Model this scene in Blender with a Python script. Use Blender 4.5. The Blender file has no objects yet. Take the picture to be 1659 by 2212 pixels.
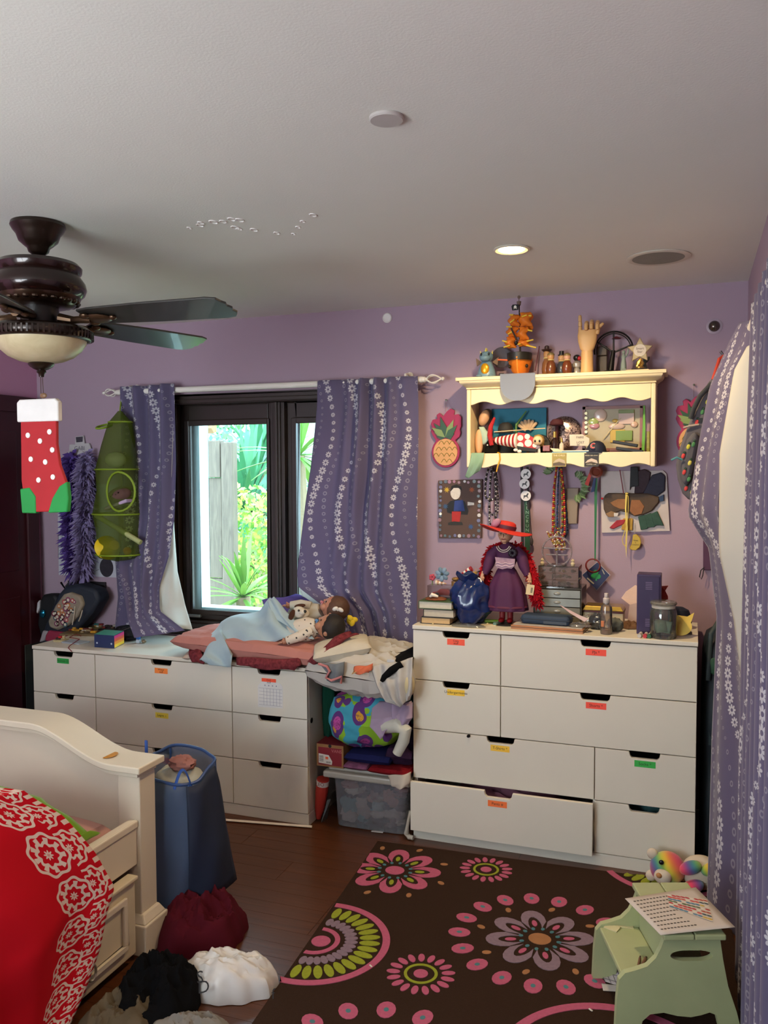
import bpy, bmesh, math, random
from mathutils import Vector, Matrix, noise
R_ = math.radians
rnd = random.Random(7)
sc = bpy.context.scene
COL = sc.collection
# ---------------------------------------------------------------- camera
CAM = Vector((1.1735, -3.6012, 1.6668)); YAW, PITCH, ROLL, FPX = -0.3484, -0.0487, -0.0043, 1838.38
_f = Vector((math.sin(YAW)*math.cos(PITCH), math.cos(YAW)*math.cos(PITCH), math.sin(PITCH)))
_r0 = Vector((math.cos(YAW), -math.sin(YAW), 0)); _u0 = _r0.cross(_f)
_r = math.cos(ROLL)*_r0 + math.sin(ROLL)*_u0; _u = -math.sin(ROLL)*_r0 + math.cos(ROLL)*_u0
cd = bpy.data.cameras.new('camera'); cam = bpy.data.objects.new('camera', cd); COL.objects.link(cam)
cd.sensor_fit = 'HORIZONTAL'; cd.sensor_width = 36; cd.lens = 36*FPX/1659; cd.clip_start = .02
cam.matrix_world = Matrix(((_r.x, _u.x, -_f.x, CAM.x), (_r.y, _u.y, -_f.y, CAM.y), (_r.z, _u.z, -_f.z, CAM.z), (0, 0, 0, 1)))
sc.camera = cam
def _ray(u, v): return (u-829.5)/FPX*_r - (v-1106)/FPX*_u + _f
def W(u, v, y=.49):                      # pixel -> point on the plane y
    d = _ray(u, v); return CAM + d*((y-CAM.y)/d.y)
def G(u, v, z=0.):                       # pixel -> point on the plane z
    d = _ray(u, v); return CAM + d*((z-CAM.z)/d.z)
def S(u, v, x):                          # pixel -> point on the plane x
    d = _ray(u, v); return CAM + d*((x-CAM.x)/d.x)
# ---------------------------------------------------------------- light, sky, exposure
sc.view_settings.view_transform = 'Standard'; sc.view_settings.look = 'None'
sc.view_settings.gamma = 1; sc.view_settings.use_curve_mapping = False
sc.view_settings.exposure = 0.47
cy = sc.cycles; cy.use_denoising = True; cy.denoiser = 'OPENIMAGEDENOISE'
cy.adaptive_threshold = .03; cy.max_bounces = 9; cy.diffuse_bounces = 4; cy.glossy_bounces = 3; cy.transmission_bounces = 5; cy.transparent_max_bounces = 14
cy.caustics_reflective = False; cy.caustics_refractive = False; cy.sample_clamp_indirect = 6
wd = bpy.data.worlds.new('sky'); sc.world = wd; wd.use_nodes = True
_bg = wd.node_tree.nodes['Background']; _bg.inputs[0].default_value = (.70, .88, 1., 1); _bg.inputs[1].default_value = 7.5
def area(name, loc, size, energy, color, look, portal=False, spread=180):
    l = bpy.data.lights.new(name, 'AREA'); l.shape = 'RECTANGLE'; l.size, l.size_y = size; l.energy = energy; l.color = color
    l.spread = R_(spread)
    o = bpy.data.objects.new(name, l); COL.objects.link(o); o.location = loc
    o.rotation_euler = Vector(look).to_track_quat('-Z', 'Y').to_euler()
    if portal: l.cycles.is_portal = True
    return o
area('daylight_window_back', (-.92, .71, 1.43), (1.3, 1.25), 9, (.72, .9, 1.), (0, -1, 0), portal=True)
area('added_front_fill', (-.9, -4.52, 1.45), (1.7, 1.4), 44, (1., .985, .95), (0, 1, .85))  # added fill from behind the camera, tilted up to brighten the ceiling
# ---------------------------------------------------------------- helpers
def lin(h):
    h = h.lstrip('#'); c = [int(h[i:i+2], 16)/255 for i in (0, 2, 4)]
    return tuple(x/12.92 if x <= .04045 else ((x+.055)/1.055)**2.4 for x in c) + (1,)
_mc = {}
def nt(name):
    m = bpy.data.materials.new(name); m.use_nodes = True; t = m.node_tree
    return m, t, t.nodes['Principled BSDF'], t.nodes['Material Output']
def nd(t, typ, **k):
    n = t.nodes.new(typ)
    for a, b in k.items(): setattr(n, a, b)
    return n
def mth(t, op, a, b=None, c=None):
    n = t.nodes.new('ShaderNodeMath'); n.operation = op
    for i, x in enumerate((a, b, c)):
        if x is None: continue
        if isinstance(x, (int, float)): n.inputs[i].default_value = x
        else: t.links.new(x, n.inputs[i])
    return n.outputs[0]
def mixc(t, fac, a, b):
    n = t.nodes.new('ShaderNodeMix'); n.data_type = 'RGBA'
    for i, x in ((0, fac), (6, a), (7, b)):
        if isinstance(x, (int, float)): n.inputs[i].default_value = x
        elif isinstance(x, tuple): n.inputs[i].default_value = x
        else: t.links.new(x, n.inputs[i])
    return n.outputs[2]
def C(h, rough=.6, metal=0, var=.10, sc_=18, bump=0, bs=60, emit=0, coat=0, sheen=0):
    k = (h, rough, metal, var, sc_, bump, bs, emit, coat, sheen)
    if k in _mc: return _mc[k]
    m, t, p, o = nt('m_'+h); c = lin(h)
    p.inputs['Roughness'].default_value = rough; p.inputs['Metallic'].default_value = metal
    tc = nd(t, 'ShaderNodeTexCoord'); n = nd(t, 'ShaderNodeTexNoise'); n.inputs['Scale'].default_value = sc_; n.inputs['Detail'].default_value = 3
    t.links.new(tc.outputs['Object'], n.inputs['Vector'])
    a = tuple(max(0, x*(1-var)) for x in c[:3])+(1,); b = tuple(min(1, x*(1+var)) for x in c[:3])+(1,)
    t.links.new(mixc(t, n.outputs[0], a, b), p.inputs['Base Color'])
    if bump:
        n2 = nd(t, 'ShaderNodeTexNoise'); n2.inputs['Scale'].default_value = bs; t.links.new(tc.outputs['Object'], n2.inputs['Vector'])
        bn = nd(t, 'ShaderNodeBump'); bn.inputs['Strength'].default_value = bump; bn.inputs['Distance'].default_value = .01
        t.links.new(n2.outputs[0], bn.inputs['Height']); t.links.new(bn.outputs[0], p.inputs['Normal'])
    if rough >= .85: p.inputs['Specular IOR Level'].default_value = .12
    if emit: p.inputs['Emission Color'].default_value = c; p.inputs['Emission Strength'].default_value = emit
    if coat: p.inputs['Coat Weight'].default_value = coat
    if sheen: p.inputs['Sheen Weight'].default_value = sheen
    _mc[k] = m; return m
def clear(h='ffffff', opac=.12, rough=.05, gloss=.25):     # clear plastic / glass / netting: see-through plus a reflection
    k = ('clear', h, opac, rough, gloss)
    if k in _mc: return _mc[k]
    m, t, p, o = nt('clear_'+h); c = lin(h)
    tr = nd(t, 'ShaderNodeBsdfTransparent'); tr.inputs[0].default_value = tuple(.4+.6*x for x in c[:3])+(1,)
    p.inputs['Base Color'].default_value = c; p.inputs['Roughness'].default_value = max(rough, .05)
    mx = nd(t, 'ShaderNodeMixShader'); mx.inputs[0].default_value = opac
    t.links.new(tr.outputs[0], mx.inputs[1]); t.links.new(p.outputs[0], mx.inputs[2])
    gl = nd(t, 'ShaderNodeBsdfGlossy'); gl.inputs['Roughness'].default_value = rough
    lw = nd(t, 'ShaderNodeLayerWeight'); lw.inputs[0].default_value = gloss
    mx2 = nd(t, 'ShaderNodeMixShader'); t.links.new(mth(t, 'MULTIPLY', lw.outputs['Fresnel'], min(1, gloss*3)), mx2.inputs[0])
    t.links.new(mx.outputs[0], mx2.inputs[1]); t.links.new(gl.outputs[0], mx2.inputs[2])
    t.links.new(mx2.outputs[0], o.inputs[0]); _mc[k] = m; return m
WM = {}
def tag(o, label=None, cat=None, group=None, kind=None):
    if label: o['label'] = label
    if cat: o['category'] = cat
    if group: o['group'] = group
    if kind: o['kind'] = kind
    return o
def thing(name, label, cat, loc=(0, 0, 0), rz=0, group=None, rot=None):
    o = bpy.data.objects.new(name, None); COL.objects.link(o); o.empty_display_size = .05
    o.location = loc; o.rotation_euler = rot or (0, 0, rz)
    WM[o.name] = Matrix.Translation(Vector(loc)) @ o.rotation_euler.to_matrix().to_4x4()
    return tag(o, label, cat, group)
def rot(rx=0, ry=0, rz=0): return Matrix.Rotation(R_(rz), 3, 'Z') @ Matrix.Rotation(R_(ry), 3, 'Y') @ Matrix.Rotation(R_(rx), 3, 'X')
I3 = Matrix.Identity(3); VX, VY, VZ = Vector((1, 0, 0)), Vector((0, 1, 0)), Vector((0, 0, 1))
def fr(seq): return [Vector(p) for p in seq]
class MB:
    def __init__(s): s.v = []; s.f = []; s.mi = []; s.uv = []; s.cur = 0; s.has_uv = False
    def m(s, i): s.cur = i; return s
    def add(s, vs, fs, uvs=None):
        b = len(s.v); s.v += [Vector(x) for x in vs]
        for k, f in enumerate(fs):
            s.f.append([b+i for i in f]); s.mi.append(s.cur); s.uv.append(uvs[k] if uvs else None)
        if uvs: s.has_uv = True
        return s
    def box(s, c, d, R=I3, taper=1.):
        c = Vector(c); x, y, z = [k/2 for k in d]; vs = []
        for k, (sx, sy, sz) in enumerate(((-1,-1,-1),(1,-1,-1),(1,1,-1),(-1,1,-1),(-1,-1,1),(1,-1,1),(1,1,1),(-1,1,1))):
            q = taper if sz > 0 else 1
            vs.append(c + R @ Vector((sx*x*q, sy*y*q, sz*z)))
        return s.add(vs, [(3,2,1,0),(4,5,6,7),(0,1,5,4),(1,2,6,5),(2,3,7,6),(3,0,4,7)])
    def bx(s, a, b):                      # box by two corners
        a, b = Vector(a), Vector(b); return s.box((a+b)/2, [abs(k) for k in (b-a)])
    def tube(s, path, r, n=8, closed=False, cap=True, flat=1.):
        P = fr(path); N = len(P); rr = r if isinstance(r, (list, tuple)) else [r]*N
        T = []
        for i in range(N):
            a = P[i-1] if (i or closed) else P[0]; b = P[(i+1) % N] if (i < N-1 or closed) else P[-1]
            d = b-a; T.append(d.normalized() if d.length > 1e-9 else VZ)
        up = VZ if abs(T[0].z) < .9 else VX
        nx = (up - T[0]*up.dot(T[0])).normalized(); vs = []
        for i in range(N):
            nx = nx - T[i]*nx.dot(T[i]); nx = nx.normalized() if nx.length > 1e-6 else VX
            ny = T[i].cross(nx)
            for k in range(n):
                a = 2*math.pi*k/n; vs.append(P[i] + (nx*math.cos(a) + ny*math.sin(a)*flat)*rr[i])
        fs = []
        for i in range(N if closed else N-1):
            j = (i+1) % N
            for k in range(n): fs.append((i*n+k, i*n+(k+1) % n, j*n+(k+1) % n, j*n+k))
        if cap and not closed: fs += [tuple(reversed(range(n))), tuple((N-1)*n+k for k in range(n))]
        return s.add(vs, fs)
    def cyl(s, a, b, r, r2=None, n=16): return s.tube([a, b], [r, r if r2 is None else r2], n)
    def lathe(s, prof, c=(0, 0, 0), n=28, R=I3, a0=0, a1=360, sx=1., sy=1.):
        c = Vector(c); full = abs(a1-a0) >= 360; m = n if full else n+1; vs = []; fs = []
        for (r, z) in prof:
            for k in range(m):
                a = R_(a0 + (a1-a0)*k/n); vs.append(c + R @ Vector((r*math.cos(a)*sx, r*math.sin(a)*sy, z)))
        for i in range(len(prof)-1):
            for k in range(n):
                k2 = (k+1) % m; fs.append((i*m+k, i*m+k2, (i+1)*m+k2, (i+1)*m+k))
        if full:
            if prof[0][0] > 1e-6: fs.append(tuple(reversed(range(m))))
            if prof[-1][0] > 1e-6: fs.append(tuple((len(prof)-1)*m+k for k in range(m)))
        return s.add(vs, fs)
    def ell(s, c, r, R=I3, nu=16, nv=10, f=None):
        if isinstance(r, (int, float)): r = (r, r, r)
        c = Vector(c); vs = []; fs = []
        for i in range(nv+1):
            th = math.pi*i/nv
            for k in range(nu):
                a = 2*math.pi*k/nu; d = Vector((math.sin(th)*math.cos(a), math.sin(th)*math.sin(a), -math.cos(th)))
                q = f(d) if f else 1.
                vs.append(c + R @ Vector((d.x*r[0]*q, d.y*r[1]*q, d.z*r[2]*q)))
        for i in range(nv):
            for k in range(nu): fs.append((i*nu+k, i*nu+(k+1) % nu, (i+1)*nu+(k+1) % nu, (i+1)*nu+k))
        return s.add(vs, fs)
    def prism(s, poly, d, o=(0, 0, 0), ax=VX, ay=VZ, az=VY):   # polygon in (ax, ay), extruded by d along az
        o, ax, ay, az = Vector(o), Vector(ax), Vector(ay), Vector(az); n = len(poly)
        vs = [o+ax*p[0]+ay*p[1] for p in poly] + [o+ax*p[0]+ay*p[1]+az*d for p in poly]
        fs = [tuple(range(n)), tuple(reversed(range(n, 2*n)))] + [(i, i+n, (i+1) % n+n, (i+1) % n) for i in range(n)]
        return s.add(vs, fs)
    def grid(s, fn, nu, nv, uv=None, cu=False):
        vs = []; fs = []; uvs = []
        for j in range(nv+1):
            for i in range(nu+(0 if cu else 1)): vs.append(fn(i/nu, j/nv))
        m = nu+(0 if cu else 1)
        for j in range(nv):
            for i in range(nu):
                i2 = (i+1) % m; fs.append((j*m+i, j*m+i2, (j+1)*m+i2, (j+1)*m+i))
                if uv: uvs.append([uv(a/nu, b/nv) for a, b in ((i, j), (i+1, j), (i+1, j+1), (i, j+1))])
        return s.add(vs, fs, uvs if uv else None)
    def text(s, body, size, o, ax=VX, ay=VZ, az=-VY, d=.0004, align='CENTER'):
        cu = bpy.data.curves.new('lettering', 'FONT'); cu.body = body; cu.size = size; cu.align_x = align; cu.align_y = 'CENTER'
        cu.resolution_u = 3
        ob = bpy.data.objects.new('lettering', cu); COL.objects.link(ob)
        bpy.context.view_layer.update()
        me = ob.evaluated_get(bpy.context.evaluated_depsgraph_get()).to_mesh()
        o, ax, ay, az = Vector(o), Vector(ax), Vector(ay), Vector(az)
        s.add([o+ax*v.co.x+ay*v.co.y+az*d for v in me.vertices], [tuple(p.vertices) for p in me.polygons])
        bpy.data.objects.remove(ob); bpy.data.curves.remove(cu)
        return s
    def build(s, name, mats, parent=None, smooth=38, bev=0, sub=0, solid=0, local=False, weld=True):
        if not isinstance(mats, (list, tuple)): mats = [mats]
        V = [v.copy() for v in s.v]; loc = Vector((0, 0, 0))
        if parent is not None:
            if not local:
                inv = WM[parent.name].inverted(); V = [inv @ v for v in V]
        else:
            xs = [v.x for v in V]; ys = [v.y for v in V]; zs = [v.z for v in V]
            loc = Vector(((min(xs)+max(xs))/2, (min(ys)+max(ys))/2, min(zs))); V = [v-loc for v in V]
        me = bpy.data.meshes.new(name); me.from_pydata([tuple(v) for v in V], [], s.f)
        for m in mats: me.materials.append(m)
        me.polygons.foreach_set('material_index', s.mi)
        if s.has_uv:
            ul = me.uv_layers.new(name='UVMap'); k = 0
            for pi, f in enumerate(s.f):
                for j in range(len(f)):
                    if s.uv[pi]: ul.data[k].uv = s.uv[pi][j]
                    k += 1
        me.validate(); me.update()
        bm = bmesh.new(); bm.from_mesh(me)
        if weld: bmesh.ops.remove_doubles(bm, verts=bm.verts, dist=1e-6)
        bmesh.ops.recalc_face_normals(bm, faces=bm.faces); bm.to_mesh(me); bm.free()
        if smooth:
            me.polygons.foreach_set('use_smooth', [True]*len(me.polygons)); me.set_sharp_from_angle(angle=R_(smooth))
        o = bpy.data.objects.new(name, me); COL.objects.link(o)
        if parent is not None: o.parent = parent; WM[o.name] = WM[parent.name].copy()
        else: o.location = loc; WM[o.name] = Matrix.Translation(loc)
        if solid: md = o.modifiers.new('thickness', 'SOLIDIFY'); md.thickness = solid; md.offset = 0
        if bev: md = o.modifiers.new('bevel', 'BEVEL'); md.width = bev; md.segments = 2; md.limit_method = 'ANGLE'; md.angle_limit = R_(40)
        if sub: md = o.modifiers.new('subdivision', 'SUBSURF'); md.levels = sub; md.render_levels = sub
        return o
    def one(s, name, mats, label, cat, group=None, kind=None, **k): return tag(s.build(name, mats, **k), label, cat, group, kind)
def struct(o): o['kind'] = 'structure'; return o
def nz(x, y, z=0, k=1.): return noise.noise(Vector((x, y, z))*k)
def ridge(x, y, z=0): return 1-abs(noise.noise(Vector((x, y, z))))*2
def dup(o, parent=None):
    c = o.copy(); COL.objects.link(c); c.parent = parent
    for ch in list(o.children): dup(ch, c)
    return c
def heap(mb, c, rx, ry, h, seed=0, n=44, m=20, fold=.5, rz=0, pw=.55, fs=3.2):     # a crumpled heap of cloth lying on z = c.z
    c = Vector(c); Rz = Matrix.Rotation(R_(rz), 3, 'Z')
    def fn(u, v):
        a = 2*math.pi*u; q = v
        out = 1 + .16*nz(math.cos(a)*1.6, math.sin(a)*1.6, seed+3) + .09*nz(math.cos(a)*4, math.sin(a)*4, seed)
        x, y = math.cos(a)*q*out, math.sin(a)*q*out
        zz = h*max(0, 1-q*q)**pw
        w = ridge(x*fs*.5+seed, y*fs*.5, seed*.7)*.6 + ridge(x*fs, y*fs+seed, seed)*.4
        w += (ridge(x*fs*2.3, y*fs*2.3, seed+9)-.5)*.32*fold
        zz *= (1-fold*.5+fold*.55*w)
        return c + Rz @ Vector((x*rx, y*ry, max(zz, 0)+.002))
    return mb.grid(fn, n, m, cu=True)
def pillow(mb, c, d, R=I3, seed=0, wr=.05, e=.32, nu=34, nv=22, uvs=None, wf=4.):  # a stuffed cushion: flat seam, fat middle
    c = Vector(c)
    for sg in (1, -1):
        def fn(u, v, sg=sg):
            x, y = u*2-1, v*2-1
            edge = max(0, (1-x*x))*max(0, (1-y*y)); z = edge**e
            pin = 1-.10*(abs(x)**2*(1-abs(y))+0); pin2 = 1-.10*(abs(y)**2*(1-abs(x)))
            w = wr*(ridge(x*wf*.4+seed, y*wf, seed*1.3)-.4)*(.2+z)
            return c + R @ Vector((x*d[0]/2*pin2, y*d[1]/2*pin, sg*d[2]/2*(z+w)))
        mb.grid(fn, nu, nv, uv=uvs)
    return mb
# ================================================================ the room
XL, XR, YB, YF, ZC = -2.51, 1.39, .49, -4.4, 2.49
def paint(name, h, var=.04, rough=.75):
    m, t, p, o = nt(name); c = lin(h); p.inputs['Roughness'].default_value = rough
    tc = nd(t, 'ShaderNodeTexCoord'); n = nd(t, 'ShaderNodeTexNoise'); n.inputs['Scale'].default_value = 2.2; n.inputs['Detail'].default_value = 6
    t.links.new(tc.outputs['Object'], n.inputs['Vector'])
    t.links.new(mixc(t, n.outputs[0], tuple(x*(1-var) for x in c[:3])+(1,), tuple(min(1, x*(1+var)) for x in c[:3])+(1,)), p.inputs['Base Color'])
    n2 = nd(t, 'ShaderNodeTexNoise'); n2.inputs['Scale'].default_value = 160; t.links.new(tc.outputs['Object'], n2.inputs['Vector'])
    b = nd(t, 'ShaderNodeBump'); b.inputs['Strength'].default_value = .12; b.inputs['Distance'].default_value = .004
    t.links.new(n2.outputs[0], b.inputs['Height']); t.links.new(b.outputs[0], p.inputs['Normal'])
    return m
PURPLE, PINK, CEIL = paint('purple_paint', 'a68f9f'), paint('pink_paint', 'c48eac'), paint('ceiling_paint', 'e2e1d8')
WX0, WX1, WZ0, WZ1 = -1.60, -.24, .79, 2.075
b = MB(); T = .20
b.bx((XL-.15, YB, 0), (WX0, YB+T, ZC+.1)); b.bx((WX1, YB, 0), (XR+.15, YB+T, ZC+.1))
b.bx((WX0, YB, 0), (WX1, YB+T, WZ0)); b.bx((WX0, YB, WZ1), (WX1, YB+T, ZC+.1))
wall_back = struct(b.build('wall_back', PURPLE, smooth=0))
DX0 = -.56
b = MB(); b.bx((XL-.15, YF-.15, 0), (XL, YB, ZC+.1)); struct(b.build('wall_left', PINK, smooth=0))
b = MB(); b.bx((XR, YF-.15, 0), (XR+.15, YB, ZC+.1)); struct(b.build('wall_right', PURPLE, smooth=0))
b = MB(); b.bx((XL, YF-.15, 0), (-1.8, YF, ZC+.1)); b.bx((0, YF-.15, 0), (XR, YF, ZC+.1)); b.bx((-1.8, YF-.15, 0), (0, YF, .7)); b.bx((-1.8, YF-.15, 2.2), (0, YF, ZC+.1))
struct(b.build('wall_front', PURPLE, smooth=0))
b = MB(); b.bx((XL, YF, ZC), (XR, YB, ZC+.1)); ceiling = struct(b.build('ceiling', CEIL, smooth=0))
# ---- floor: a dark base with single boards on it
m, t, p, o = nt('walnut_boards'); p.inputs['Roughness'].default_value = .32
tc = nd(t, 'ShaderNodeTexCoord'); mp = nd(t, 'ShaderNodeMapping'); mp.inputs['Scale'].default_value = (2.2, 40, 10); t.links.new(tc.outputs['Object'], mp.inputs[0])
oi = nd(t, 'ShaderNodeObjectInfo'); n = nd(t, 'ShaderNodeTexNoise'); n.noise_dimensions = '4D'; n.inputs['Scale'].default_value = 1.6; n.inputs['Detail'].default_value = 7; n.inputs['Distortion'].default_value = .8
t.links.new(mp.outputs[0], n.inputs['Vector']); t.links.new(mth(t, 'MULTIPLY', oi.outputs['Random'], 30), n.inputs['W'])
g = mixc(t, n.outputs[0], lin('32190d'), lin('6a3c20')); k = mth(t, 'ADD', mth(t, 'MULTIPLY', oi.outputs['Random'], .35), .0)
t.links.new(mixc(t, k, g, lin('45240f')), p.inputs['Base Color'])
bn = nd(t, 'ShaderNodeBump'); bn.inputs['Strength'].default_value = .15; bn.inputs['Distance'].default_value = .003; t.links.new(n.outputs[0], bn.inputs['Height']); t.links.new(bn.outputs[0], p.inputs['Normal'])
FLOORM = m
b = MB(); b.bx((XL, YF, -.08), (XR, YB, -.004)); floor_o = struct(b.build('floor', C('1d100a', .5), smooth=0))
pm = {}
def plank_mesh(L):
    if L in pm: return pm[L]
    q = MB(); q.box((0, 0, -.006), (L-.0015, .0815, .012)); o = q.build('plank', FLOORM, floor_o, local=True, smooth=0); pm[L] = o.data
    bpy.data.objects.remove(o); return pm[L]
y = -2.72; rr = random.Random(3)
while y < YB-.03:
    x = XL; lens = [.6, .9, 1.2, 1.5]
    if y < -2.0: x = -1.2
    while x < XR-.02:
        L = rr.choice(lens); L = min(L, round(XR-x, 3))
        if L < .12: break
        o = bpy.data.objects.new('plank', plank_mesh(L)); COL.objects.link(o); o.parent = floor_o
        o.location = Vector((x+L/2, y+.0415, 0)) - WM[floor_o.name].translation
        x += L
    y += .083
WHITE = C('e8e4da', .45, var=.03); DARKW = C('2b221d', .38, var=.25, sc_=9)
# ---- baseboards
def board(name, a, bb):
    q = MB(); q.bx(a, bb); struct(q.build(name, C('d9d4cc', .45), smooth=0, bev=.004))
board('baseboard_back', (XL, YB-.014, 0), (XR, YB-.0005, .11)); board('baseboard_right', (XR-.014, YF, 0), (XR-.0005, YB-.015, .11))
board('baseboard_left', (XL+.0005, YF, 0), (XL+.014, -.52, .11))
# ---- the dark door in the left wall
mah = C('3a1118', .35, var=.3, sc_=6)
b = MB(); b.bx((XL+.001, -.49, 0), (XL+.025, .43, 2.10)); d1 = struct(b.build('door_1', mah, smooth=0, bev=.004))
b = MB()
for a, bb in (((XL+.0255, -.50, 0), (XL+.04, -.40, 2.1)), ((XL+.0255, .35, 0), (XL+.04, .44, 2.1)), ((XL+.0255, -.40, 2.01), (XL+.04, .35, 2.1))): b.bx(a, bb)
b.build('door_frame', mah, d1, smooth=0, bev=.003)
for (y0, y1, z0, z1) in ((-.33, -.06, .2, .95), (.0, .28, .2, .95), (-.33, -.06, 1.1, 1.9), (.0, .28, 1.1, 1.9)):
    b = MB(); b.bx((XL+.0255, y0, z0), (XL+.034, y1, z1)); b.build('panel', mah, d1, smooth=0, bev=.006)
# ---- window
GLASS = clear('e8fbff', .03, .02, .18)
b = MB()
def ring(q, x0, x1, z0, z1, wl, wr, wb, wt, y0, y1):
    q.bx((x0, y0, z0), (x0+wl, y1, z1)); q.bx((x1-wr, y0, z0), (x1, y1, z1)); q.bx((x0+wl, y0, z0), (x1-wr, y1, z0+wb)); q.bx((x0+wl, y0, z1-wt), (x1-wr, y1, z1))
ring(b, -1.655, -.185, .755, 2.085, .095, .095, .06, .05, .462, .489); ring(b, -1.60, -.24, .79, 2.075, .055, .055, .04, .04, .4895, .60)
w1 = struct(b.build('window_1', DARKW, smooth=0, bev=.005))
b = MB(); ring(b, -1.615, -.225, .775, 2.06, .03, .03, .02, .02, .452, .4618); b.build('casing_bead', DARKW, w1, smooth=0, bev=.003)
b = MB(); b.bx((-.965, .50, .83), (-.88, .60, 2.035)); b.bx((-.945, .488, .83), (-.90, .50, 2.035)); b.bx((-.932, .478, .83), (-.913, .488, 2.035)); b.build('mullion', DARKW, w1, smooth=0, bev=.004)
b = MB(); ring(b, -1.52, -.32, .85, 1.985, .05, .05, .04, .02, .6015, .70); b.bx((-.95, .6015, .89), (-.90, .66, 1.965)); b.build('exterior_reveal', C('dfeef0', .5), w1, smooth=0, bev=.003)
for x0, x1 in ((-1.545, -.965), (-.88, -.295)):
    b = MB(); ring(b, x0, x1, .83, 2.035, .052, .026, .05, .112, .53, .575); s_ = b.build('sash', DARKW, w1, smooth=0, bev=.006)
    b = MB(); ring(b, x0+.03, x1-.015, .86, 1.95, .03, .018, .03, .03, .518, .5295); b.build('sash_bead', DARKW, s_, smooth=0, bev=.004)
    b = MB(); b.bx((x0+.05, .55, .878), (x1-.025, .556, 1.925)); b.build('pane', GLASS, s_, smooth=0)
b = MB(); b.bx((-1.50, .505, .845), (-1.42, .529, .862)); b.build('latch', C('9aa5a5', .3, .8), w1, smooth=0, bev=.003)
# unseen window added behind the camera to house the fill light
b = MB(); ring(b, -1.8, 0, .7, 2.2, .07, .07, .07, .07, YF-.10, YF-.02); b.bx((-.94, YF-.10, .77), (-.86, YF-.02, 2.13)); struct(b.build('unseen_fill_window', DARKW, smooth=0, bev=.005))
# ---- what the window looks out on
b = MB(); b.bx((-9, .75, -.25), (6, 14, -.15)); tag(b.build('garden_ground', C('b7b08a', .9, var=.3, sc_=3), smooth=0), 'pale dry garden ground outside the window', 'ground', kind='structure')
m, t, p, o = nt('weathered_wood'); p.inputs['Roughness'].default_value = .85
tc = nd(t, 'ShaderNodeTexCoord'); mp = nd(t, 'ShaderNodeMapping'); mp.inputs['Scale'].default_value = (30, 30, 3.5); t.links.new(tc.outputs['Object'], mp.inputs[0])
n = nd(t, 'ShaderNodeTexNoise'); n.inputs['Scale'].default_value = 1.5; n.inputs['Detail'].default_value = 8; n.inputs['Distortion'].default_value = 1.2; t.links.new(mp.outputs[0], n.inputs['Vector'])
t.links.new(mixc(t, n.outputs[0], lin('4c4239'), lin('8a7c6a')), p.inputs['Base Color']); OLDW = m
gy = 2.05; gl, gr_ = W(396, 1100, gy).x, W(507, 1100, gy).x; gt = W(450, 952, gy).z
gate = thing('garden_gate', 'weathered grey wooden gate standing open outside the window', 'gate', (gl, gy, -.15))
zs = [-.15, .18, .5, .85, 1.62, gt]
for i in range(4):
    for k in range(3 if i == 3 else 2):
        n_ = 3 if i == 3 else 2; w = (gr_-.11-gl)/n_
        q = MB(); q.bx((gl+k*w+.004, gy+.01*(k % 2), zs[i]+.004), (gl+(k+1)*w-.004, gy+.05, zs[i+1]-.004)); q.build('board', OLDW, gate, smooth=0, bev=.004)
q = MB(); q.bx((gl, gy-.02, 1.62), (gr_-.11, gy+.05, gt)); q.build('top_rail', OLDW, gate, smooth=0, bev=.006)
q = MB(); q.bx((gr_-.10, gy-.025, -.15), (gr_, gy+.05, gt-.015)); q.build('stile', OLDW, gate, smooth=0, bev=.006)
LEAFS = [C('5f8f32', .5, var=.3, sc_=8), C('3f8258', .5, var=.3, sc_=8), C('72a03c', .5, var=.3, sc_=8)]
def yucca(base, h, n, L, mat, label, seed, trunk=True, wd=.028):
    r = random.Random(seed); base = Vector(base); t_ = thing('yucca', label, 'plant', base)
    top = base+Vector((0, 0, h))
    if trunk: q = MB(); q.tube([base, base+Vector((.02, 0, h*.5)), top], [.07, .06, .05], 9); q.build('trunk', C('8a7a60', .9, bump=.5, bs=30), t_)
    for i in range(n):
        az = r.uniform(0, 2*math.pi); el = R_(r.uniform(-25, 85)); l = L*r.uniform(.7, 1.1); dr = Vector((math.cos(az)*math.cos(el), math.sin(az)*math.cos(el), math.sin(el)))
        sag = r.uniform(.1, .45)*l; sd = dr.cross(VZ).normalized() if abs(dr.z) < .98 else VX
        q = MB(); vs = []
        for k in range(6):
            s_ = k/5; c = top+dr*l*s_-VZ*sag*s_*s_; w = wd*math.sin(math.pi*min(1, .15+s_*.85))*(1 if s_ < 1 else 0)
            vs += [c-sd*w, c+VZ*.006-dr*0, c+sd*w]
        fs = []
        for k in range(5): fs += [(k*3, k*3+1, k*3+4, k*3+3), (k*3+1, k*3+2, k*3+5, k*3+4)]
        q.add(vs, fs); q.build('leaf', mat, t_, weld=False)
    return t_
yucca(W(532, 1110, 4.2)-Vector((0, 0, 1.3)), 1.3, 90, 1.15, LEAFS[1], 'tall blue-green yucca on a trunk behind the open gate', 1, wd=.035)
yucca(W(560, 1010, 5.2)-Vector((0, 0, 1.9)), 1.9, 60, 1.0, LEAFS[1], 'tallest blue-green yucca further back in the garden', 2, wd=.035)
yucca(W(525, 1290, 1.55)-Vector((0, 0, .55)), .55, 34, .55, LEAFS[2], 'bright green spiky yucca close to the window beside the gate', 3, wd=.022)
yucca(W(645, 985, 2.3)-Vector((0, 0, 1.2)), 1.2, 30, .62, LEAFS[0], 'green yucca seen through the narrow right pane before a grey wall', 4, wd=.025)
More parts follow.
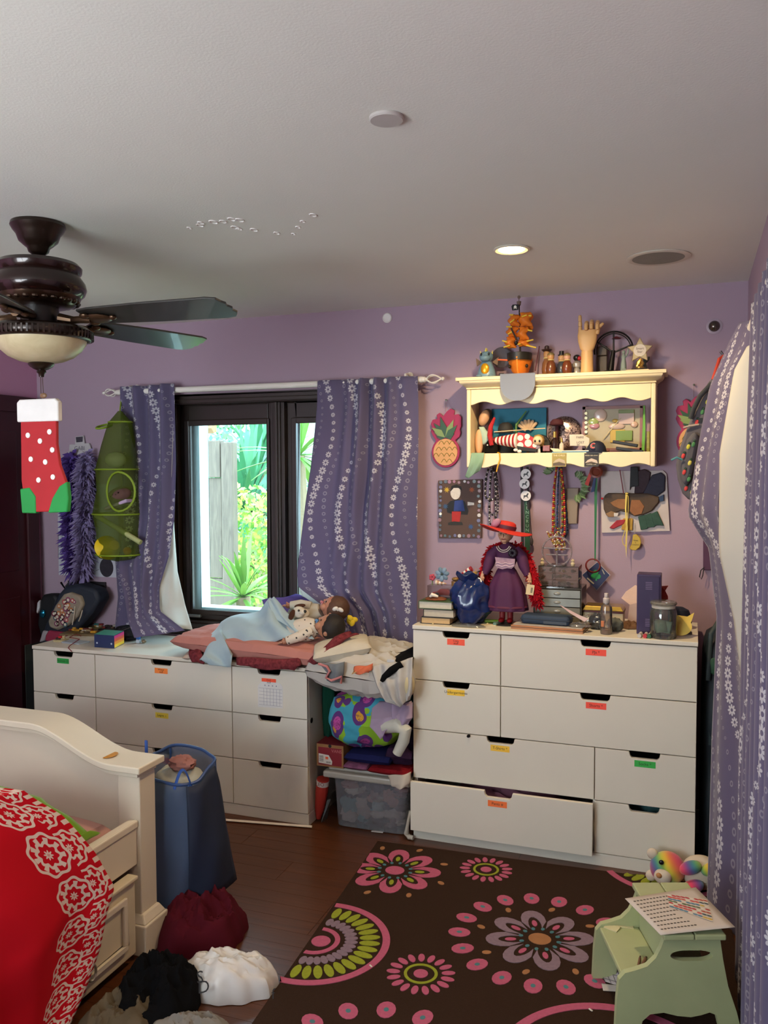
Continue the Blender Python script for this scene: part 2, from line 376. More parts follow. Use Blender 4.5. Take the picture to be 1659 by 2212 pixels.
def shrub(c, r3, n, mats, label, seed, leaf=.07):
    r = random.Random(seed); q = MB(); c = Vector(c)
    for i in range(n):
        while True:
            d = Vector((r.uniform(-1, 1), r.uniform(-1, 1), r.uniform(-1, 1)))
            if .35 < d.length < 1: break
        p_ = c+Vector((d.x*r3[0], d.y*r3[1], d.z*r3[2])); a = Vector((r.gauss(0, 1), r.gauss(0, 1), r.gauss(0, 1))).normalized(); s_ = a.orthogonal().normalized()
        L = leaf*r.uniform(.6, 1.3); q.m(i % len(mats)); q.add([p_, p_+a*L*.5+s_*L*.25, p_+a*L, p_+a*L*.5-s_*L*.25], [(0, 1, 2, 3)])
    o = thing('shrub', label, 'shrub', (c.x, c.y, -.15)); f_ = q.build('foliage', mats, o, smooth=0, weld=False); f_['kind'] = 'stuff'
    q = MB(); q.tube([(c.x, c.y, -.15), (c.x+.03, c.y, c.z)], [.04, .02], 7); q.build('stem', C('6b5a45', .9), o)
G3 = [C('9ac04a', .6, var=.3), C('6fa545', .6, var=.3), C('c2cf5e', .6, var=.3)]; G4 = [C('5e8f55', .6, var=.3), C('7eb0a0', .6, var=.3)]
shrub(W(540, 1180, 3.2), (.75, .5, .55), 2600, G3, 'yellow-green leafy shrub below the tall yucca', 11)
shrub(W(575, 1280, 3.4), (.6, .5, .6), 2000, G3, 'low yellow-green shrub at the foot of the tall yucca', 12)
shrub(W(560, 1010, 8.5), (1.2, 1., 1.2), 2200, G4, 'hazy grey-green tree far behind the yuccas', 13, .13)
b = MB(); c1, c2 = W(430, 1100, 11), W(530, 940, 11); hs = thing('neighbour_house', 'white neighbouring house far beyond the garden', 'house', (c1.x, 11, -.15))
b.bx((c1.x-.6, 11, -.15), (c2.x, 12.5, c2.z-.25)); b.build('wall', C('f2f2ee', .8), hs, smooth=0)
b = MB(); b.prism([(c1.x-.8, c2.z-.25), (c2.x+.2, c2.z-.25), ((c1.x+c2.x)/2, c2.z+.1)], 1.6, (0, 10.95, 0)); b.build('roof', C('7fa3b8', .8), hs, smooth=0)
b = MB(); b.bx((c2.x-.9, 10.97, c2.z-.9), (c2.x-.3, 10.999, c2.z-.45)); b.build('window', C('5f7f90', .3), hs, smooth=0)
b = MB(); a1, a2 = W(385, 935, 3.0), W(458, 905, 3.0); b.bx((a1.x-1.2, 2.9, a1.z), (a2.x, 3.08, a2.z+.5)); ev = b.one('house_eave', C('e0b843', .8), 'yellow eave of the house above the gate', 'eave', smooth=0, bev=.01)
b = MB(); p1_, p2_ = W(410, 948, 2.95), W(462, 925, 2.95); b.tube([p1_-Vector((.5, 0, -.05)), p2_], .045, 4); b.build('rafter', C('8f6d4e', .8), ev, smooth=0)
b = MB(); b.tube([(a1.x-.9, 3.0, -.15), (a1.x-.9, 3.0, a1.z+.1)], .06, 4); b.build('post', C('8f6d4e', .8), ev, smooth=0)
b = MB(); a1 = W(628, 1100, 6.6); b.bx((a1.x, 6.6, -.15), (a1.x+4, 6.75, 4.)); b.one('garden_wall', C('a9a79c', .9, var=.12, bump=.3), 'plain grey garden wall behind the narrow right window pane', 'wall', smooth=0)
# ================================================================ the two chests of drawers
PL, RH, TT = .0548, .2251, .0182
LACQ = C('d9d3c4', .42, var=.03, sc_=5); INSIDE = C('8f887a', .6)
def sticker(parent, c, w, h, colr, txt, tilt=0):
    Rr = rot(0, tilt, 0); ax, az = Rr @ VX, Rr @ VZ; c = Vector(c); q = MB()
    q.add([c-ax*w/2-az*h/2, c+ax*w/2-az*h/2, c+ax*w/2+az*h/2, c-ax*w/2+az*h/2], [(0, 1, 2, 3)])
    q.m(1)
    ls = txt.split('\n'); sz = h*(.62 if len(ls) == 1 else .46)
    for i, l in enumerate(ls): q.text(l, sz, c+az*((len(ls)-1)/2-i)*sz*.9, ax, az, d=.0006)
    o = q.build('sticker', [C(colr, .6), C('2a2320', .7)], parent, smooth=0, weld=False)
    return o
def front_poly(w, h, notch=True):
    P = [(0, 0), (w, 0), (w, h)]
    if notch: P += [(w/2+.062, h), (w/2+.057, h-.019), (w/2+.049, h-.026), (w/2-.049, h-.026), (w/2-.057, h-.019), (w/2-.062, h)]
    return P+[(0, h)]
def chest(name, label, x0, y0, width, rows, labels, opened={}, contents={}):
    nr = len(rows); H = PL+nr*RH+.002; D = .465
    t_ = thing(name, label, 'dresser', (x0+width/2, y0+D/2, 0))
    q = MB(); q.bx((x0-.001, y0-.004, H), (x0+width+.001, y0+D, H+TT)); q.build('top', LACQ, t_, smooth=0, bev=.0025)
    q = MB(); q.bx((x0, y0+.003, 0), (x0+width, y0+.02, PL-.002)); q.bx((x0, y0+.02, 0), (x0+.016, y0+D-.03, PL-.002)); q.bx((x0+width-.016, y0+.02, 0), (x0+width, y0+D-.03, PL-.002)); q.build('plinth', LACQ, t_, smooth=0, bev=.002)
    q = MB(); q.bx((x0+.001, y0+.0195, PL), (x0+.017, y0+D, H)); q.bx((x0+width-.017, y0+.0195, PL), (x0+width-.001, y0+D, H)); q.bx((x0+.017, y0+D-.012, PL), (x0+width-.017, y0+D, H)); q.bx((x0+.017, y0+.0195, PL), (x0+width-.017, y0+D-.012, PL+.012))
    for r, row in enumerate(rows):
        x = x0
        for w in row[:-1]:
            x += w; zt = H-.001-r*RH; q.bx((x-.008, y0+.0195, zt-RH+.001), (x+.008, y0+D-.012, zt))
    for r in range(1, nr): q.bx((x0+.017, y0+.05, H-.004-r*RH), (x0+width-.017, y0+D-.012, H-.0005-r*RH))
    q.build('carcass', LACQ, t_, smooth=0)
    for r, row in enumerate(rows):
        x = x0; z = PL+(nr-1-r)*RH
        for ci, w in enumerate(row):
            dy = -opened.get((r, ci), 0)
            q = MB(); q.prism(front_poly(w-.004, RH-.004), .018, (x+.002, y0+dy, z+.002)); d_ = q.build('drawer', LACQ, t_, smooth=0, bev=.0012)
            q = MB(); a, bb = x+.012, x+w-.012; yb = y0+dy+.0185; ye = y0+dy+.42; zz = z+.02; zt = z+RH-.055
            q.bx((a, yb, zz), (a+.01, ye, zt)); q.bx((bb-.01, yb, zz), (bb, ye, zt)); q.bx((a+.01, ye-.01, zz), (bb-.01, ye, zt)); q.bx((a+.01, yb, zz), (bb-.01, ye-.01, zz+.006)); q.build('drawer_box', INSIDE, d_, smooth=0)
            if (r, ci) in contents:
                hh, cc = contents[(r, ci)]; q = MB(); heap(q, (x+w/2, y0+dy+.20, zz+.006), w*.40, .155, hh, seed=r*7+ci, n=30, m=12); q.build('folded_clothes', C(cc, .9), d_)
            lb = labels.get((r, ci))
            if lb:
                sticker(d_, (x+w/2+lb[2], y0+dy-.0006, z+RH-.047+lb[3]), .076*lb[4] if len(lb) > 4 else .076, .027, lb[0], lb[1])
            x += w
    return t_
CH_R = chest('dresser', 'tall white four-row chest of drawers under the wall shelf', 0, 0, 1.2,
  [(.4, .8), (.4, .8), (.8, .4), (.8, .4)],
  {(0, 0): ('ff5a3c', 'Cozy\nstuff', 0, .002, 1.05), (0, 1): ('ff5340', 'PJs *', .002, -.002, 1.1), (1, 0): ('f5c838', 'Undergarments', .0, .002, 1.05), (1, 1): ('ff5340', 'Shorts *', .004, -.002, 1.1),
   (2, 0): ('f2c23c', 'T-Shirts *', -.002, -.002, 1.1), (2, 1): ('35b04a', 'Socks *', .002, -.002, 1.1), (3, 0): ('ff7a3a', 'Pants #', -.003, -.006, 1.1)},
  opened={(3, 0): .046}, contents={(3, 0): (.192, '8a5a6a'), (0, 1): (.16, '24344e'), (1, 1): (.12, '18303a'), (3, 1): (.165, '5f8f92'), (0, 0): (.06, '202028')})
LX, LY = -2.1048, -.0424
CH_L = chest('dresser', 'low wide white chest of nine drawers under the window', LX, LY+.004, 1.6, [(.4, .8, .4)]*3,
  {(0, 0): ('22a043', 'Animals 22', -.002, -.002), (0, 1): ('ff8a3a', 'Winter\nstuff', 0, -.008), (0, 2): ('ff5a36', 'Doll\nstuff', .0, -.012), (1, 1): ('efd84a', 'Legos ~', .0, -.008), (2, 1): ('f04a3c', 'Barn @', .012, -.010)},
  contents={(2, 2): (.165, '6b4a44'), (2, 1): (.16, '4b5a2c')})
for o in list(CH_L.children):
    if o.name.startswith('carcass'): carc = o
q = MB(); q.cyl((LX+1.6-.0012, LY+.05, .49), (LX+1.6+.0004, LY+.05, .49), .013, n=18); q.build('cable_hole', C('120e0c', .9), CH_L)
q = MB(); H_L = PL+3*RH+.002+TT; H_R = PL+4*RH+.002+TT
# the star chart pinned to a drawer of the low chest
pc = W(583, 1502, LY-.001); q = MB(); w_, h_ = .135, .125
q.prism([(-.066, -.062), (.066, -.058), (.066, .045), (.05, .062), (-.045, .062), (-.066, .040)], .0006, (pc.x, LY+.0030, pc.z)); q.m(1)
for i in range(6): q.bx((pc.x-.035+i*.017, LY+.0026, pc.z-.05), (pc.x-.034+i*.017, LY+.0029, pc.z+.03))
for i in range(6): q.bx((pc.x-.06, LY+.0026, pc.z-.05+i*.016), (pc.x+.062, LY+.0029, pc.z-.049+i*.016))
for i in range(4): q.bx((pc.x-.03+i*.02, LY+.0026, pc.z+.042), (pc.x-.025+i*.02, LY+.0029, pc.z+.048))
q.one('paper_chart', [C('d8d6d2', .8), C('8a8a9a', .8)], 'paper chart with a ruled grid taped to a drawer of the low chest', 'paper', smooth=0)
# ================================================================ curtains
def daisy(name, base, light, col_w=.15):
    m, t, p, o = nt(name); p.inputs['Roughness'].default_value = .8; p.inputs['Sheen Weight'].default_value = .3
    uv = nd(t, 'ShaderNodeUVMap'); sx = nd(t, 'ShaderNodeSeparateXYZ'); t.links.new(uv.outputs[0], sx.inputs[0]); U, V = sx.outputs[0], sx.outputs[1]
    def layer(st, wid, amp, k1, k2, off, r0, r1, ringy):
        vv = mth(t, 'DIVIDE', V, st); cv = mth(t, 'FLOOR', vv); fv = mth(t, 'MULTIPLY', mth(t, 'SUBTRACT', mth(t, 'SUBTRACT', vv, cv), .5), st)
        cu = mth(t, 'ADD', mth(t, 'MULTIPLY', mth(t, 'SINE', mth(t, 'MULTIPLY', cv, k1)), amp), off)
        uu = mth(t, 'DIVIDE', mth(t, 'SUBTRACT', U, cu), wid); ci = mth(t, 'FLOOR', uu); fu = mth(t, 'MULTIPLY', mth(t, 'SUBTRACT', mth(t, 'SUBTRACT', uu, ci), .5), wid)
        r = mth(t, 'SQRT', mth(t, 'ADD', mth(t, 'MULTIPLY', fu, fu), mth(t, 'MULTIPLY', fv, fv))); th = mth(t, 'ARCTAN2', fv, fu)
        sz = mth(t, 'ADD', mth(t, 'MULTIPLY', mth(t, 'SINE', mth(t, 'ADD', mth(t, 'MULTIPLY', cv, k2), mth(t, 'MULTIPLY', ci, 1.7))), r1), r0)
        if ringy: return mth(t, 'MULTIPLY', mth(t, 'LESS_THAN', r, sz), mth(t, 'GREATER_THAN', r, mth(t, 'MULTIPLY', sz, .5)))
        pet = mth(t, 'MULTIPLY', sz, mth(t, 'ADD', mth(t, 'MULTIPLY', mth(t, 'POWER', mth(t, 'ABSOLUTE', mth(t, 'COSINE', mth(t, 'MULTIPLY', th, 4))), .55), .72), .28))
        return mth(t, 'MULTIPLY', mth(t, 'LESS_THAN', r, pet), mth(t, 'GREATER_THAN', r, mth(t, 'MULTIPLY', sz, .30)))
    a = layer(.044, col_w, .042, .33, .45, 0., .0172, .0058, False); bq = layer(.036, col_w, .045, .25, .4, .07, .0085, .0025, True)
    n = nd(t, 'ShaderNodeTexNoise'); n.inputs['Scale'].default_value = 6
    c0 = mixc(t, n.outputs[0], tuple(x*.93 for x in lin(base)[:3])+(1,), lin(base))
    c1 = mixc(t, mth(t, 'MULTIPLY', bq, .28), c0, lin(light)); t.links.new(mixc(t, a, c1, lin(light)), p.inputs['Base Color'])
    tl = nd(t, 'ShaderNodeBsdfTranslucent'); t.links.new(c1, tl.inputs[0]); mx = nd(t, 'ShaderNodeMixShader'); mx.inputs[0].default_value = .34
    t.links.new(p.outputs[0], mx.inputs[1]); t.links.new(tl.outputs[0], mx.inputs[2]); t.links.new(mx.outputs[0], o.inputs[0])
    return m
DAISY = daisy('daisy_fabric', '6f678a', 'dedce6'); 
m, t, p, o = nt('white_lining'); p.inputs['Base Color'].default_value = lin('dcdcd6'); p.inputs['Roughness'].default_value = .8
tl = nd(t, 'ShaderNodeBsdfTranslucent'); tl.inputs[0].default_value = lin('dcdcd6'); mx = nd(t, 'ShaderNodeMixShader'); mx.inputs[0].default_value = .35
t.links.new(p.outputs[0], mx.inputs[1]); t.links.new(tl.outputs[0], mx.inputs[2]); t.links.new(mx.outputs[0], o.inputs[0]); LINING = m
def lerp(a, b, s): return a+(b-a)*s
def pw(tab, z):                           # piecewise-linear (smooth) lookup, tab sorted by first value
    if z <= tab[0][0]: return tab[0][1:]
    for a, b in zip(tab, tab[1:]):
        if z <= b[0]:
            s = (z-a[0])/(b[0]-a[0]); return tuple(lerp(x, y_, s) for x, y_ in zip(a[1:], b[1:]))
    return tab[-1][1:]
def drape(tab, nu, nv, fn_fold, width):   # tab: t(0 top..1 bottom) -> xl,yl,zl,xr,yr,zr
    def fn(u, v):
        xl, yl, zl, xr, yr, zr = pw(tab, v); P = Vector((lerp(xl, xr, u), lerp(yl, yr, u), lerp(zl, zr, u)))
        d = Vector((xr-xl, yr-yl, 0)); nrm = Vector((d.y, -d.x, 0)); nrm = nrm.normalized() if nrm.length > 1e-6 else -VY
        return P + nrm*fn_fold(u, v)
    hgt = (Vector(tab[0][1:4])-Vector(tab[-1][1:4])).length
    q = MB(); q.grid(fn, nu, nv, uv=lambda a, b: (a*width, (1-b)*hgt)); return q
# --- rod over the window with open cage finials
def finial(q, c, dr):
    c = Vector(c); q.lathe([(.0, 0), (.014, 0), (.014, .012), (.009, .016), (.009, .022)], c, 12, R=rot(0, 90*dr, 0)); o = c+VX*dr*.02
    for k in range(4):
        a = R_(45+90*k); ay, az = math.cos(a), math.sin(a); q.tube([o+VX*dr*s*.075+Vector((0, ay, az))*.030*math.sin(math.pi*min(1, s*1.02))**.8*(1-.25*s) for s in [i/8 for i in range(9)]], .0035, 6)
    q.ell(o+VX*dr*.082, .009, nu=10, nv=7)
RY, RZ = .415, 2.112
rod = thing('curtain_rod', 'white curtain rod with open cage finials above the window', 'curtain rod', (-.95, RY, RZ))
b = MB(); b.cyl((-1.87, RY, RZ), (-.08, RY, RZ), .0155, n=16); b.build('pole', WHITE, rod)
for x, dr in ((-1.87, -1), (-.08, 1)): b = MB(); finial(b, (x, RY, RZ), dr); b.build('finial', WHITE, rod)
for x in (-1.80, -.17): b = MB(); b.tube([(x, .488, RZ+.03), (x, .45, RZ+.035), (x, RY, RZ+.028), (x, RY, RZ+.012)], .006, 8); b.lathe([(.0, 0), (.018, 0), (.016, .006), (0, .007)], (x, .4885, RZ+.03), 14, R=rot(90)); b.build('bracket', WHITE, rod)
def px3(pts): return pts
# right-hand curtain of the window
def edge(u, v, y): P = W(u, v, y); return (P.x, P.y, P.z)
tab = [(0, *edge(686, 822, .385), *edge(902, 812, .385)), (.10, *edge(684, 880, .38), *edge(903, 872, .38)), (.35, *edge(672, 1010, .37), *edge(902, 1010, .37)),
       (.60, *edge(655, 1145, .355), *edge(901, 1160, .36)), (.76, *edge(643, 1235, .345), *edge(900, 1250, .36)), (.82, *edge(645, 1268, .34), *edge(900, 1285, .36)), (.9, *edge(700, 1310, .31), *edge(900, 1330, .36)), (1, *edge(740, 1392, .33), *edge(898, 1420, .36))]
def fold_r(u, v):
    g = .030*math.sin(u*44+1.0*math.sin(v*2))*math.exp(-((u-.55)/.24)**2)*(1-.35*v) + .012*math.sin(u*17+v*2)*(.4+.6*v)
    g += -.03*math.exp(-((u-(.62-.5*v*v))/.06)**2)*min(1, v*3)*.6
    return g-.006*math.sin(v*9+u*6)
cr = thing('curtain', 'purple daisy-print curtain bunched at the right of the window', 'curtain', (-.45, .38, .70))
q = drape(tab, 96, 60, fold_r, .62); q.build('fabric', DAISY, cr, solid=.0015)
# pushed-up hem with the white lining showing behind the dolls
q = MB(); P = fr([edge(642, 1240, .36), edge(632, 1280, .37), edge(650, 1305, .36), edge(690, 1325, .34)]); 
def fn(u, v):
    a = P[0].lerp(P[3], u)+Vector((-.05*math.sin(u*3.1)*(1-v), 0, 0)); return a+Vector((.10*v*(1-u*.3), .015+.02*math.sin(v*3+u*4), -.10*(1-u)*v-.02*math.sin(u*3)))
q.grid(fn, 16, 10); q.build('lining', LINING, cr, solid=.0015)
# left-hand curtain
tab = [(0, *edge(262, 836, .385), *edge(375, 828, .385)), (.3, *edge(268, 1000, .37), *edge(376, 1000, .37)), (.52, *edge(272, 1130, .33), *edge(372, 1120, .33)), (.68, *edge(258, 1235, .30), *edge(362, 1200, .32)),
       (.82, *edge(270, 1290, .28), *edge(342, 1270, .31)), (.93, *edge(276, 1340, .20), *edge(345, 1320, .27)), (1, *edge(290, 1378, .12), *edge(400, 1362, .20))]
def fold_l(u, v): return (.020*math.sin(u*24+.6)*(1-.5*v) + .012*math.sin(u*9+v*4))*(1 if v < .9 else .5)
cl = thing('curtain', 'purple daisy-print curtain hanging beside the green net organizer', 'curtain', (-1.66, .38, .76))
q = drape(tab, 60, 60, fold_l, .36); q.build('fabric', DAISY, cl, solid=.0015)
tab = [(0, *edge(374, 905, .395), *edge(377, 905, .40)), (.4, *edge(366, 1120, .36), *edge(373, 1100, .40)), (.7, *edge(350, 1240, .34), *edge(384, 1235, .40)), (.88, *edge(338, 1310, .30), *edge(400, 1310, .36)), (1, *edge(350, 1350, .22), *edge(416, 1362, .27))]
q = drape(tab, 20, 40, lambda u, v: .012*math.sin(u*7+v*5)*v, .3); q.build('lining', LINING, cl, solid=.0015)
tab = [(0, *edge(248, 1195, .42), *edge(300, 1195, .40)), (.5, *edge(255, 1290, .42), *edge(300, 1290, .38)), (1, *edge(247, 1372, .40), *edge(290, 1380, .34))]
q = drape(tab, 20, 20, lambda u, v: .012*math.sin(u*9), .16); q.build('fabric_back_fold', DAISY, cl, solid=.0015)
# curtains along the right wall
rr_ = thing('curtain_rod', 'white curtain rod along the right wall above the backpack', 'curtain rod', (1.35, -.9, 2.14))
b = MB(); b.cyl((1.352, -.30, 2.14), (1.352, -2.4, 2.14), .014, n=14); b.ell((1.352, -.285, 2.14), .02); b.build('pole', WHITE, rr_)
for y in (-.36, -2.3): b = MB(); b.tube([(1.389, y, 2.14), (1.352, y, 2.14)], .008, 8); b.build('bracket', WHITE, rr_)
cfar = thing('curtain', 'purple daisy-print curtain flaring out beside the pineapple backpack', 'curtain', (1.30, -.2, 0))
tab = [(0, *edge(1597, 697, -.42), *edge(1634, 690, -.50)), (.05, *edge(1575, 740, -.38), *edge(1625, 745, -.50)), (.13, *edge(1535, 835, -.26), *edge(1590, 800, -.46)), (.30, *edge(1508, 1000, -.15), *edge(1560, 980, -.44)), (.37, *edge(1491, 1112, -.12), *edge(1552, 1095, -.42)),
       (.44, *edge(1536, 1185, -.10), *edge(1560, 1190, -.42)), (.6, *edge(1549, 1330, -.09), *edge(1592, 1340, -.42)), (.8, *edge(1533, 1600, -.12), *edge(1630, 1600, -.45)), (1, *edge(1521, 1968, -.20), *edge(1645, 2085, -.56))]
q = drape(tab, 40, 80, lambda u, v: .010*math.sin(u*11+v*5)*min(1, v*4), .36); q.build('fabric', DAISY, cfar, solid=.0015)
tab = [(0, *edge(1612, 752, -.50), *edge(1646, 735, -.62)), (.13, *edge(1588, 800, -.47), *edge(1648, 790, -.62)), (.30, *edge(1558, 980, -.45), *edge(1650, 980, -.62)), (.44, *edge(1557, 1190, -.43), *edge(1650, 1190, -.62)), (.6, *edge(1590, 1340, -.43), *edge(1652, 1340, -.62)), (.85, *edge(1636, 1700, -.46), *edge(1656, 1680, -.62)), (1, *edge(1644, 1950, -.52), *edge(1657, 1950, -.62))]
q = drape(tab, 16, 40, lambda u, v: .008*math.sin(u*5+v*3), .3); q.build('lining', LINING, cfar, solid=.0015)
cn = thing('curtain', 'purple daisy-print curtain hanging nearer along the right wall', 'curtain', (1.35, -1.2, 0))
tab = [(0, 1.357, -.72, 2.17, 1.357, -1.75, 2.17), (.15, 1.352, -.70, 1.85, 1.352, -1.75, 1.85), (.5, 1.347, -.68, 1.1, 1.350, -1.75, 1.1), (1, 1.345, -.66, .02, 1.35, -1.75, .02)]
q = drape(tab, 120, 30, lambda u, v: .024*math.sin(u*44+.5*math.sin(v*3)), 1.35); q.build('fabric', DAISY, cn, solid=.0015)
# ================================================================ things by pixel
def kx(u, y): return W(u+1, 1000, y).x-W(u, 1000, y).x
def kz(u, v, y): return W(u, v, y).z-W(u, v+1, y).z
def pbox(q, u0, v0, u1, v1, y, d):
    a, b_ = W(u0, (v0+v1)/2, y), W(u1, (v0+v1)/2, y); m_ = (u0+u1)/2
    return q.bx((a.x, y, W(m_, v1, y).z), (b_.x, y+d, W(m_, v0, y).z))
def pell(q, u, v, ru, rv, y, ry=None, **k):
    c = W(u, v, y); a = ru*kx(u, y); return q.ell(c, (a, ry if ry else a, rv*kz(u, v, y)), **k)
def ppoly(q, pts, y, d):                  # a flat shape traced by pixels, standing on plane y with real thickness d (towards the wall)
    P = [W(u, v, y) for u, v in pts]; return q.prism([(p_.x, p_.z) for p_ in P], d, (0, y, 0))
def ptube(q, pts, y, r, n=6, **k):        # pts: (u, v[, y])
    return q.tube([W(p_[0], p_[1], p_[2] if len(p_) > 2 else y) for p_ in pts], r, n, **k)
def disc(q, c, r, t=.004, n=24, ax=-VY):
    c = Vector(c); ax = Vector(ax).normalized(); return q.tube([c, c+ax*t], r, n)
# ================================================================ ceiling and wall fixtures
WARM = (1., .74, .42)
lp = G(1105, 537, ZC); lamp = thing('recessed_light', 'lit recessed spotlight in the ceiling before the wall shelf', 'ceiling light', (lp.x, lp.y, ZC-.006))
q = MB(); q.lathe([(.052, ZC-.001), (.066, ZC-.001), (.068, ZC-.005), (.060, ZC-.008), (.052, ZC-.004)], (lp.x, lp.y, 0), 36); q.build('trim_ring', C('d8d2c4', .4), lamp)
q = MB(); q.lathe([(0, ZC-.012), (.025, ZC-.011), (.045, ZC-.007), (.052, ZC-.002), (0, ZC-.0015)], (lp.x, lp.y, 0), 28); q.build('bulb', C('ffd080', .4, emit=40), lamp)
def spot(name, loc, e, ang=150, blend=.6, r=.05, col=WARM):
    l = bpy.data.lights.new(name, 'SPOT'); l.energy = e; l.color = col; l.spot_size = R_(ang); l.spot_blend = blend; l.shadow_soft_size = r
    o = bpy.data.objects.new(name, l); COL.objects.link(o); o.location = loc; return o
spot('recessed_spot_glow', (lp.x, lp.y, ZC-.03), 48, 165, .5, .035)
def downlight(x, y, e):
    t_ = thing('recessed_light', 'recessed ceiling spotlight over the middle of the room', 'ceiling light', (x, y, ZC-.006))
    q = MB(); q.lathe([(.052, ZC-.001), (.066, ZC-.001), (.068, ZC-.005), (.060, ZC-.008), (.052, ZC-.004)], (x, y, 0), 30); q.build('trim_ring', C('d8d2c4', .4), t_)
    q = MB(); q.lathe([(0, ZC-.012), (.025, ZC-.011), (.045, ZC-.007), (.052, ZC-.002), (0, ZC-.0015)], (x, y, 0), 24); q.build('bulb', C('ffd080', .4, emit=40), t_)
    spot('recessed_spot_glow', (x, y, ZC-.03), e, 165, .5, .035)
downlight(.62, -2.42, 19)
sp = G(1422, 555, ZC); t_ = thing('ceiling_speaker', 'large round ceiling speaker with a grey grille', 'speaker', (sp.x, sp.y, ZC-.006))
q = MB(); q.lathe([(.098, ZC-.001), (.120, ZC-.001), (.121, ZC-.004), (.112, ZC-.008), (.098, ZC-.006)], (sp.x, sp.y, 0), 44); q.build('rim', C('cfc9bd', .5), t_)
q = MB(); q.lathe([(0, ZC-.007), (.098, ZC-.006), (.098, ZC-.001), (0, ZC-.001)], (sp.x, sp.y, 0), 40); q.build('grille', C('8f8d84', .8, bump=.5, bs=400), t_)
dp = G(835, 253, ZC); q = MB(); q.lathe([(0, ZC-.009), (.038, ZC-.009), (.041, ZC-.006), (.041, ZC-.0005), (0, ZC-.0005)], (dp.x, dp.y, 0), 40); q.one('ceiling_cover_plate', C('b9b2ad', .5), 'small blank round cover plate in the middle of the ceiling', 'cover plate')
dp = W(837, 687, YB); q = MB(); q.lathe([(.016, 0), (.024, 0), (.025, .006), (.020, .010), (.016, .007)], dp, 28, R=rot(90)); t_ = thing('wall_sensor', 'small round white wall sensor above the window curtain', 'sensor', (dp.x, YB, dp.z)); q.build('ring', C('e0dcd8', .4), t_)
q = MB(); q.lathe([(0, .006), (.016, .006), (.016, .001), (0, .001)], dp, 24, R=rot(90)); q.build('face', C('7c7480', .6), t_)
dp = W(1543, 705, YB); t_ = thing('sprinkler_cover', 'round grey metal sprinkler dome on the wall by the corner', 'sprinkler', (dp.x, YB, dp.z))
q = MB(); q.lathe([(.026, 0), (.034, 0), (.034, .004), (.026, .006)], dp, 28, R=rot(90)); q.build('ring', C('a897a5', .4), t_)
q = MB(); q.lathe([(0, .024), (.012, .021), (.022, .012), (.026, .001), (0, .001)], dp, 24, R=rot(90)); q.build('dome', C('6a625c', .22, .85), t_)
for (u, v, r) in ((409, 492, .006), (432, 486, .010), (434, 481, .009), (461, 479, .012), (482, 478, .010), (500, 473, .011), (518, 475, .012), (508, 491, .012), (517, 494, .008), (549, 496, .011), (598, 503, .009), (634, 505, .006), (644, 490, .007), (654, 478, .007), (676, 464, .010)):
    dp = G(u, v, ZC); q = MB(); q.tube([(dp.x+r*math.cos(a*.5236), dp.y+r*1.6*math.sin(a*.5236), ZC-.0008) for a in range(12)], .0022, 5, closed=True); o = q.build('glue_ring', C('eeeae6', .6), ceiling)
# ================================================================ ceiling fan
FX, FY = -.878, -1.30; BRZ = C('2a1c15', .32, .55, var=.35, sc_=14, coat=.3); RED = C('26120e', .25, .35, var=.3, sc_=8, coat=.5)
fan = thing('ceiling_fan', 'dark bronze ceiling fan with a frosted glass bowl light', 'fan', (FX, FY, 2.05)); fc = (FX, FY, 0)
q = MB(); q.lathe([(0, 2.489), (.085, 2.489), (.088, 2.478), (.080, 2.464), (.070, 2.452), (.062, 2.430), (.045, 2.415), (.036, 2.408), (.032, 2.395), (.018, 2.385), (0, 2.384)], fc, 40); q.build('canopy', BRZ, fan)
q = MB(); q.cyl((FX, FY, 2.386), (FX, FY, 2.36), .014, n=14); q.build('downrod', BRZ, fan)
q = MB(); q.lathe([(0, 2.372), (.04, 2.370), (.125, 2.358), (.137, 2.345), (.135, 2.330), (.128, 2.322), (.134, 2.312), (.146, 2.295), (.150, 2.275), (.143, 2.258), (.130, 2.247), (0, 2.246)], fc, 48); q.build('motor_housing', RED, fan)
q = MB(); q.lathe([(.132, 2.250), (.128, 2.238), (.112, 2.222), (.085, 2.214), (0, 2.213)], fc, 40)
for k in range(26):
    a = 2*math.pi*k/26; q.ell((FX+.118*math.cos(a), FY+.118*math.sin(a), 2.231), (.012, .012, .008), nu=8, nv=5)
q.build('filigree_band', C('4a3527', .3, .7, var=.4, sc_=40, coat=.3), fan)
q = MB(); q.lathe([(.060, 2.214), (.062, 2.165), (.056, 2.150), (0, 2.150)], fc, 32); q.build('switch_housing', C('16120f', .4), fan)
q = MB(); q.lathe([(.05, 2.152), (.150, 2.148), (.162, 2.140), (.168, 2.128), (.166, 2.115), (.158, 2.106), (.148, 2.104), (.146, 2.12), (.05, 2.14)], fc, 56)
for k in range(64):
    a = 2*math.pi*k/64; q.box((FX+.165*math.cos(a), FY+.165*math.sin(a), 2.122), (.008, .006, .026), Matrix.Rotation(a, 3, 'Z'))
q.build('bowl_rim', BRZ, fan)
m, t, p, o = nt('alabaster_glass'); p.inputs['Roughness'].default_value = .3; tc = nd(t, 'ShaderNodeTexCoord'); n = nd(t, 'ShaderNodeTexNoise'); n.inputs['Scale'].default_value = 14; n.inputs['Detail'].default_value = 5; n.inputs['Distortion'].default_value = 1.5
t.links.new(tc.outputs['Object'], n.inputs['Vector']); t.links.new(mixc(t, n.outputs[0], lin('b3a078'), lin('d9cba6')), p.inputs['Base Color'])
q = MB(); q.lathe([(.148, 2.112), (.144, 2.095), (.130, 2.074), (.105, 2.052), (.072, 2.037), (.040, 2.030), (0, 2.029)], fc, 48); q.build('glass_bowl', m, fan)
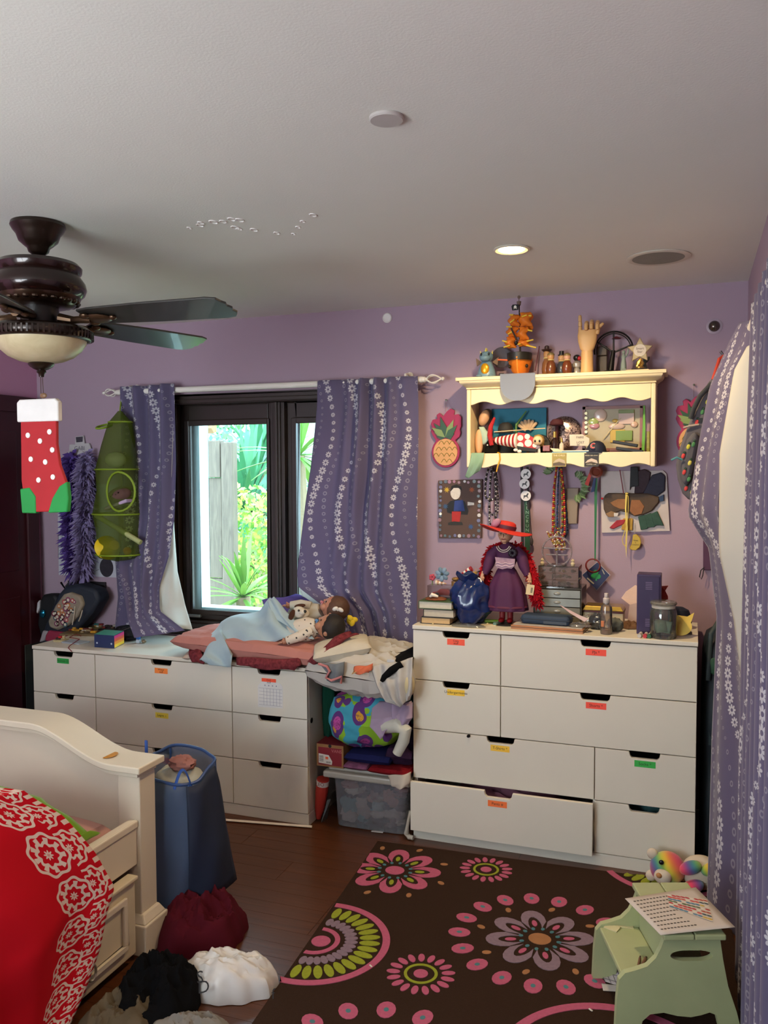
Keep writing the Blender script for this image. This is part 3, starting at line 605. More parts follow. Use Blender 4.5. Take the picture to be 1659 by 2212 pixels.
q = MB(); q.lathe([(0, 2.031), (.040, 2.031), (.042, 2.026), (.036, 2.018), (.024, 2.010), (.014, 2.006), (.016, 2.0), (.010, 1.994), (.008, 1.984), (0, 1.983)], fc, 28); q.build('bowl_finial', BRZ, fan)
q = MB(); q.tube([(FX-.003, FY, 1.99), (FX-.004, FY, 1.885)], .0012, 5); q.tube([(FX+.004, FY, 1.99), (FX+.006, FY, 1.925)], .0012, 5); q.build('pull_chain', C('5a4a3c', .4, .6), fan)
q = MB(); q.ell((FX+.006, FY, 1.922), (.014, .006, .009), nu=14, nv=8); q.build('chain_fob', C('7a5a40', .4), fan)
q = MB(); q.ell((FX-.004, FY, 1.878), (.012, .008, .012), nu=12, nv=8); q.build('chain_fob', C('7a5a40', .4), fan)
PH = 3
for k in range(5):
    a = R_(PH+72*k); Rz = Matrix.Rotation(a, 3, 'Z') @ Matrix.Rotation(R_(-12), 3, 'X'); o_ = Vector((FX, FY, 2.175))
    pts = [(.19, -.052), (.24, -.062), (.45, -.074), (.70, -.078), (.735, -.068), (.742, -.045), (.752, -.03), (.747, -.012), (.757, .005), (.750, .022), (.757, .040), (.748, .055), (.735, .072), (.70, .078), (.45, .074), (.24, .062), (.19, .052)]
    pts = [(x*.932, y) for x, y in pts]; q = MB(); q.prism(pts, .007, o_+Rz @ Vector((0, 0, -.0035)), Rz @ VX, Rz @ VY, Rz @ VZ); bl = q.build('blade', C('2b2926', .35, var=.2, sc_=6, coat=.3), fan, smooth=0, bev=.0015)
    q = MB(); q.tube([o_+Rz @ Vector(c) for c in ((.075, 0, .0), (.12, .012, -.006), (.16, -.004, -.012), (.20, 0, -.012))], [.016, .013, .012, .014], 9)
    q.ell(o_+Rz @ Vector((.225, 0, -.010)), (.052, .034, .010), Rz, 16, 8)
    for s_ in (-1, 1): q.ell(o_+Rz @ Vector((.195, s_*.030, -.012)), (.018, .014, .009), Rz, 10, 6)
    q.ell(o_+Rz @ Vector((.280, 0, -.010)), (.014, .012, .008), Rz, 10, 6); q.build('blade_iron', C('5a4331', .3, .75, var=.35, sc_=30), bl)
# the hanging holiday ornament on the pull chain (a plain stand-in)
OR = thing('hanging_ornament', 'red and green felt holiday stocking hanging from the fan chain', 'ornament', (FX, FY, 1.54)); oy = FY-.012
q = MB(); q.prism([(x/100, z/100) for x, z in ((-7.2, 20), (7.6, 20), (7.4, 10), (8.5, 3), (11, -3), (11, -9), (7, -12.5), (-3, -12.8), (-6.5, -10), (-7.5, -2))], .014, (FX-.01, oy, 1.66)); q.build('stocking', C('a8141c', .7, var=.15), OR, bev=.003)
q = MB(); q.prism([(x/100, z/100) for x, z in ((-8.4, 17.5), (8.8, 17.5), (8.8, 24), (7.5, 25), (-7.2, 25), (-8.4, 24))], .022, (FX-.01, oy-.004, 1.66)); q.build('cuff', C('dedad6', .8), OR, bev=.004)
q = MB(); q.prism([(x/100, z/100) for x, z in ((3.5, -13), (11.4, -12.6), (12, -8), (11.5, -2.5), (8.5, -4), (5.5, -8))], .020, (FX-.01, oy-.003, 1.66)); q.build('toe', C('178a3c', .7), OR, bev=.004)
q = MB(); q.prism([(x/100, z/100) for x, z in ((-7.4, -13.2), (-1.5, -13.2), (-1.5, -7.5), (-4, -4.5), (-8, -5))], .020, (FX-.01, oy-.003, 1.66)); q.build('heel', C('178a3c', .7), OR, bev=.004)
for (x, z) in ((-4, 13), (1, 11), (5, 14), (-3, 5), (3, 4), (6, 8), (0, -2), (6, -1)):
    q = MB(); disc(q, (FX-.01+x/100, oy-.0005, 1.66+z/100), .009, .003, 14); q.build('dot', C('ece2dc', .7), OR)
q = MB(); q.tube([(FX-.012, oy+.007, 1.905), (FX-.006, FY, 1.88)], .002, 6); q.build('loop', C('a8141c', .7), OR)
# ================================================================ wall shelf
CREAM = C('e6d5ac', .42, var=.03, sc_=5)
SX0, SX1, SY, SZ0, SZT = .165, 1.016, .32, 1.679, 2.10
sh = thing('wall_shelf', 'cream wall shelf with a moulded cornice and scalloped aprons', 'shelf', ((SX0+SX1)/2, .40, SZ0))
for x in (SX0, SX1-.020):
    q = MB(); q.bx((x, SY, SZ0), (x+.020, YB-.001, 2.045)); q.build('side_panel', CREAM, sh, smooth=0, bev=.005)
q = MB(); q.bx((SX0+.0205, SY+.012, 1.722), (SX1-.0205, YB-.001, 1.737)); q.build('shelf_board', CREAM, sh, smooth=0, bev=.002)
def scallop(z_top, z_mid, amp, y, name):
    n = 80; x0, x1 = SX0+.0205, SX1-.0205; pts = [(x1, z_top), (x0, z_top)]
    for i in range(n+1):
        s_ = i/n; pts.append((x0+(x1-x0)*s_, z_mid-amp*math.sin(2*math.pi*(s_*5.2)-.9)))
    q = MB(); q.prism(pts, .014, (0, y, 0)); q.build(name, CREAM, sh, smooth=0, bev=.002)
scallop(2.045, 1.978, -.0085, SY+.003, 'upper_apron'); scallop(1.745, 1.686, .0085, SY+.001, 'lower_apron')
q = MB(); q.bx((SX0-.002, SY-.004, 2.0455), (SX1+.002, YB-.001, 2.053)); q.build('bead_strip', CREAM, sh, smooth=0, bev=.003)
q = MB()
prof = [(0, 2.0535), (-.006, 2.056), (-.012, 2.062), (-.022, 2.068), (-.028, 2.078), (-.029, 2.083)]
for (o1, z1), (o2, z2) in zip(prof, prof[1:]):
    a = [(SX0+o1, SY+o1), (SX1-o1, SY+o1), (SX1-o1, YB-.001), (SX0+o1, YB-.001)]; c_ = [(SX0+o2, SY+o2), (SX1-o2, SY+o2), (SX1-o2, YB-.001), (SX0+o2, YB-.001)]
    q.add([(x, y, z1) for x, y in a]+[(x, y, z2) for x, y in c_], [(i, (i+1) % 4, (i+1) % 4+4, i+4) for i in range(4)])
q.build('cornice', CREAM, sh, smooth=50)
q = MB(); q.bx((SX0-.046, SY-.032, 2.0835), (SX1+.044, YB-.001, SZT)); q.build('top_board', CREAM, sh, smooth=0, bev=.003)
q = MB(); q.bx((SX0+.0205, YB-.014, 1.690), (SX1-.0205, YB-.001, 1.7215)); q.build('peg_rail', CREAM, sh, smooth=0, bev=.002)
PEG = [W(u, 1015, .45).x for u in (1066, 1136, 1206, 1285, 1360)]
for x in PEG: q = MB(); q.tube([(x, YB-.014, 1.700), (x, .45, 1.702), (x, .425, 1.712)], [.006, .005, .008], 10); q.build('peg', CREAM, sh)
# ================================================================ on top of the wall shelf
ZT = SZT
def wx(u, y): return W(u, 800, y).x
# blue dragon figurine
x = wx(1051, .36); t_ = thing('dragon_figurine', 'sitting blue-grey dragon figurine with a gold belly on the shelf end', 'figurine', (x, .36, ZT)); o_ = Vector((x, .36, ZT)); BL = C('6d8d9d', .35, var=.12)
q = MB(); q.lathe([(0, 0), (.044, 0), (.045, .01), (.040, .035), (.030, .06), (.024, .075), (0, .08)], o_, 24, sy=.85); q.build('body', BL, t_)
q = MB(); q.ell(o_+Vector((0, -.006, .098)), (.033, .032, .028)); q.ell(o_+Vector((0, -.030, .090)), (.026, .022, .016)); q.build('head', BL, t_)
q = MB(); q.ell(o_+Vector((0, -.034, .040)), (.020, .008, .026)); q.build('belly', C('e0a018', .25, .5, var=.4, sc_=60), t_)
for s_ in (-1, 1):
    q = MB(); q.ell(o_+Vector((s_*.028, -.030, .007)), (.015, .020, .008)); q.build('foot', BL, t_)
    q = MB(); q.prism([(0, 0), (s_*.030, .022), (s_*.026, -.016)], .006, o_+Vector((s_*.024, .012, .075))); q.build('wing', C('6a4a24', .4, .3), t_)
    q = MB(); q.ell(o_+Vector((s_*.018, -.033, .108)), (.005, .004, .007), nu=10, nv=6); q.build('eye', C('14181c', .2), t_)
    q = MB(); q.tube([o_+Vector((s_*.026, -.002, .112)), o_+Vector((s_*.030, -.004, .128))], [.005, .001], 8); q.build('horn', C('d9cc6a', .4), t_)
for k in range(3): q = MB(); q.tube([o_+Vector((0, -.018+.012*k, .120+.002*k)), o_+Vector((0, -.016+.012*k, .140))], [.006, .001], 8); q.build('spike', C('d9cc6a', .4), t_)
# smoked glass ball and dish behind
q = MB(); c = W(1083, 772, .45); q.lathe([(0, .004), (.045, .004), (.050, .0), (.045, -.004), (0, -.004)], (c.x, .455, c.z), 30, R=rot(90)); q.lathe([(.03, 0), (.02, .01), (.012, .02), (.012, .03)], (c.x, .455, ZT), 16); q.one('glass_dish', clear('6f6872', .55, .1, .3), 'smoked round glass dish standing behind the dragon', 'dish')
# pirate ship
x = wx(1122, .37); t_ = thing('pirate_ship', 'orange and black model pirate ship with yellow spars', 'toy ship', (x, .37, ZT)); o_ = Vector((x, .37, ZT)); OG = C('e07a1c', .55, var=.2, sc_=30); BK = C('1c1a16', .45); YL = C('e6c640', .5)
q = MB(); lv = [(.0, .012, .020), (.025, .034, .042), (.055, .047, .056), (.085, .054, .062)]; hv = []
for z_, w, f_ in lv: hv += [o_+Vector(p_) for p_ in ((-w, .045, z_), (-w, -.005, z_), (-w*.55, -f_*.65, z_), (0, -f_, z_), (w*.55, -f_*.65, z_), (w, -.005, z_), (w, .045, z_))]
q.add(hv, [(i*7+k, i*7+(k+1) % 7, (i+1)*7+(k+1) % 7, (i+1)*7+k) for i in range(3) for k in range(7)]+[tuple(range(6, -1, -1)), tuple(range(21, 28))]); q.build('hull', OG, t_)
q = MB(); q.tube([o_+Vector((0, -.021, .002)), o_+Vector((0, -.044, .025)), o_+Vector((0, -.064, .088))], .004, 6); q.build('keel', C('f09a3a', .5), t_)
for k in (-1, 1): q = MB(); q.ell(o_+Vector((k*.040, -.030, .046)), (.007, .012, .009)); q.build('porthole', BK, t_)
q = MB(); q.lathe([(.056, .075), (.058, .108), (.052, .110), (.052, .080)], o_, 24, sy=1.15); q.lathe([(0, .092), (.053, .092), (.053, .088), (0, .088)], o_, 20, sy=1.1); q.build('rail', BK, t_)
q = MB(); q.tube([o_+Vector((.004, .0, .09)), o_+Vector((-.002, .0, .33))], [.005, .003], 8); q.build('mast', C('2c2117', .6), t_)
def sail(u0, v0, u1, v1, dy, bulge=.02):
    q = MB(); y = .37+dy
    def fn(a, b_): P = W(lerp(u0, u1, a)+3*math.sin(b_*9), lerp(v0, v1, b_), y); return P+Vector((0, -bulge*math.sin(math.pi*a)*math.sin(math.pi*b_), .004*nz(a*5, b_*5, u0)))
    q.grid(fn, 12, 10); q.build('sail', OG, t_, solid=.003)
for a in ((1100, 680, 1120, 705, -.01), (1096, 706, 1118, 728, -.014), (1093, 728, 1113, 752, -.016), (1122, 675, 1147, 705, -.01), (1120, 706, 1140, 735, -.014), (1118, 735, 1143, 748, -.02), (1137, 678, 1149, 712, .012)): sail(*a)
for (u0, v0, u1, v1) in ((1100, 680, 1109, 680), (1127, 684, 1138, 680), (1142, 682, 1148, 682), (1102, 697, 1111, 690), (1094, 706, 1106, 706), (1140, 713, 1150, 715), (1097, 722, 1106, 717), (1085, 736, 1096, 739), (1138, 737, 1152, 734), (1088, 750, 1102, 746), (1137, 746, 1158, 751), (1098, 775, 1108, 776), (1118, 744, 1128, 741)):
    q = MB(); q.tube([W(u0, v0, .335), W(u1, v1, .335)], .0035, 7); q.build('spar', YL, t_)
q = MB(); q.tube([W(1075, 777, .33), W(1098, 778, .35)], .004, 7); q.build('bowsprit', C('d9663a', .5), t_)
q = MB(); q.tube([W(1104, 709, .335), W(1118, 737, .335)], .004, 7); q.build('boom', C('2c2117', .6), t_)
q = MB(); q.ell(W(1115, 741, .335), .009); q.build('cannonball', C('15130f', .3), t_)
c = W(1113, 664, .345); q = MB(); q.prism([(-.014, -.013), (.014, -.012), (.015, .013), (-.012, .014), (-.018, .006)], .003, c); q.build('flag', C('121212', .7), t_)
q = MB(); q.ell(c+Vector((0, -.001, .003)), (.006, .0015, .006)); q.tube([c+Vector((-.008, -.001, -.007)), c+Vector((.008, -.001, .001))], .0013, 5); q.tube([c+Vector((-.008, -.001, .001)), c+Vector((.008, -.001, -.007))], .0013, 5); q.build('skull_emblem', C('e8e4da', .7), t_)
q = MB(); c = W(1121, 656, .37); q.lathe([(.008, -.008), (.011, .010), (.009, .010), (.006, -.004)], c, 12); q.tube([c+Vector((0, 0, -.01)), c+Vector((0, 0, .03))], .002, 6); q.ell(c+Vector((0, 0, .03)), (.007, .006, .008)); q.build('crow_nest', C('6a5548', .6), t_)
# grey translucent visor hanging over the cornice
c = W(1118, 806, .285); q = MB(); n = 20
pts = [(-.081, 0), (.081, 0), (.080, -.055)] + [(.075*math.cos(R_(a)), -.062-.060*math.sin(R_(a))) for a in range(10, 171, 10)] + [(-.080, -.055)]
q.prism(pts, .002, (c.x, .2835, 2.105)); q.prism([(-.081, 0), (.081, 0), (.070, .020), (.03, .030), (-.03, .030), (-.070, .020)], .002, (c.x, .2835, 2.1055), VX, VY, VZ)
q.one('plastic_visor', clear('8f97a8', .62, .25, .2), 'grey see-through plastic sheet hanging over the shelf cornice', 'sheet', smooth=0)
q = MB(); q.tube([W(1156, 801, .40)*1, W(1165, 748, .46)], .003, 6); q.one('drum_stick', C('6d4250', .5), 'thin purple stick leaning on the wall beside the toy ship', 'stick')
# plain turned figures (stand-ins)
def peg(u, y, h, bc, hc, hat, label, group=None, sc_=1.):
    x = wx(u, y); o_ = Vector((x, y, ZT)); t_ = thing('peg_figure', label, 'figurine', o_)
    q = MB(); q.lathe([(0, 0), (.012, 0), (.020, .008), (.024, .03*h), (.020, .052*h), (.010, .066*h), (0, .068*h)], o_, 18); q.build('body', C(bc, .3, coat=.4), t_)
    q = MB(); q.ell(o_+Vector((0, -.002, .080*h)), (.016, .015, .017*h)); q.build('head', C(hc, .4), t_)
    q = MB(); z = .093*h
    if hat == 'top': q.lathe([(0, z), (.018, z), (.018, z+.003), (.011, z+.004), (.011, z+.020), (0, z+.021)], o_, 16)
    elif hat == 'cow': q.lathe([(0, z-.002), (.016, z-.004), (.026, z+.004), (.024, z+.006), (.012, z+.002), (.011, z+.020), (.006, z+.024), (0, z+.022)], o_, 16)
    else: q.lathe([(.017, z-.006), (.016, z), (.009, z+.006), (0, z+.008)], o_, 14)
    q.build('hat', C({'top': '17161a', 'cow': '3a2320', 'cap': '7a6a3c'}[hat], .4), t_)
    q = MB(); q.lathe([(.011, .064*h), (.017, .066*h), (.012, .071*h)], o_, 14); q.build('collar', C('d9c88a', .5), t_)
peg(1181, .45, 1.35, '8a5a34', 'b98a58', 'cow', 'tall brown peg figure with a dark cowboy hat on the shelf'); peg(1190, .38, 1.08, '6b3a1c', 'b98a58', 'cap', 'brown peg figure with a yellow scarf and cap on the shelf')
peg(1213, .43, 1.05, '3f4450', 'c89a6c', 'top', 'grey peg figure with a black top hat on the shelf'); peg(1225, .37, 1.0, '6b3418', 'c89a80', 'cap', 'brown peg figure without a tall hat beside the top-hatted one')
x = wx(1246, .42); t_ = thing('knight_figurine', 'small silver and black figurine beside the wooden hand', 'figurine', (x, .42, ZT)); o_ = Vector((x, .42, ZT))
q = MB(); q.lathe([(0, 0), (.020, 0), (.022, .012), (.016, .03), (.012, .034), (.020, .04), (.022, .055), (0, .075)], o_, 16); q.build('body', C('b9b4ae', .3, .3), t_)
q = MB(); q.ell(o_+Vector((0, 0, .082)), (.017, .017, .015)); q.build('helmet', C('201c1c', .3), t_); q = MB(); q.ell(o_+Vector((.012, -.008, .078)), .010); q.build('plume', C('b01c22', .5), t_)
# wooden artist's hand
x = wx(1268, .37); y0 = .37; t_ = thing('wooden_hand', 'jointed wooden artist hand with one finger raised', 'mannequin hand', (x, y0, ZT)); WD = C('d2a870', .45, var=.10, sc_=10); o_ = Vector((x, y0, ZT)); k_ = .00208
def hp(u, v, dy=0): return Vector((x+(u-1268)*k_, y0+dy, ZT+(803-v)*k_))
q = MB(); q.lathe([(0, 0), (.0285, 0), (.0280, .02), (.0265, .095), (.026, .103), (0, .104)], o_, 24, sy=.8); q.build('wrist', WD, t_)
def palm(u, v):
    tab = [(0, .020, .018, 0), (.12, .031, .020, 0), (.45, .041, .021, .001), (.75, .044, .020, .001), (1, .041, .016, .002)]
    w, th, off = pw(tab, v); a = 2*math.pi*u; ca, sa = math.cos(a), math.sin(a)
    return o_+Vector((off+w*abs(ca)**.7*(1 if ca > 0 else -1), th*abs(sa)**.7*(1 if sa > 0 else -1), .100+.098*v))
q = MB(); q.grid(palm, 28, 14, cu=True); P0 = [palm(i/28, 1) for i in range(28)]; q.add(P0, [tuple(range(28))]); P1 = [palm(i/28, 0) for i in range(28)]; q.add(P1, [tuple(reversed(range(28)))]); q.build('palm', WD, t_)
def finger(pts, r0, r1, name='finger'):
    f_ = None; P = fr(pts)
    for i in range(len(P)-1):
        ra, rb = lerp(r0, r1, i/(len(P)-1)), lerp(r0, r1, (i+1)/(len(P)-1)); q = MB(); d = P[i+1]-P[i]; n_ = 8
        q.tube([P[i]+d*s_ for s_ in (0, .08, .3, .7, .92, 1)], [ra*.7, ra*.95, ra, rb, rb*.95, rb*.7], 12); o = q.build(name if i == 0 else 'phalanx', WD, t_ if i == 0 else f_)
        if i == 0: f_ = o
finger([hp(1253, 712), hp(1253, 700), hp(1252.5, 688), hp(1252, 675)], .0095, .0075)
for u, vt in ((1267, 691), (1278, 689), (1290.5, 691)):
    finger([hp(u, 713), hp(u-.3, vt, .001), hp(u-.3, vt+7, -.022), hp(u, vt+19, -.026)], .0105, .0085)
finger([hp(1289, 718, -.008), hp(1293, 704, -.014), hp(1303, 696, -.016)], .010, .0065, 'thumb')
# black wheel sculpture
x = wx(1325, .42); zc = W(1325, 757, .42).z; t_ = thing('wheel_sculpture', 'black metal wheel sculpture on a round base', 'sculpture', (x, .42, ZT)); BM = C('1b1918', .45, .6)
q = MB(); q.lathe([(0, 0), (.045, 0), (.046, .008), (.03, .016), (0, .017)], (x-.012, .42, ZT), 24); q.build('base', BM, t_)
q = MB(); rr0 = .085; q.tube([(x+rr0*math.cos(R_(a)), .42, zc+rr0*math.sin(R_(a))) for a in range(10, 200, 10)], .004, 7); q.tube([(x+(rr0-.009)*math.cos(R_(a)), .42, zc+(rr0-.009)*math.sin(R_(a))) for a in range(10, 200, 10)], .0025, 6); q.build('rim', BM, t_)
for a in (15, 90, 150): q = MB(); q.tube([(x, .42, zc-.01), (x+rr0*math.cos(R_(a)), .42, zc+rr0*math.sin(R_(a)))], .004, 6); q.build('spoke', BM, t_)
q = MB(); q.tube([(x-.012, .42, ZT+.016), (x, .42, zc)], [.014, .009], 10); q.build('post', BM, t_)
q = MB(); q.lathe([(.0, .012), (.010, .008), (.022, 0), (.010, .004), (0, .006)], (x+.012, .42, zc+.052), 10); q.build('red_canopy', C('6a1e28', .5), t_)
c = W(1300, 742, .45); q = MB(); q.bx((c.x-.024, .44, ZT+.090), (c.x+.024, .48, ZT+.132)); q.bx((c.x-.024, .45, ZT), (c.x+.024, .475, ZT+.0898)); q.one('photo_cube', C('46382c', .5, var=.4, sc_=40), 'dark picture block behind the wooden hand', 'picture block', smooth=0, bev=.003)
def statuette(u, y, h, col, label):
    x = wx(u, y); o_ = Vector((x, y, ZT)); t_ = thing('statuette', label, 'figurine', o_)
    q = MB(); q.bx(o_+Vector((-.013, -.013, 0)), o_+Vector((.013, .013, h*.18))); q.build('pedestal', C(col, .6), t_, bev=.002)
    q = MB(); q.lathe([(0, h*.18), (.013, h*.18), (.012, h*.4), (.008, h*.6), (.011, h*.7), (.006, h*.8), (0, h*.81)], o_, 14); q.ell(o_+Vector((0, 0, h*.88)), (.008, .008, h*.09)); q.tube([o_+Vector((.008, 0, h*.68)), o_+Vector((.018, 0, h*.85)), o_+Vector((.019, 0, h))], .004, 7); q.build('figure', C(col, .6), t_)
statuette(1347, .39, .105, '7f8d86', 'pale grey-green statuette beside the black wheel'); statuette(1392, .45, .075, '4b5652', 'dark green statuette behind the star trophy')
# star trophy
x = wx(1382, .37); t_ = thing('star_trophy', 'gold star trophy with a white disc on its face', 'trophy', (x, .37, ZT)); o_ = Vector((x, .37, ZT+.009)); GD = C('c9a85a', .2, .9)
q = MB(); q.bx((x-.058, .335, ZT), (x+.040, .405, ZT+.008)); q.build('tray', CREAM, t_, smooth=0, bev=.002)
q = MB(); q.bx(o_+Vector((-.035, -.02, -.0008)), o_+Vector((.030, .02, .006))); q.build('plinth', C('2a1a12', .3), t_, smooth=0, bev=.002)
q = MB(); q.lathe([(0, .006), (.018, .006), (.018, .014), (0, .015)], o_, 20); q.tube([o_+Vector((-.012, 0, .013)), o_+Vector((-.004, 0, .03)), o_+Vector((.006, 0, .05))], [.008, .012, .008], 9); q.tube([o_+Vector((.004, 0, .013)), o_+Vector((.012, 0, .03)), o_+Vector((.0, 0, .05))], [.005, .007, .006], 8); q.build('stem', GD, t_)
sc5 = o_+Vector((.0, 0, .086)); pts = []
for k in range(10): r_ = .058 if k % 2 == 0 else .030; a = R_(90+36*k); pts.append((r_*math.cos(a), r_*math.sin(a)))
q = MB(); q.prism(pts, .010, sc5+Vector((0, -.005, 0))); q.build('star', C('c9b68c', .25, .7), t_, smooth=0, bev=.003)
q = MB(); disc(q, sc5+Vector((0, -.0052, 0)), .027, .002, 28); q.build('disc', C('ddd2c0', .6), t_)
q = MB(); q.text('Smart\nStar', .014, sc5+Vector((0, -.0074, 0)), VX, VZ); q.build('lettering', C('5a3c34', .6), t_, smooth=0, weld=False)
# ================================================================ inside the wall shelf
Z1 = 1.7375
def z1(u, y): return W(u, 975, y).x
MINT = clear('a9cdb0', .55, .6, .05); SK = C('d8a77c', .5); 
x = z1(1040, .41); t_ = thing('veiled_doll', 'fashion doll leaning head-up in the shelf corner in a mint veil', 'doll', (x, .41, Z1))
q = MB(); pell(q, 1035, 955, 9, 28, .40, .018); q.build('body', SK, t_)
q = MB(); pell(q, 1046, 903, 11, 18, .42, .022, R=rot(0, 20)); q.build('head', C('c89a74', .4), t_); q = MB(); pell(q, 1050, 898, 11, 16, .432, .018, R=rot(0, 25)); q.build('hair', C('4a382c', .5), t_)
q = MB()
def fn(u, v): a = 2*math.pi*u; r_ = .012+.018*v; c = W(lerp(1040, 1056, v), lerp(922, 958, v), .40); return c+Vector((r_*math.cos(a), r_*.6*math.sin(a), .006*math.sin(3*a)*v))
q.grid(fn, 18, 8, cu=True); q.build('collar', C('a7bfae', .7), t_, solid=.001)
q = MB()
def fn(u, v): P = W(lerp(1018, 1046, u)-14*v*v*(1-u*.3), 978+v*(56-22*abs(u-.2)), .312); return P+Vector((0, -.006*math.sin(u*9+v*3)*v+.002-.010*math.sin(v*3.1), 0))
q.grid(fn, 16, 14); q.one('mint_veil', MINT, 'sheer mint green veil draped over the left end of the shelf', 'veil', solid=.0006)
q = MB(); pbox(q, 1062, 882, 1180, 978, .465, .016); q.one('canvas_board', C('1d7088', .7, var=.15), 'turquoise painted canvas leaning on the wall inside the shelf', 'canvas', smooth=0, bev=.002)
q = MB(); c = W(1092, 929, .41); q.lathe([(.052, -.014), (.050, -.011), (.038, -.010), (.036, .010), (.028, .028), (.014, .036), (0, .037)], c, 28, sy=.8); tt = q.one('bowler_hat', C('1c1b1a', .7), 'black bowler hat at the back of the shelf', 'hat')
q = MB(); c = W(1092, 960, .42); q.lathe([(0, 0), (.046, 0), (.044, .05), (0, .052)], (c.x, .43, Z1), 24, sy=.8); q.one('hat_box', C('12110f', .7), 'dark round box under the black bowler hat', 'box')
q = MB(); c = W(1062, 958, .385); q.lathe([(0, 0), (.030, 0), (.034, .02), (.030, .05), (.014, .072), (0, .076)], (c.x, .375, Z1), 20, sy=.7); t_ = q.one('velvet_pouch', C('14130f', .9), 'small black velvet pouch beside the veiled doll', 'pouch'); 
q = MB(); q.ell((c.x-.012, .349, Z1+.047), .0035); q.build('pearl', C('f0eee8', .2), t_)
q = MB(); ptube(q, [(1062, 962, .345), (1058, 940, .35), (1060, 922, .36), (1068, 903, .39)], .36, [.010, .012, .011, .006], 9); q.one('red_braid', C('a81c24', .8, bump=.6), 'red knitted braid standing up beside the black pouch', 'braid')
t_ = thing('party_hat', 'red and white striped cone hat lying on the shelf', 'hat', (z1(1092, .37), .37, Z1)); A_, B_ = W(1068, 952, .385), W(1120, 952, .36)
nS = 12
for k in range(nS):
    a, b_ = A_.lerp(B_, k/nS), A_.lerp(B_, (k+1)/nS); q = MB(); q.tube([a, b_], [.016+.020*k/nS, .016+.020*(k+1)/nS], 20, cap=k in (0, nS-1)); q.build('stripe', C('a3181e' if k % 2 == 0 else 'efe6d8', .7), t_)
q = MB(); ptube(q, [(1067, 933, .34), (1178, 925, .35)], .34, .0022, 6); q.one('thin_rod', C('d8b98c', .5), 'thin pale wooden rod lying across the striped hat', 'rod')
t_ = thing('gift_bag', 'red gift bag with large white dots beside the striped hat', 'bag', (z1(1138, .37), .37, Z1)); q = MB(); ppoly(q, [(1118, 934), (1135, 936), (1160, 950), (1160, 970), (1117, 966)], .345, .04); q.build('bag', C('b5161c', .5), t_, smooth=0, bev=.003)
for (u, v, r_) in ((1124, 946, 6.5), (1139, 943, 6), (1141, 957, 8), (1124, 962, 7), (1155, 962, 5)): q = MB(); c = W(u, v, .3445); disc(q, c, r_*.0021, .0006, 18); q.build('dot', C('efe4d8', .6), t_)
q = MB(); ppoly(q, [(1116, 963), (1160, 970), (1160, 977), (1120, 974)], .335, .05); q.one('black_wallet', C('151414', .6), 'black flat wallet lying under the dotted gift bag', 'wallet', smooth=0, bev=.003)
for k, (u, v) in enumerate(((1114, 972), (1122, 975))): q = MB(); pell(q, u, v, 5, 3.5, .33, .008); q.one('white_pebble', C('e6e2dc', .6), 'small white pebble at the front of the shelf', 'pebble', 'white pebbles on the shelf')
t_ = thing('paper_fan', 'small spread paper fan of tan slats at the back of the shelf', 'fan', (z1(1140, .45), .45, Z1))
for k in range(6):
    a = R_(140-18*k); c = W(1140, 934, .44); q = MB(); d = Vector((math.cos(a), 0, math.sin(a))); q.tube([c+d*.012+VY*.002*k, c+d*.055+VY*.002*k, c+d*.062+VY*.002*k], [.005, .008, .004], 8, flat=.4); q.build('slat', C('b79a78', .7), t_)
q = MB(); q.tube([W(1140, 938, .44), (z1(1140, .445), .445, Z1)], .006, 6); q.build('handle', C('8a6a48', .7), t_)
q = MB(); ptube(q, [(1115, 918, .43), (1137, 888, .44)], .43, [.006, .003], 7); ptube(q, [(1115, 918, .43), (1114, 975, .43)], .43, .005, 7); q.one('green_pen', C('4f7a3a', .5), 'green craft stalk standing behind the gift bag', 'stalk')
c = W(1167, 940, .42); q = MB(); q.lathe([(0, 0), (.044, 0), (.047, .004), (.044, .008), (0, .006)], (c.x, .425, Z1+.048), 30, R=rot(80)); q.one('black_plate', C('131212', .3), 'round black plate standing upright behind the small doll', 'plate')
# small doll with a helmet (plain)
x = z1(1162, .35); o_ = Vector((x, .35, Z1)); t_ = thing('mini_doll', 'tiny big-headed doll with a cream helmet on the shelf', 'doll', o_)
for s_ in (-1, 1): q = MB(); q.tube([o_+Vector((s_*.007, 0, 0)), o_+Vector((s_*.006, 0, .028))], [.006, .005], 9); q.build('leg', C('e4ddd4', .5), t_)
q = MB(); q.ell(o_+Vector((0, 0, .034)), (.012, .008, .012)); q.build('torso', C('8a7f88', .5), t_)
q = MB(); q.ell(o_+Vector((0, -.003, .064)), (.024, .018, .022)); q.build('head', C('e6c79c', .5), t_); q = MB(); q.lathe([(.027, -.02), (.029, .0), (.022, .018), (.008, .027), (0, .028)], o_+Vector((0, .014, .066)), 20, R=rot(-25)); q.build('helmet', C('c9a35c', .3, .4), t_)
for s_ in (-1, 1): q = MB(); q.ell(o_+Vector((s_*.010, -.019, .062)), (.005, .003, .006), nu=10, nv=6); q.build('eye', C('1a1413', .2), t_)
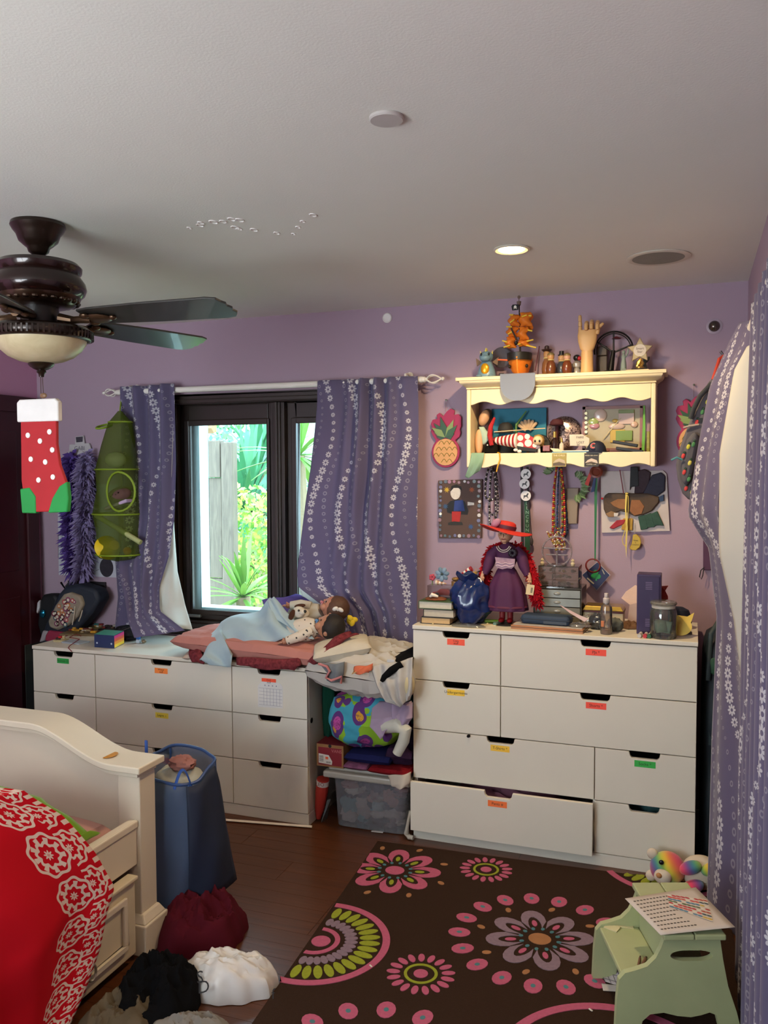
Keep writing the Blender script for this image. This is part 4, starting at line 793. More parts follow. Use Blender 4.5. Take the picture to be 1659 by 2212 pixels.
# sequin disc
m, t, p, o = nt('sequins'); p.inputs['Roughness'].default_value = .25; p.inputs['Metallic'].default_value = .5; tc = nd(t, 'ShaderNodeTexCoord'); vo = nd(t, 'ShaderNodeTexVoronoi'); vo.inputs['Scale'].default_value = 190
t.links.new(tc.outputs['Object'], vo.inputs['Vector']); sp_ = nd(t, 'ShaderNodeSeparateColor'); t.links.new(vo.outputs['Color'], sp_.inputs[0]); t.links.new(mixc(t, sp_.outputs[0], lin('3a2a30'), lin('c9b0a8')), p.inputs['Base Color'])
SEQ = m; c = W(1216, 933, .44); q = MB(); q.lathe([(0, .016), (.04, .013), (.068, .006), (.076, -.003), (0, -.004)], (c.x, .462, c.z), 40, R=rot(82)); q.one('sequin_disc', SEQ, 'round plaque covered in mauve and gold sequins', 'plaque')
q = MB(); c = W(1203, 915, .42); q.lathe([(.032, -.006), (.031, .008), (.020, .020), (0, .024)], c, 20, sy=.8); q.ell(c+Vector((0, -.020, -.006)), (.034, .024, .006)); q.lathe([(.008, -.006), (.008, Z1-c.z)], c, 10); q.one('maroon_beret', C('3f0f18', .8), 'dark maroon little cap on a stand before the sequin plaque', 'cap')
def bottle(u, y, h, r_, col, capc, label, zz=Z1, lm=None):
    x = z1(u, y); t_ = thing('perfume_bottle', label, 'bottle', (x, y, zz)); q = MB(); q.lathe([(0, 0), (r_, 0), (r_, h*.55), (r_*.8, h*.66), (r_*.4, h*.70), (r_*.4, h*.74), (0, h*.745)], (x, y, zz), 18); q.build('bottle', lm or C(col, .15, coat=.5), t_)
    q = MB(); q.lathe([(0, h*.745), (r_*.5, h*.745), (r_*.5, h), (0, h)], (x, y, zz), 14); q.build('cap', C(capc, .25, .8), t_)
bottle(1198, .37, .105, .016, '2a1614', 'c9a45a', 'dark perfume bottle with a gold cap on the shelf'); bottle(1213, .37, .075, .011, 'd8cbb8', 'c9a45a', 'small pale perfume bottle with a gold cap on the shelf')
q = MB(); pbox(q, 1172, 962, 1188, 975, .345, .03); q.one('jewel_box', C('6a2c1c', .25, .3, var=.5, sc_=120), 'tiny jewelled brown box on the shelf', 'box', smooth=0, bev=.002)
q = MB(); a, b_ = z1(1205, .36), z1(1270, .36); q.bx((a, .36, Z1), (b_, .45, Z1+.012)); q.one('brown_box', C('8a4a24', .5), 'flat brown box lying under the white card', 'box', smooth=0, bev=.002)
t_ = thing('white_card', 'white handwritten card leaning behind the navy cap', 'card', (z1(1250, .385), .385, Z1)); q = MB(); ppoly(q, [(1230, 939), (1258, 938), (1273, 947), (1272, 963), (1231, 963)], .385, .003); q.build('card', C('cfc6b6', .7), t_, smooth=0)
q = MB(); q.text('FARE', .015, W(1253, 945, .3845), VX, VZ); q.text('LOST', .015, W(1254, 956, .3845), VX, VZ); q.bx(W(1246, 960.5, .3845), W(1252, 961.5, .3842)); q.build('lettering', C('1c1816', .7), t_, smooth=0, weld=False)
q = MB(); a, b_ = z1(1192, .335), z1(1272, .335); q.bx((a, .333, Z1), (b_, .359, Z1+.013)); t_ = q.one('blue_book', C('2a6f9a', .5), 'thin blue book lying at the front of the shelf', 'book', smooth=0, bev=.002); 
q = MB(); q.bx((a+.02, .334, Z1+.0131), (b_, .358, Z1+.017)); q.one('white_notebook', C('e0dccf', .6), 'thin white notebook on top of the blue book', 'notebook', smooth=0)
q = MB(); ppoly(q, [(1188, 968), (1206, 969), (1214, 976), (1196, 976)], .331, .0015); q.one('paper_scrap', C('d6d2b0', .7), 'small cream scrap of paper before the blue book', 'paper', smooth=0)
# navy baseball cap
x = z1(1288, .365); o_ = Vector((x, .375, Z1)); t_ = thing('baseball_cap', 'small navy baseball cap with a red and white letter C', 'cap', o_); NV = C('161c33', .7)
q = MB(); q.lathe([(.043, .002), (.044, .016), (.040, .034), (.030, .050), (.014, .059), (0, .061)], o_, 26); q.build('crown', NV, t_)
def fn(u, v): a = R_(200+140*u); r_ = .042+.026*v*math.sin(math.pi*u)**.5; return o_+Vector((r_*math.cos(a)*1.02-.004*v, r_*math.sin(a), .010-.006*v+.002*math.sin(math.pi*u)))
q = MB(); q.grid(fn, 20, 6); q.build('brim', C('1a2440', .7), t_, solid=.003)
def cring(r_, w, dz, col):
    q = MB(); q.tube([Vector((x-.010, .333, Z1+.036))+Vector((r_*math.cos(R_(a)), -dz+.010*(math.sin(R_(a)))+.003, r_*1.05*math.sin(R_(a)))) for a in range(45, 320, 11)], w, 6); q.build('letter', C(col, .6), t_)
cring(.0095, .0042, 0, 'e8e2da'); cring(.0095, .0026, .003, 'c02030')
# shadow-box frame
t_ = thing('ornament_frame', 'pale shadow-box frame with pink green and yellow shapes', 'frame', (z1(1322, .46), .46, Z1)); q = MB(); ppoly(q, [(1258, 880), (1388, 876), (1388, 974), (1260, 974)], .462, .020); q.build('panel', C('a89e84', .5, var=.15), t_, smooth=0, bev=.003)
q = MB()
for a, b_ in (((1258, 877), (1388, 883)), ((1258, 968), (1388, 974)), ((1258, 877), (1264, 974)), ((1382, 877), (1388, 974))): pbox(q, a[0], a[1], b_[0], b_[1], .455, .0069)
q.build('frame', C('8a5e5a', .4), t_, smooth=0)
def blob(u, v, ru, rv, col, nm): q = MB(); pell(q, u, v, ru, rv, .458, .006, nu=18, nv=8); q.build(nm, C(col, .25, coat=.5), t_)
for a in ((1297, 897, 14, 14, 'c9b2a4', 'shell'), (1282, 911, 11, 9, '8fa060', 'leaf'), (1284, 920, 11, 7, 'b08088', 'leaf'), (1332, 921, 18, 7, 'b8a298', 'shell'), (1329, 909, 7, 4, 'c9a850', 'shell'), (1370, 917, 8, 7, 'c0a090', 'shell')): blob(*a)
for (u0, v0, u1, v1, col) in ((1336, 886, 1370, 916, 'c0a8a0'), (1336, 885, 1370, 893, '6f7f48'), (1330, 930, 1366, 952, '6f8a3a'), (1318, 928, 1350, 956, 'b89a38')): q = MB(); pbox(q, u0, v0, u1, v1, .453+.0008*(v0 % 5), .008); q.build('tile', C(col, .35, coat=.4), t_, smooth=0, bev=.002)
for k in range(6): q = MB(); c = W(1262+1, 893+10*k, .4545); disc(q, c+Vector((.006, 0, 0)), .007, .002, 14); q.build('stud', C('e6d9a8', .2, .5), t_)
for k in range(7): q = MB(); ptube(q, [(1303+7*k-k*2, 925-6*k+22, .4535), (1312+7*k-k*2, 917-6*k+22, .4535)], .4535, .0022, 5); q.build('bar', C('efe2bc', .25, .4), t_)
q = MB(); ppoly(q, [(1386, 975), (1390, 876), (1393, 876), (1394, 930), (1392, 975)], .425, .012); q.one('green_feather', C('5fa03c', .6), 'tall green feather at the right end of the shelf', 'feather')
t_ = thing('bamboo_stick', 'short jointed bamboo stick against the shelf side', 'bamboo', (z1(1400, .43), .43, Z1)); 
for k in range(4): q = MB(); c = z1(1400, .43); q.lathe([(.0085, 0), (.0075, .004), (.0075, .021), (.0085, .025)], (c, .43, Z1+.025*k), 12); q.build('segment', C('8a8a4a', .5), t_)
for k, (a, b_, h) in enumerate((((1324, 953), (1378, 962), 'remote_control'), ((1331, 967), (1390, 975), 'pencil_case'))):
    q = MB(); P, Q = W(a[0], a[1], .36-.02*k), W(b_[0], b_[1], .36-.02*k); d = (Q-P); ang = math.degrees(math.atan2(-d.z, d.x)); q.box((P+Q)/2+Vector((0, 0, -.002)), (d.length, .035, .014), rot(0, ang)); q.one(h, C('16151a', .4), ('black remote control propped on the case in the shelf', 'flat black case lying under the remote control')[k], ('remote', 'case')[k], smooth=0, bev=.003)
q = MB(); a = z1(1335, .39); q.bx((a-.04, .385, Z1), (a+.06, .44, Z1+.022)); q.one('jewellery_case', C('5a2a1c', .4), 'small reddish case behind the remote control', 'case', smooth=0, bev=.003)
# cards clipped to the lower apron, yellow ribbon
for (u0, u1, bg, t1, t2, lb) in ((1192.5, 1223, 'a09048', 'THE CHILD', None, 'olive card lettered THE CHILD on the shelf apron'), (1262, 1293, '2c2622', 'WHEN HER SONG', 'COMES ON', 'dark card with white lettering on the shelf apron')):
    um = (u0+u1)/2; t_ = thing('picture_card', lb, 'card', (W(um, 990, .318).x, .318, 1.685)); q = MB(); pbox(q, u0, 979, u1, 1008, .3175, .0025); q.build('card', C(bg, .5), t_, smooth=0)
    w_ = (u1-u0)*.0021; q = MB(); q.text(t1, .0105 if t2 is None else .0068, W(um, 984, .3174), VX, VZ)
    if t2: q.text(t2, .0085, W(um, 1003, .3174), VX, VZ)
    q.build('lettering', C('e8dcb8', .6), t_, smooth=0, weld=False)
    q = MB(); ppoly(q, [(u0+2, 1000), (u0+7, 994), (um, 990), (u1-4, 994), (u1-2, 999), (u1-2, 1001), (um, 997)], .3168, .0006); q.build('picture', C('b9a88c' if t2 is None else 'c9b8a8', .5), t_, smooth=0)
    q = MB(); ppoly(q, [(u0+2, 1001), (um, 998), (u1-2, 1002), (u1-2, 1000.5 if t2 else 1006), (u0+2, 1000.5 if t2 else 1006)], .3168, .0006); q.build('picture', C('5a4a38', .5), t_, smooth=0)
q = MB(); ptube(q, [(1075, 978, .33), (1079, 979, .318), (1080, 992, .316), (1075, 1008, .316), (1072.5, 1019, .318)], .316, .0035, 6); q.one('yellow_ribbon', C('d9a82c', .5), 'yellow ribbon loop hanging over the shelf apron', 'ribbon')
# ================================================================ things hung on the back wall
def pineapple(u, v, label, s_=1.):
    c = W(u, v, .474); k_ = .00212*s_; t_ = thing('pineapple_sign', label, 'wall sign', (c.x, .474, c.z-.075)); y = .470
    def P(pts): return [(x*k_, z*k_) for x, z in pts]
    fruit = [(34*math.cos(R_(a)), -4+36*math.sin(R_(a))) for a in range(-225, 46, 15)]
    crown = [(24, 24), (33, 31), (36, 40), (34, 48), (38, 56), (37, 66), (38, 76), (30, 84), (20, 82), (22, 92), (12, 97), (2, 90), (-6, 80), (-15, 88), (-22, 83), (-20, 74), (-32, 72), (-36, 62), (-33, 54), (-36, 45), (-32, 36), (-24, 24)]
    q = MB(); q.prism(P(fruit+crown), .010, (c.x, y, c.z)); q.build('backing', C('9c1f50', .6), t_, smooth=0, bev=.002)
    q = MB(); q.prism(P([(29*math.cos(R_(a)), -4+31*math.sin(R_(a))) for a in range(0, 360, 15)]), .004, (c.x, y-.0045, c.z)); q.build('fruit', C('cf9960', .55), t_, smooth=0)
    for i in range(-2, 3):
        for j in range(4):
            x0 = i*13+(6.5 if j % 2 else 0)-3; z0 = -28+14*j
            if (x0/26)**2+((z0+6)/29)**2 > .9: continue
            q = MB(); q.tube([(c.x+k_*(x0-6.5+13*s), y-.005, c.z+k_*(z0+8*math.sin(math.pi*s))) for s in (0, .25, .5, .75, 1)], .0016, 5); q.build('scale', C('8a7a30', .4, .2), t_)
    for i, (a, L, col) in enumerate(((150, 30, '7a8a4a'), (30, 30, '7a8a4a'), (165, 22, '20482c'), (15, 24, '20482c'), (125, 44, '20482c'), (60, 46, '7a9050'), (100, 50, '20482c'), (40, 40, '24502f'), (140, 40, '7a9050'))):
        d = Vector((math.cos(R_(a)), 0, math.sin(R_(a)))); n_ = Vector((-d.z, 0, d.x)); o_ = Vector((c.x, y-.0048-.0006*i, c.z+k_*30)); q = MB()
        pts = [o_, o_+d*L*k_*.4+n_*8*k_, o_+d*L*k_+n_*3*k_, o_+d*L*k_*.45-n_*8*k_]; q.add([p_ for p_ in pts]+[p_+VY*.003 for p_ in pts], [(0, 1, 2, 3), (7, 6, 5, 4), (0, 4, 5, 1), (1, 5, 6, 2), (2, 6, 7, 3), (3, 7, 4, 0)]); q.build('leaf', C(col, .5), t_, smooth=0)
    q = MB(); q.tube([(c.x, y+.004, c.z+k_*90), (c.x+.001, y+.004, c.z+k_*117)], .0009, 5); q.build('string', C('7a5a4a', .8), t_)
    q = MB(); q.lathe([(.002, 0), (.002, .012), (.005, .013), (.005, .016), (0, .017)], (c.x+.001, YB-.0005, c.z+k_*117), 10, R=rot(90)); q.build('nail', C('5a5a52', .4, .7), t_)
pineapple(963, 973, 'glittery pineapple sign hanging beside the cream shelf'); pineapple(1497, 949, 'pineapple sign half hidden behind the hanging backpack', .98)
# painted canvas with a border of buttons (plain stand-in figure)
t_ = thing('painted_canvas', 'brown painted canvas with a border of coloured buttons', 'painting', (W(993, 1100, .47).x, .47, W(993, 1164, .47).z)); q = MB(); ppoly(q, [(946, 1038), (1041, 1035), (1040, 1163), (948, 1163)], .470, .0185); q.build('canvas', C('5a4640', .8, var=.12), t_, smooth=0, bev=.002)
def flat(pts, col, nm, dy=.0008): q = MB(); ppoly(q, pts, .4695-dy, .0008); return q.build(nm, C(col, .7, var=.2, sc_=60), t_, smooth=0)
flat([(964, 1092), (972, 1083), (988, 1078), (1004, 1083), (1012, 1104), (1010, 1112), (978, 1110), (966, 1107)], '1d1f24', 'paint_cape'); flat([(982, 1082), (1000, 1080), (1004, 1104), (980, 1104)], '2a3f80', 'paint_coat', .0017); flat([(976, 1105), (996, 1105), (993, 1127), (976, 1127)], 'b22a28', 'paint_legs', .0017); flat([(968, 1129), (980, 1126), (998, 1128), (1000, 1134), (968, 1134)], '2c2c2a', 'paint_shoes', .0017)
flat([(984+11*math.cos(R_(a)), 1064+15*math.sin(R_(a))) for a in range(0, 360, 20)], 'd8d2ca', 'paint_face', .0017); flat([(973, 1062), (975, 1050), (986, 1046), (996, 1051), (998, 1060), (990, 1054), (980, 1054)], '191617', 'paint_hair', .0025); flat([(1010, 1084), (1024, 1086), (1024, 1091), (1010, 1092)], 'd8d2ca', 'paint_hand', .0017)
for (u, v, col) in ((965, 1058, 'c9a838'), (1019, 1058, 'a85a34'), (1017, 1138, '3a5a8a'), (962, 1094, '3a5a80')): flat([(u+(7 if k % 2 else 3)*math.cos(R_(k*22.5)), v+(7 if k % 2 else 3)*math.sin(R_(k*22.5))) for k in range(16)], col, 'paint_flower', .0009)
rb = random.Random(5); cols = ['2a2630', '6a3050', '203a30', '8a4058', '1c1c22', '4a3a6a', '7a3a3a', 'c0b8b4']
ring_ = [(952+i*10.2, 1041) for i in range(9)]+[(952+i*10.2, 1158) for i in range(9)]+[(951, 1051+i*10.5) for i in range(10)]+[(1035, 1051+i*10.5) for i in range(10)]
for (u, v) in ring_:
    q = MB(); r_ = rb.uniform(.006, .0095); disc(q, W(u+rb.uniform(-1.5, 1.5), v+rb.uniform(-1.5, 1.5), .4695), r_, .003, 14); q.build('button', C(rb.choice(cols), .35), t_)
q = MB(); disc(q, W(952, 1110, .4694), .007, .005, 14); q.build('button', C('f0ece4', .35), t_)
# strings of beads and lanyards on the pegs
def beads(q, pts, r_, step, mats, y=None):
    P = [W(p_[0], p_[1], p_[2]) for p_ in pts]; L = [0]
    for a, b_ in zip(P, P[1:]): L.append(L[-1]+(b_-a).length)
    n_ = int(L[-1]/step)
    for i in range(n_):
        s_ = i*step; k = 0
        while L[k+1] < s_: k += 1
        f_ = (s_-L[k])/(L[k+1]-L[k]); q.m(i % mats); q.ell(P[k].lerp(P[k+1], f_), r_*(1 if i % 5 else 1.25), nu=8, nv=5)
def strand(name, label, pts, r_, step, mats, cat='necklace', cord=None):
    c = W(pts[0][0], pts[0][1], pts[0][2]); t_ = thing(name, label, cat, c); q = MB(); beads(q, pts, r_, step, len(mats)); o = q.build('beads', mats, t_, weld=False); o['kind'] = 'stuff'
    q = MB(); q.tube([W(*p_) for p_ in pts], r_*.35, 5); q.build('cord', cord or C('2a2624', .7), t_)
SIL, GUN = C('b9b6b4', .25, .8), C('3a3638', .3, .7)
def loop(u, w, top, bot, y, k=9): # a hanging loop: down the left side, round and up the right side
    L = [(u-w*.35, top, y), (u-w*.8, top+(bot-top)*.3, y-.002), (u-w, top+(bot-top)*.7, y-.004)]
    L += [(u+w*math.cos(R_(a)), bot-w*.8+w*1.1*math.sin(R_(a)), y-.005) for a in (165, 135, 105, 75, 45, 15)]; return L+[(u+w, top+(bot-top)*.7, y-.004), (u+w*.8, top+(bot-top)*.3, y-.002), (u+w*.35, top, y)]
strand('necklace', 'short necklace of black and silver barrel beads under the shelf', loop(1060, 12, 1010, 1077, .425), .0062, .0115, [SIL, C('1a1718', .4)])
strand('necklace', 'long silver bead necklace hanging behind the red hat', loop(1064, 7, 1010, 1132, .440), .0052, .0095, [SIL, SIL, GUN])
strand('necklace', 'long gunmetal chain necklace with small links under the shelf', loop(1067, 9, 1010, 1110, .452), .0042, .0078, [GUN, SIL])
q = MB(); ptube(q, [(1071, 1012, .445), (1078, 1050, .45), (1081, 1075, .45), (1072, 1080, .45)], .45, .0012, 5); q.one('cord_necklace', C('201c1e', .8), 'thin black cord hanging among the silver necklaces', 'cord')
def strap(q, u0, u1, v0, v1, y, t=.0015): ppoly(q, [(u0-1, v0), (u1-1, v0), (u1+1, v1), (u0+1, v1)], y, t)
t_ = thing('lanyard', 'black lanyard hung with three white horse medallions', 'lanyard', W(1134, 1010, .44)); q = MB(); strap(q, 1125, 1131, 1008, 1185, .452); q.build('strap', C('1c181a', .7), t_, smooth=0); q = MB(); strap(q, 1138, 1143, 1008, 1100, .452); q.build('strap', C('1c181a', .7), t_, smooth=0)
for (u, v, y) in ((1136, 1024, .448), (1133, 1045, .440), (1136, 1071, .447)):
    q = MB(); c = W(u, v, y); disc(q, c, .0245, .003, 26); m_ = q.build('medallion', C('d0ccc8', .4), t_); q = MB()
    q.prism([(x*.0011, z*.0011) for x, z in ((-11, -2), (-6, 3), (2, 2), (6, 10), (10, 12), (13, 7), (9, 4), (8, -2), (12, -10), (9, -11), (5, -4), (-3, -4), (-8, -12), (-11, -11), (-8, -4))], .0006, c+Vector((0, -.0037, 0))); q.build('horse_emblem', C('1c1a1c', .5), m_, smooth=0)
t_ = thing('lanyard', 'dark green lanyard printed with pale letters', 'lanyard', W(1139, 1080, .457)); q = MB(); strap(q, 1133, 1144, 1078, 1200, .458); q.build('strap', C('1c4a34', .7), t_, smooth=0)
q = MB(); q.m(0)
for k, ch in enumerate('UENCRUN'): q.text(ch, .022, W(1139, 1088+9.6*k, .4575), VX, VZ)
q.build('lettering', C('8fb09a', .6), t_, smooth=0, weld=False)
q = MB(); c = W(1148, 1170, .46); q.ell(c, (.009, .004, .020), nu=12, nv=8); q.tube([c+Vector((0, 0, .016)), W(1144, 1098, .462)], .0025, 6); q.one('brown_fob', C('3a3032', .6), 'dark oval fob hanging beside the green lanyard', 'fob')
RB = [C('8a1c22', .3), C('b02a2a', .3), C('c9a23c', .3, .4)]; BB = [C('1f3f6a', .3), C('16283f', .3)]; GB = [C('b08a3a', .3, .4), C('5a7a3a', .3), C('8a2a24', .3)]
strand('bead_string', 'long string of red beads hanging from the shelf peg', loop(1207, 13, 1008, 1160, .435), .0055, .0098, RB); strand('bead_string', 'long string of dark blue beads among the red ones', loop(1210, 6, 1010, 1150, .445), .0045, .0085, BB); strand('bead_string', 'string of gold and green mixed beads under the shelf', loop(1206, 9, 1010, 1140, .440), .0050, .0090, GB); strand('bead_string', 'blue bead string hanging furthest right of the bead strings', [(1213, 1010, .452), (1219, 1060, .455), (1224, 1110, .46), (1226, 1150, .462), (1222, 1160, .46), (1216, 1110, .458), (1212, 1040, .455)], .0045, .0085, BB)
rb = random.Random(9); 
strand('bead_string', 'tangle of gold and red bead necklaces over the clear jewellery stand', [(1203+22*math.cos(a*.9)*(.5+.5*math.sin(a*.37)), 1168+20*math.sin(a*1.3), .425-.003*math.sin(a)) for a in [i*.35 for i in range(60)]], .0042, .0085, [C('c9a852', .25, .6), C('8a2420', .3), C('d8cfc0', .3), C('9a8a3a', .3, .4)])
# metal flower in a pot on the wall
t_ = thing('metal_flower', 'green metal leaf wreath over a tan wall pot', 'wall decoration', (W(1230, 1130, .47).x, .47, W(1230, 1130, .47).z)); q = MB(); ppoly(q, [(1222, 1054), (1250, 1054), (1246, 1132), (1226, 1132)], .466, .02); q.build('pot', C('8a7a6a', .6), t_, smooth=0, bev=.004)
rb = random.Random(4)
for i in range(26):
    a = R_(-75+i*8.2) if i < 19 else R_(100+(i-19)*12); c = W(1238+16*math.cos(a), 1050-20*math.sin(a), .462-.002*(i % 3)) if i < 19 else W(1200+10*math.cos(a), 1024-8*math.sin(a), .466); d = Vector((math.cos(a), 0, math.sin(a))); n_ = Vector((-d.z, 0, d.x)); L = rb.uniform(.034, .050); q = MB()
    q.add([c, c+d*L*.5+n_*.009-VY*.004, c+d*L, c+d*L*.5-n_*.009-VY*.002], [(0, 1, 2, 3)]); q.build('leaf', C(rb.choice(['5d7a4a', '7d926a', '46603c']), .5), t_, smooth=0, solid=.001)
# green lanyard with the blue diamond card
t_ = thing('lanyard', 'green ribbon lanyard with a navy diamond card and clover', 'lanyard', W(1287, 1010, .44)); q = MB(); ppoly(q, [(1284, 1010), (1291, 1010), (1287, 1212), (1284, 1212)], .440, .0015); q.build('strap', C('1c6a3a', .6), t_, smooth=0)
dc = W(1287, 1245, .432); q = MB(); q.prism([(-.062, .004), (.006, .066), (.062, .008), (.004, -.064)], .004, dc); q.build('card', C('1a2350', .5), t_, smooth=0, bev=.001)
q = MB(); q.prism([(-.064, .004), (.006, .068), (.065, .008), (.004, -.067)], .002, dc+Vector((0, .0042, 0))); q.build('card_edge', C('c9c6cc', .5), t_, smooth=0)
q = MB()
for a in (90, 210, 330): q.tube([dc+Vector((.012*math.cos(R_(a)), -.0002, .006+.012*math.sin(R_(a)))), dc+Vector((.012*math.cos(R_(a)), -.0012, .006+.012*math.sin(R_(a))))], .012, 18)
q.box(dc+Vector((.002, -.0007, -.014)), (.006, .001, .012)); q.build('clover', C('1f9a4a', .5), t_, smooth=0)
q = MB(); q.box(dc+Vector((-.024, -.0006, -.022)), (.040, .001, .006), rot(0, 40)); q.box(dc+Vector((.034, -.0006, .022)), (.024, .001, .004), rot(0, 65)); q.build('print', C('a8a290', .5), t_, smooth=0)
q = MB(); bc = W(1281, 1222, .425); Rr = rot(62, 30, 0); q.tube([bc+Rr @ Vector((.032*math.cos(R_(a)), .032*math.sin(R_(a)), 0)) for a in range(0, 360, 15)], .0055, 8, closed=True, flat=.5); q.one('wristband', C('6a1a20', .5), 'dark red rubber wristband hanging on the navy card', 'wristband')
q = MB(); ppoly(q, [(1274, 1018), (1279, 1022), (1271, 1050), (1263, 1046)], .44, .002); q.one('red_tag', C('c0382c', .6), 'small red luggage tag under the shelf', 'tag', smooth=0)
q = MB(); c = W(1288, 1020, .43); q.lathe([(.022, .0), (.030, .004), (.022, .008), (.016, .004), (.022, 0)], c, 22, R=rot(70)); q.one('sunglasses', C('7a3a2a', .4), 'rolled red and dark band hanging on the shelf peg', 'band')
q = MB(); ppoly(q, [(1282, 1034), (1288, 1030), (1284, 1062), (1276, 1064)], .436, .003); q.one('blue_ribbon', C('1d3160', .6), 'short dark blue ribbon end beside the green lanyard', 'ribbon', smooth=0)
# white board with a painted collage of leaves and feathers
t_ = thing('collage_board', 'square white board with glued brown mushroom and feather shapes', 'collage', (W(1373, 1150, .47).x, .47, W(1373, 1150, .47).z)); q = MB(); ppoly(q, [(1297, 1018), (1432, 1016), (1440, 1024), (1447, 1147), (1300, 1151)], .476, .008); q.build('board', C('c3b8b4', .7), t_, smooth=0, bev=.001)
def relief(pts, col, nm, y, d=.012, bev=.004): q = MB(); ppoly(q, pts, y, d); return q.build(nm, C(col, .7, var=.35, sc_=28, bump=.3, bs=40), t_, smooth=50, bev=bev)
relief([(1363, 1052), (1360, 1060), (1362, 1008), (1378, 1008), (1380, 1050)], '1f2226', 'feather', .462); relief([(1370, 1066), (1374, 1018), (1392, 1013), (1406, 1020), (1402, 1045), (1390, 1066)], '2e1824', 'feather', .466); relief([(1388, 1068), (1408, 1026), (1428, 1020), (1437, 1028), (1436, 1060), (1420, 1072)], '262638', 'feather', .463)
relief([(1303, 1080), (1306, 1070), (1314, 1065), (1400, 1066), (1424, 1074), (1423, 1086), (1408, 1104), (1390, 1112), (1372, 1116), (1356, 1108), (1340, 1104), (1330, 1108), (1326, 1116), (1310, 1114), (1304, 1100)], '4a3a2c', 'mushroom', .458, .016, .005)
relief([(1318, 1086), (1334, 1078), (1352, 1078), (1352, 1100), (1340, 1100), (1326, 1094)], '8a5e38', 'gills', .455, .004, .0015); relief([(1364, 1080), (1382, 1080), (1392, 1094), (1386, 1110), (1370, 1114), (1360, 1104)], '8a5a36', 'gills', .455, .004, .0015); relief([(1308, 1110), (1320, 1104), (1332, 1108), (1326, 1117), (1314, 1117)], '8a6a48', 'gills', .455, .004, .0015)
relief([(1422, 1074), (1434, 1068), (1434, 1082), (1426, 1084)], '1f3a5c', 'petal', .462, .008, .002); relief([(1316, 1140), (1332, 1124), (1352, 1122), (1348, 1132), (1324, 1143)], '9a2430', 'petal', .466, .008, .003)
for k in range(3): relief([(1342+7*k, 1144), (1346+7*k, 1120), (1355+6*k, 1120), (1352+7*k, 1146)], 'b08a34', 'petal', .467-.001*k, .008, .002)
for k in range(3): relief([(1378+14*k, 1116+(-3*k)), (1392+14*k, 1112-4*k), (1404+15*k, 1132+2*k), (1398+14*k, 1143-4*k), (1384+14*k, 1145-5*k)], '274a3c', 'petal', .464-.001*k, .010, .003)
relief([(1326, 1108), (1336, 1108), (1334, 1116), (1326, 1116)], 'c9c4c0', 'eye', .453, .003, .001); q = MB(); q.ell(W(1301, 1077, .455), .0055); q.build('bead', C('b01c28', .3), t_)
q = MB(); ptube(q, [(1339, 1015, .45), (1347, 1066, .446)], .45, .0022, 6); q.one('cord_necklace', C('7a1c24', .6), 'dark red cord hanging before the collage board', 'cord')
q = MB(); ppoly(q, [(1351, 1066), (1355, 1066), (1353, 1100), (1356, 1140), (1354, 1178), (1353, 1206), (1351, 1180), (1352, 1140), (1350, 1100)], .444, .0012); ptube(q, [(1352, 1066, .444), (1357, 1072, .443), (1357, 1100, .444), (1355, 1130, .444), (1344, 1165, .444), (1346, 1175, .444), (1353, 1182, .444)], .444, .0018, 5); q.ell(W(1354, 1066, .443), (.008, .004, .005)); q.one('yellow_ribbon', C('d9c25a', .5), 'pale yellow curling ribbon tied before the collage board', 'ribbon')
t_ = thing('yellow_badge', 'yellow folded cookie-shaped badge hanging below the collage board', 'badge', W(1372, 1190, .45)); c = W(1372, 1172, .452); q = MB(); q.prism([(-.010, .036), (.006, .038), (.022, .022), (.027, 0), (.020, -.022), (.004, -.036), (-.014, -.036), (-.026, -.027), (-.016, -.010), (-.012, .014)], .010, c); q.build('badge', C('b89a20', .4, var=.2), t_, bev=.003)
q = MB(); q.text('Have\na\nCookie', .010, c+Vector((.002, -.0004, 0)), VX, VZ); q.build('lettering', C('4a3a10', .6), t_, smooth=0, weld=False)
q = MB(); q.tube([c+Vector((-.004, .004, .034)), W(1371, 1130, .47)], .001, 5); q.build('thread', C('8a8a80', .6), t_)
# ================================================================ on top of the tall chest
ZD = H_R+.0003
def base(u, v): return G(u, v, ZD)
def book(a, b_, v, z0, h, y0, y1, cov, page, label):
    xa, xb = W(a, v, y0).x, W(b_, v, y0).x; t_ = thing('book', label, 'book', ((xa+xb)/2, (y0+y1)/2, z0))
    q = MB(); q.bx((xa, y0, z0), (xb, y1, z0+.0025)); q.bx((xa, y0, z0+h-.0025), (xb, y1, z0+h)); q.bx((xa, y0, z0+.0025), (xa+.0025, y1, z0+h-.0025)); q.build('cover', C(cov, .5), t_, smooth=0, bev=.0008)
    q = MB(); q.bx((xa+.0026, y0+.004, z0+.0026), (xb-.003, y1-.004, z0+h-.0026)); q.build('pages', C(page, .8, var=.1, sc_=90), t_, smooth=0)
book(909, 972, 1338, ZD, .030, .045, .20, '1c1814', 'c9a878', 'thin dark book at the bottom of the book pile'); book(914, 980, 1316, ZD+.0305, .036, .045, .20, '221a16', 'c0b6a2', 'thick black-covered book in the middle of the book pile'); book(904, 976, 1300, ZD+.067, .034, .05, .22, '3f5a34', 'd0c8b4', 'green-covered book on top of the book pile')
z = ZD+.1015; q = MB(); heap(q, (W(940, 1285, .10).x, .11, z), .05, .04, .012, 4, 26, 10); q.one('dried_petals', C('7a4a34', .9, var=.5, sc_=60), 'scatter of dried brown petals on the green book', 'petals')
q = MB(); c = W(938, 1282, .09); q.tube([(c.x-.018, .085, z+.016), (c.x-.008, .082, z+.026), (c.x+.008, .082, z+.022), (c.x+.02, .085, z+.018)], [.005, .009, .007, .004], 8); q.one('white_shell', C('ece2d4', .5), 'little white shell lying on the dried petals', 'shell')
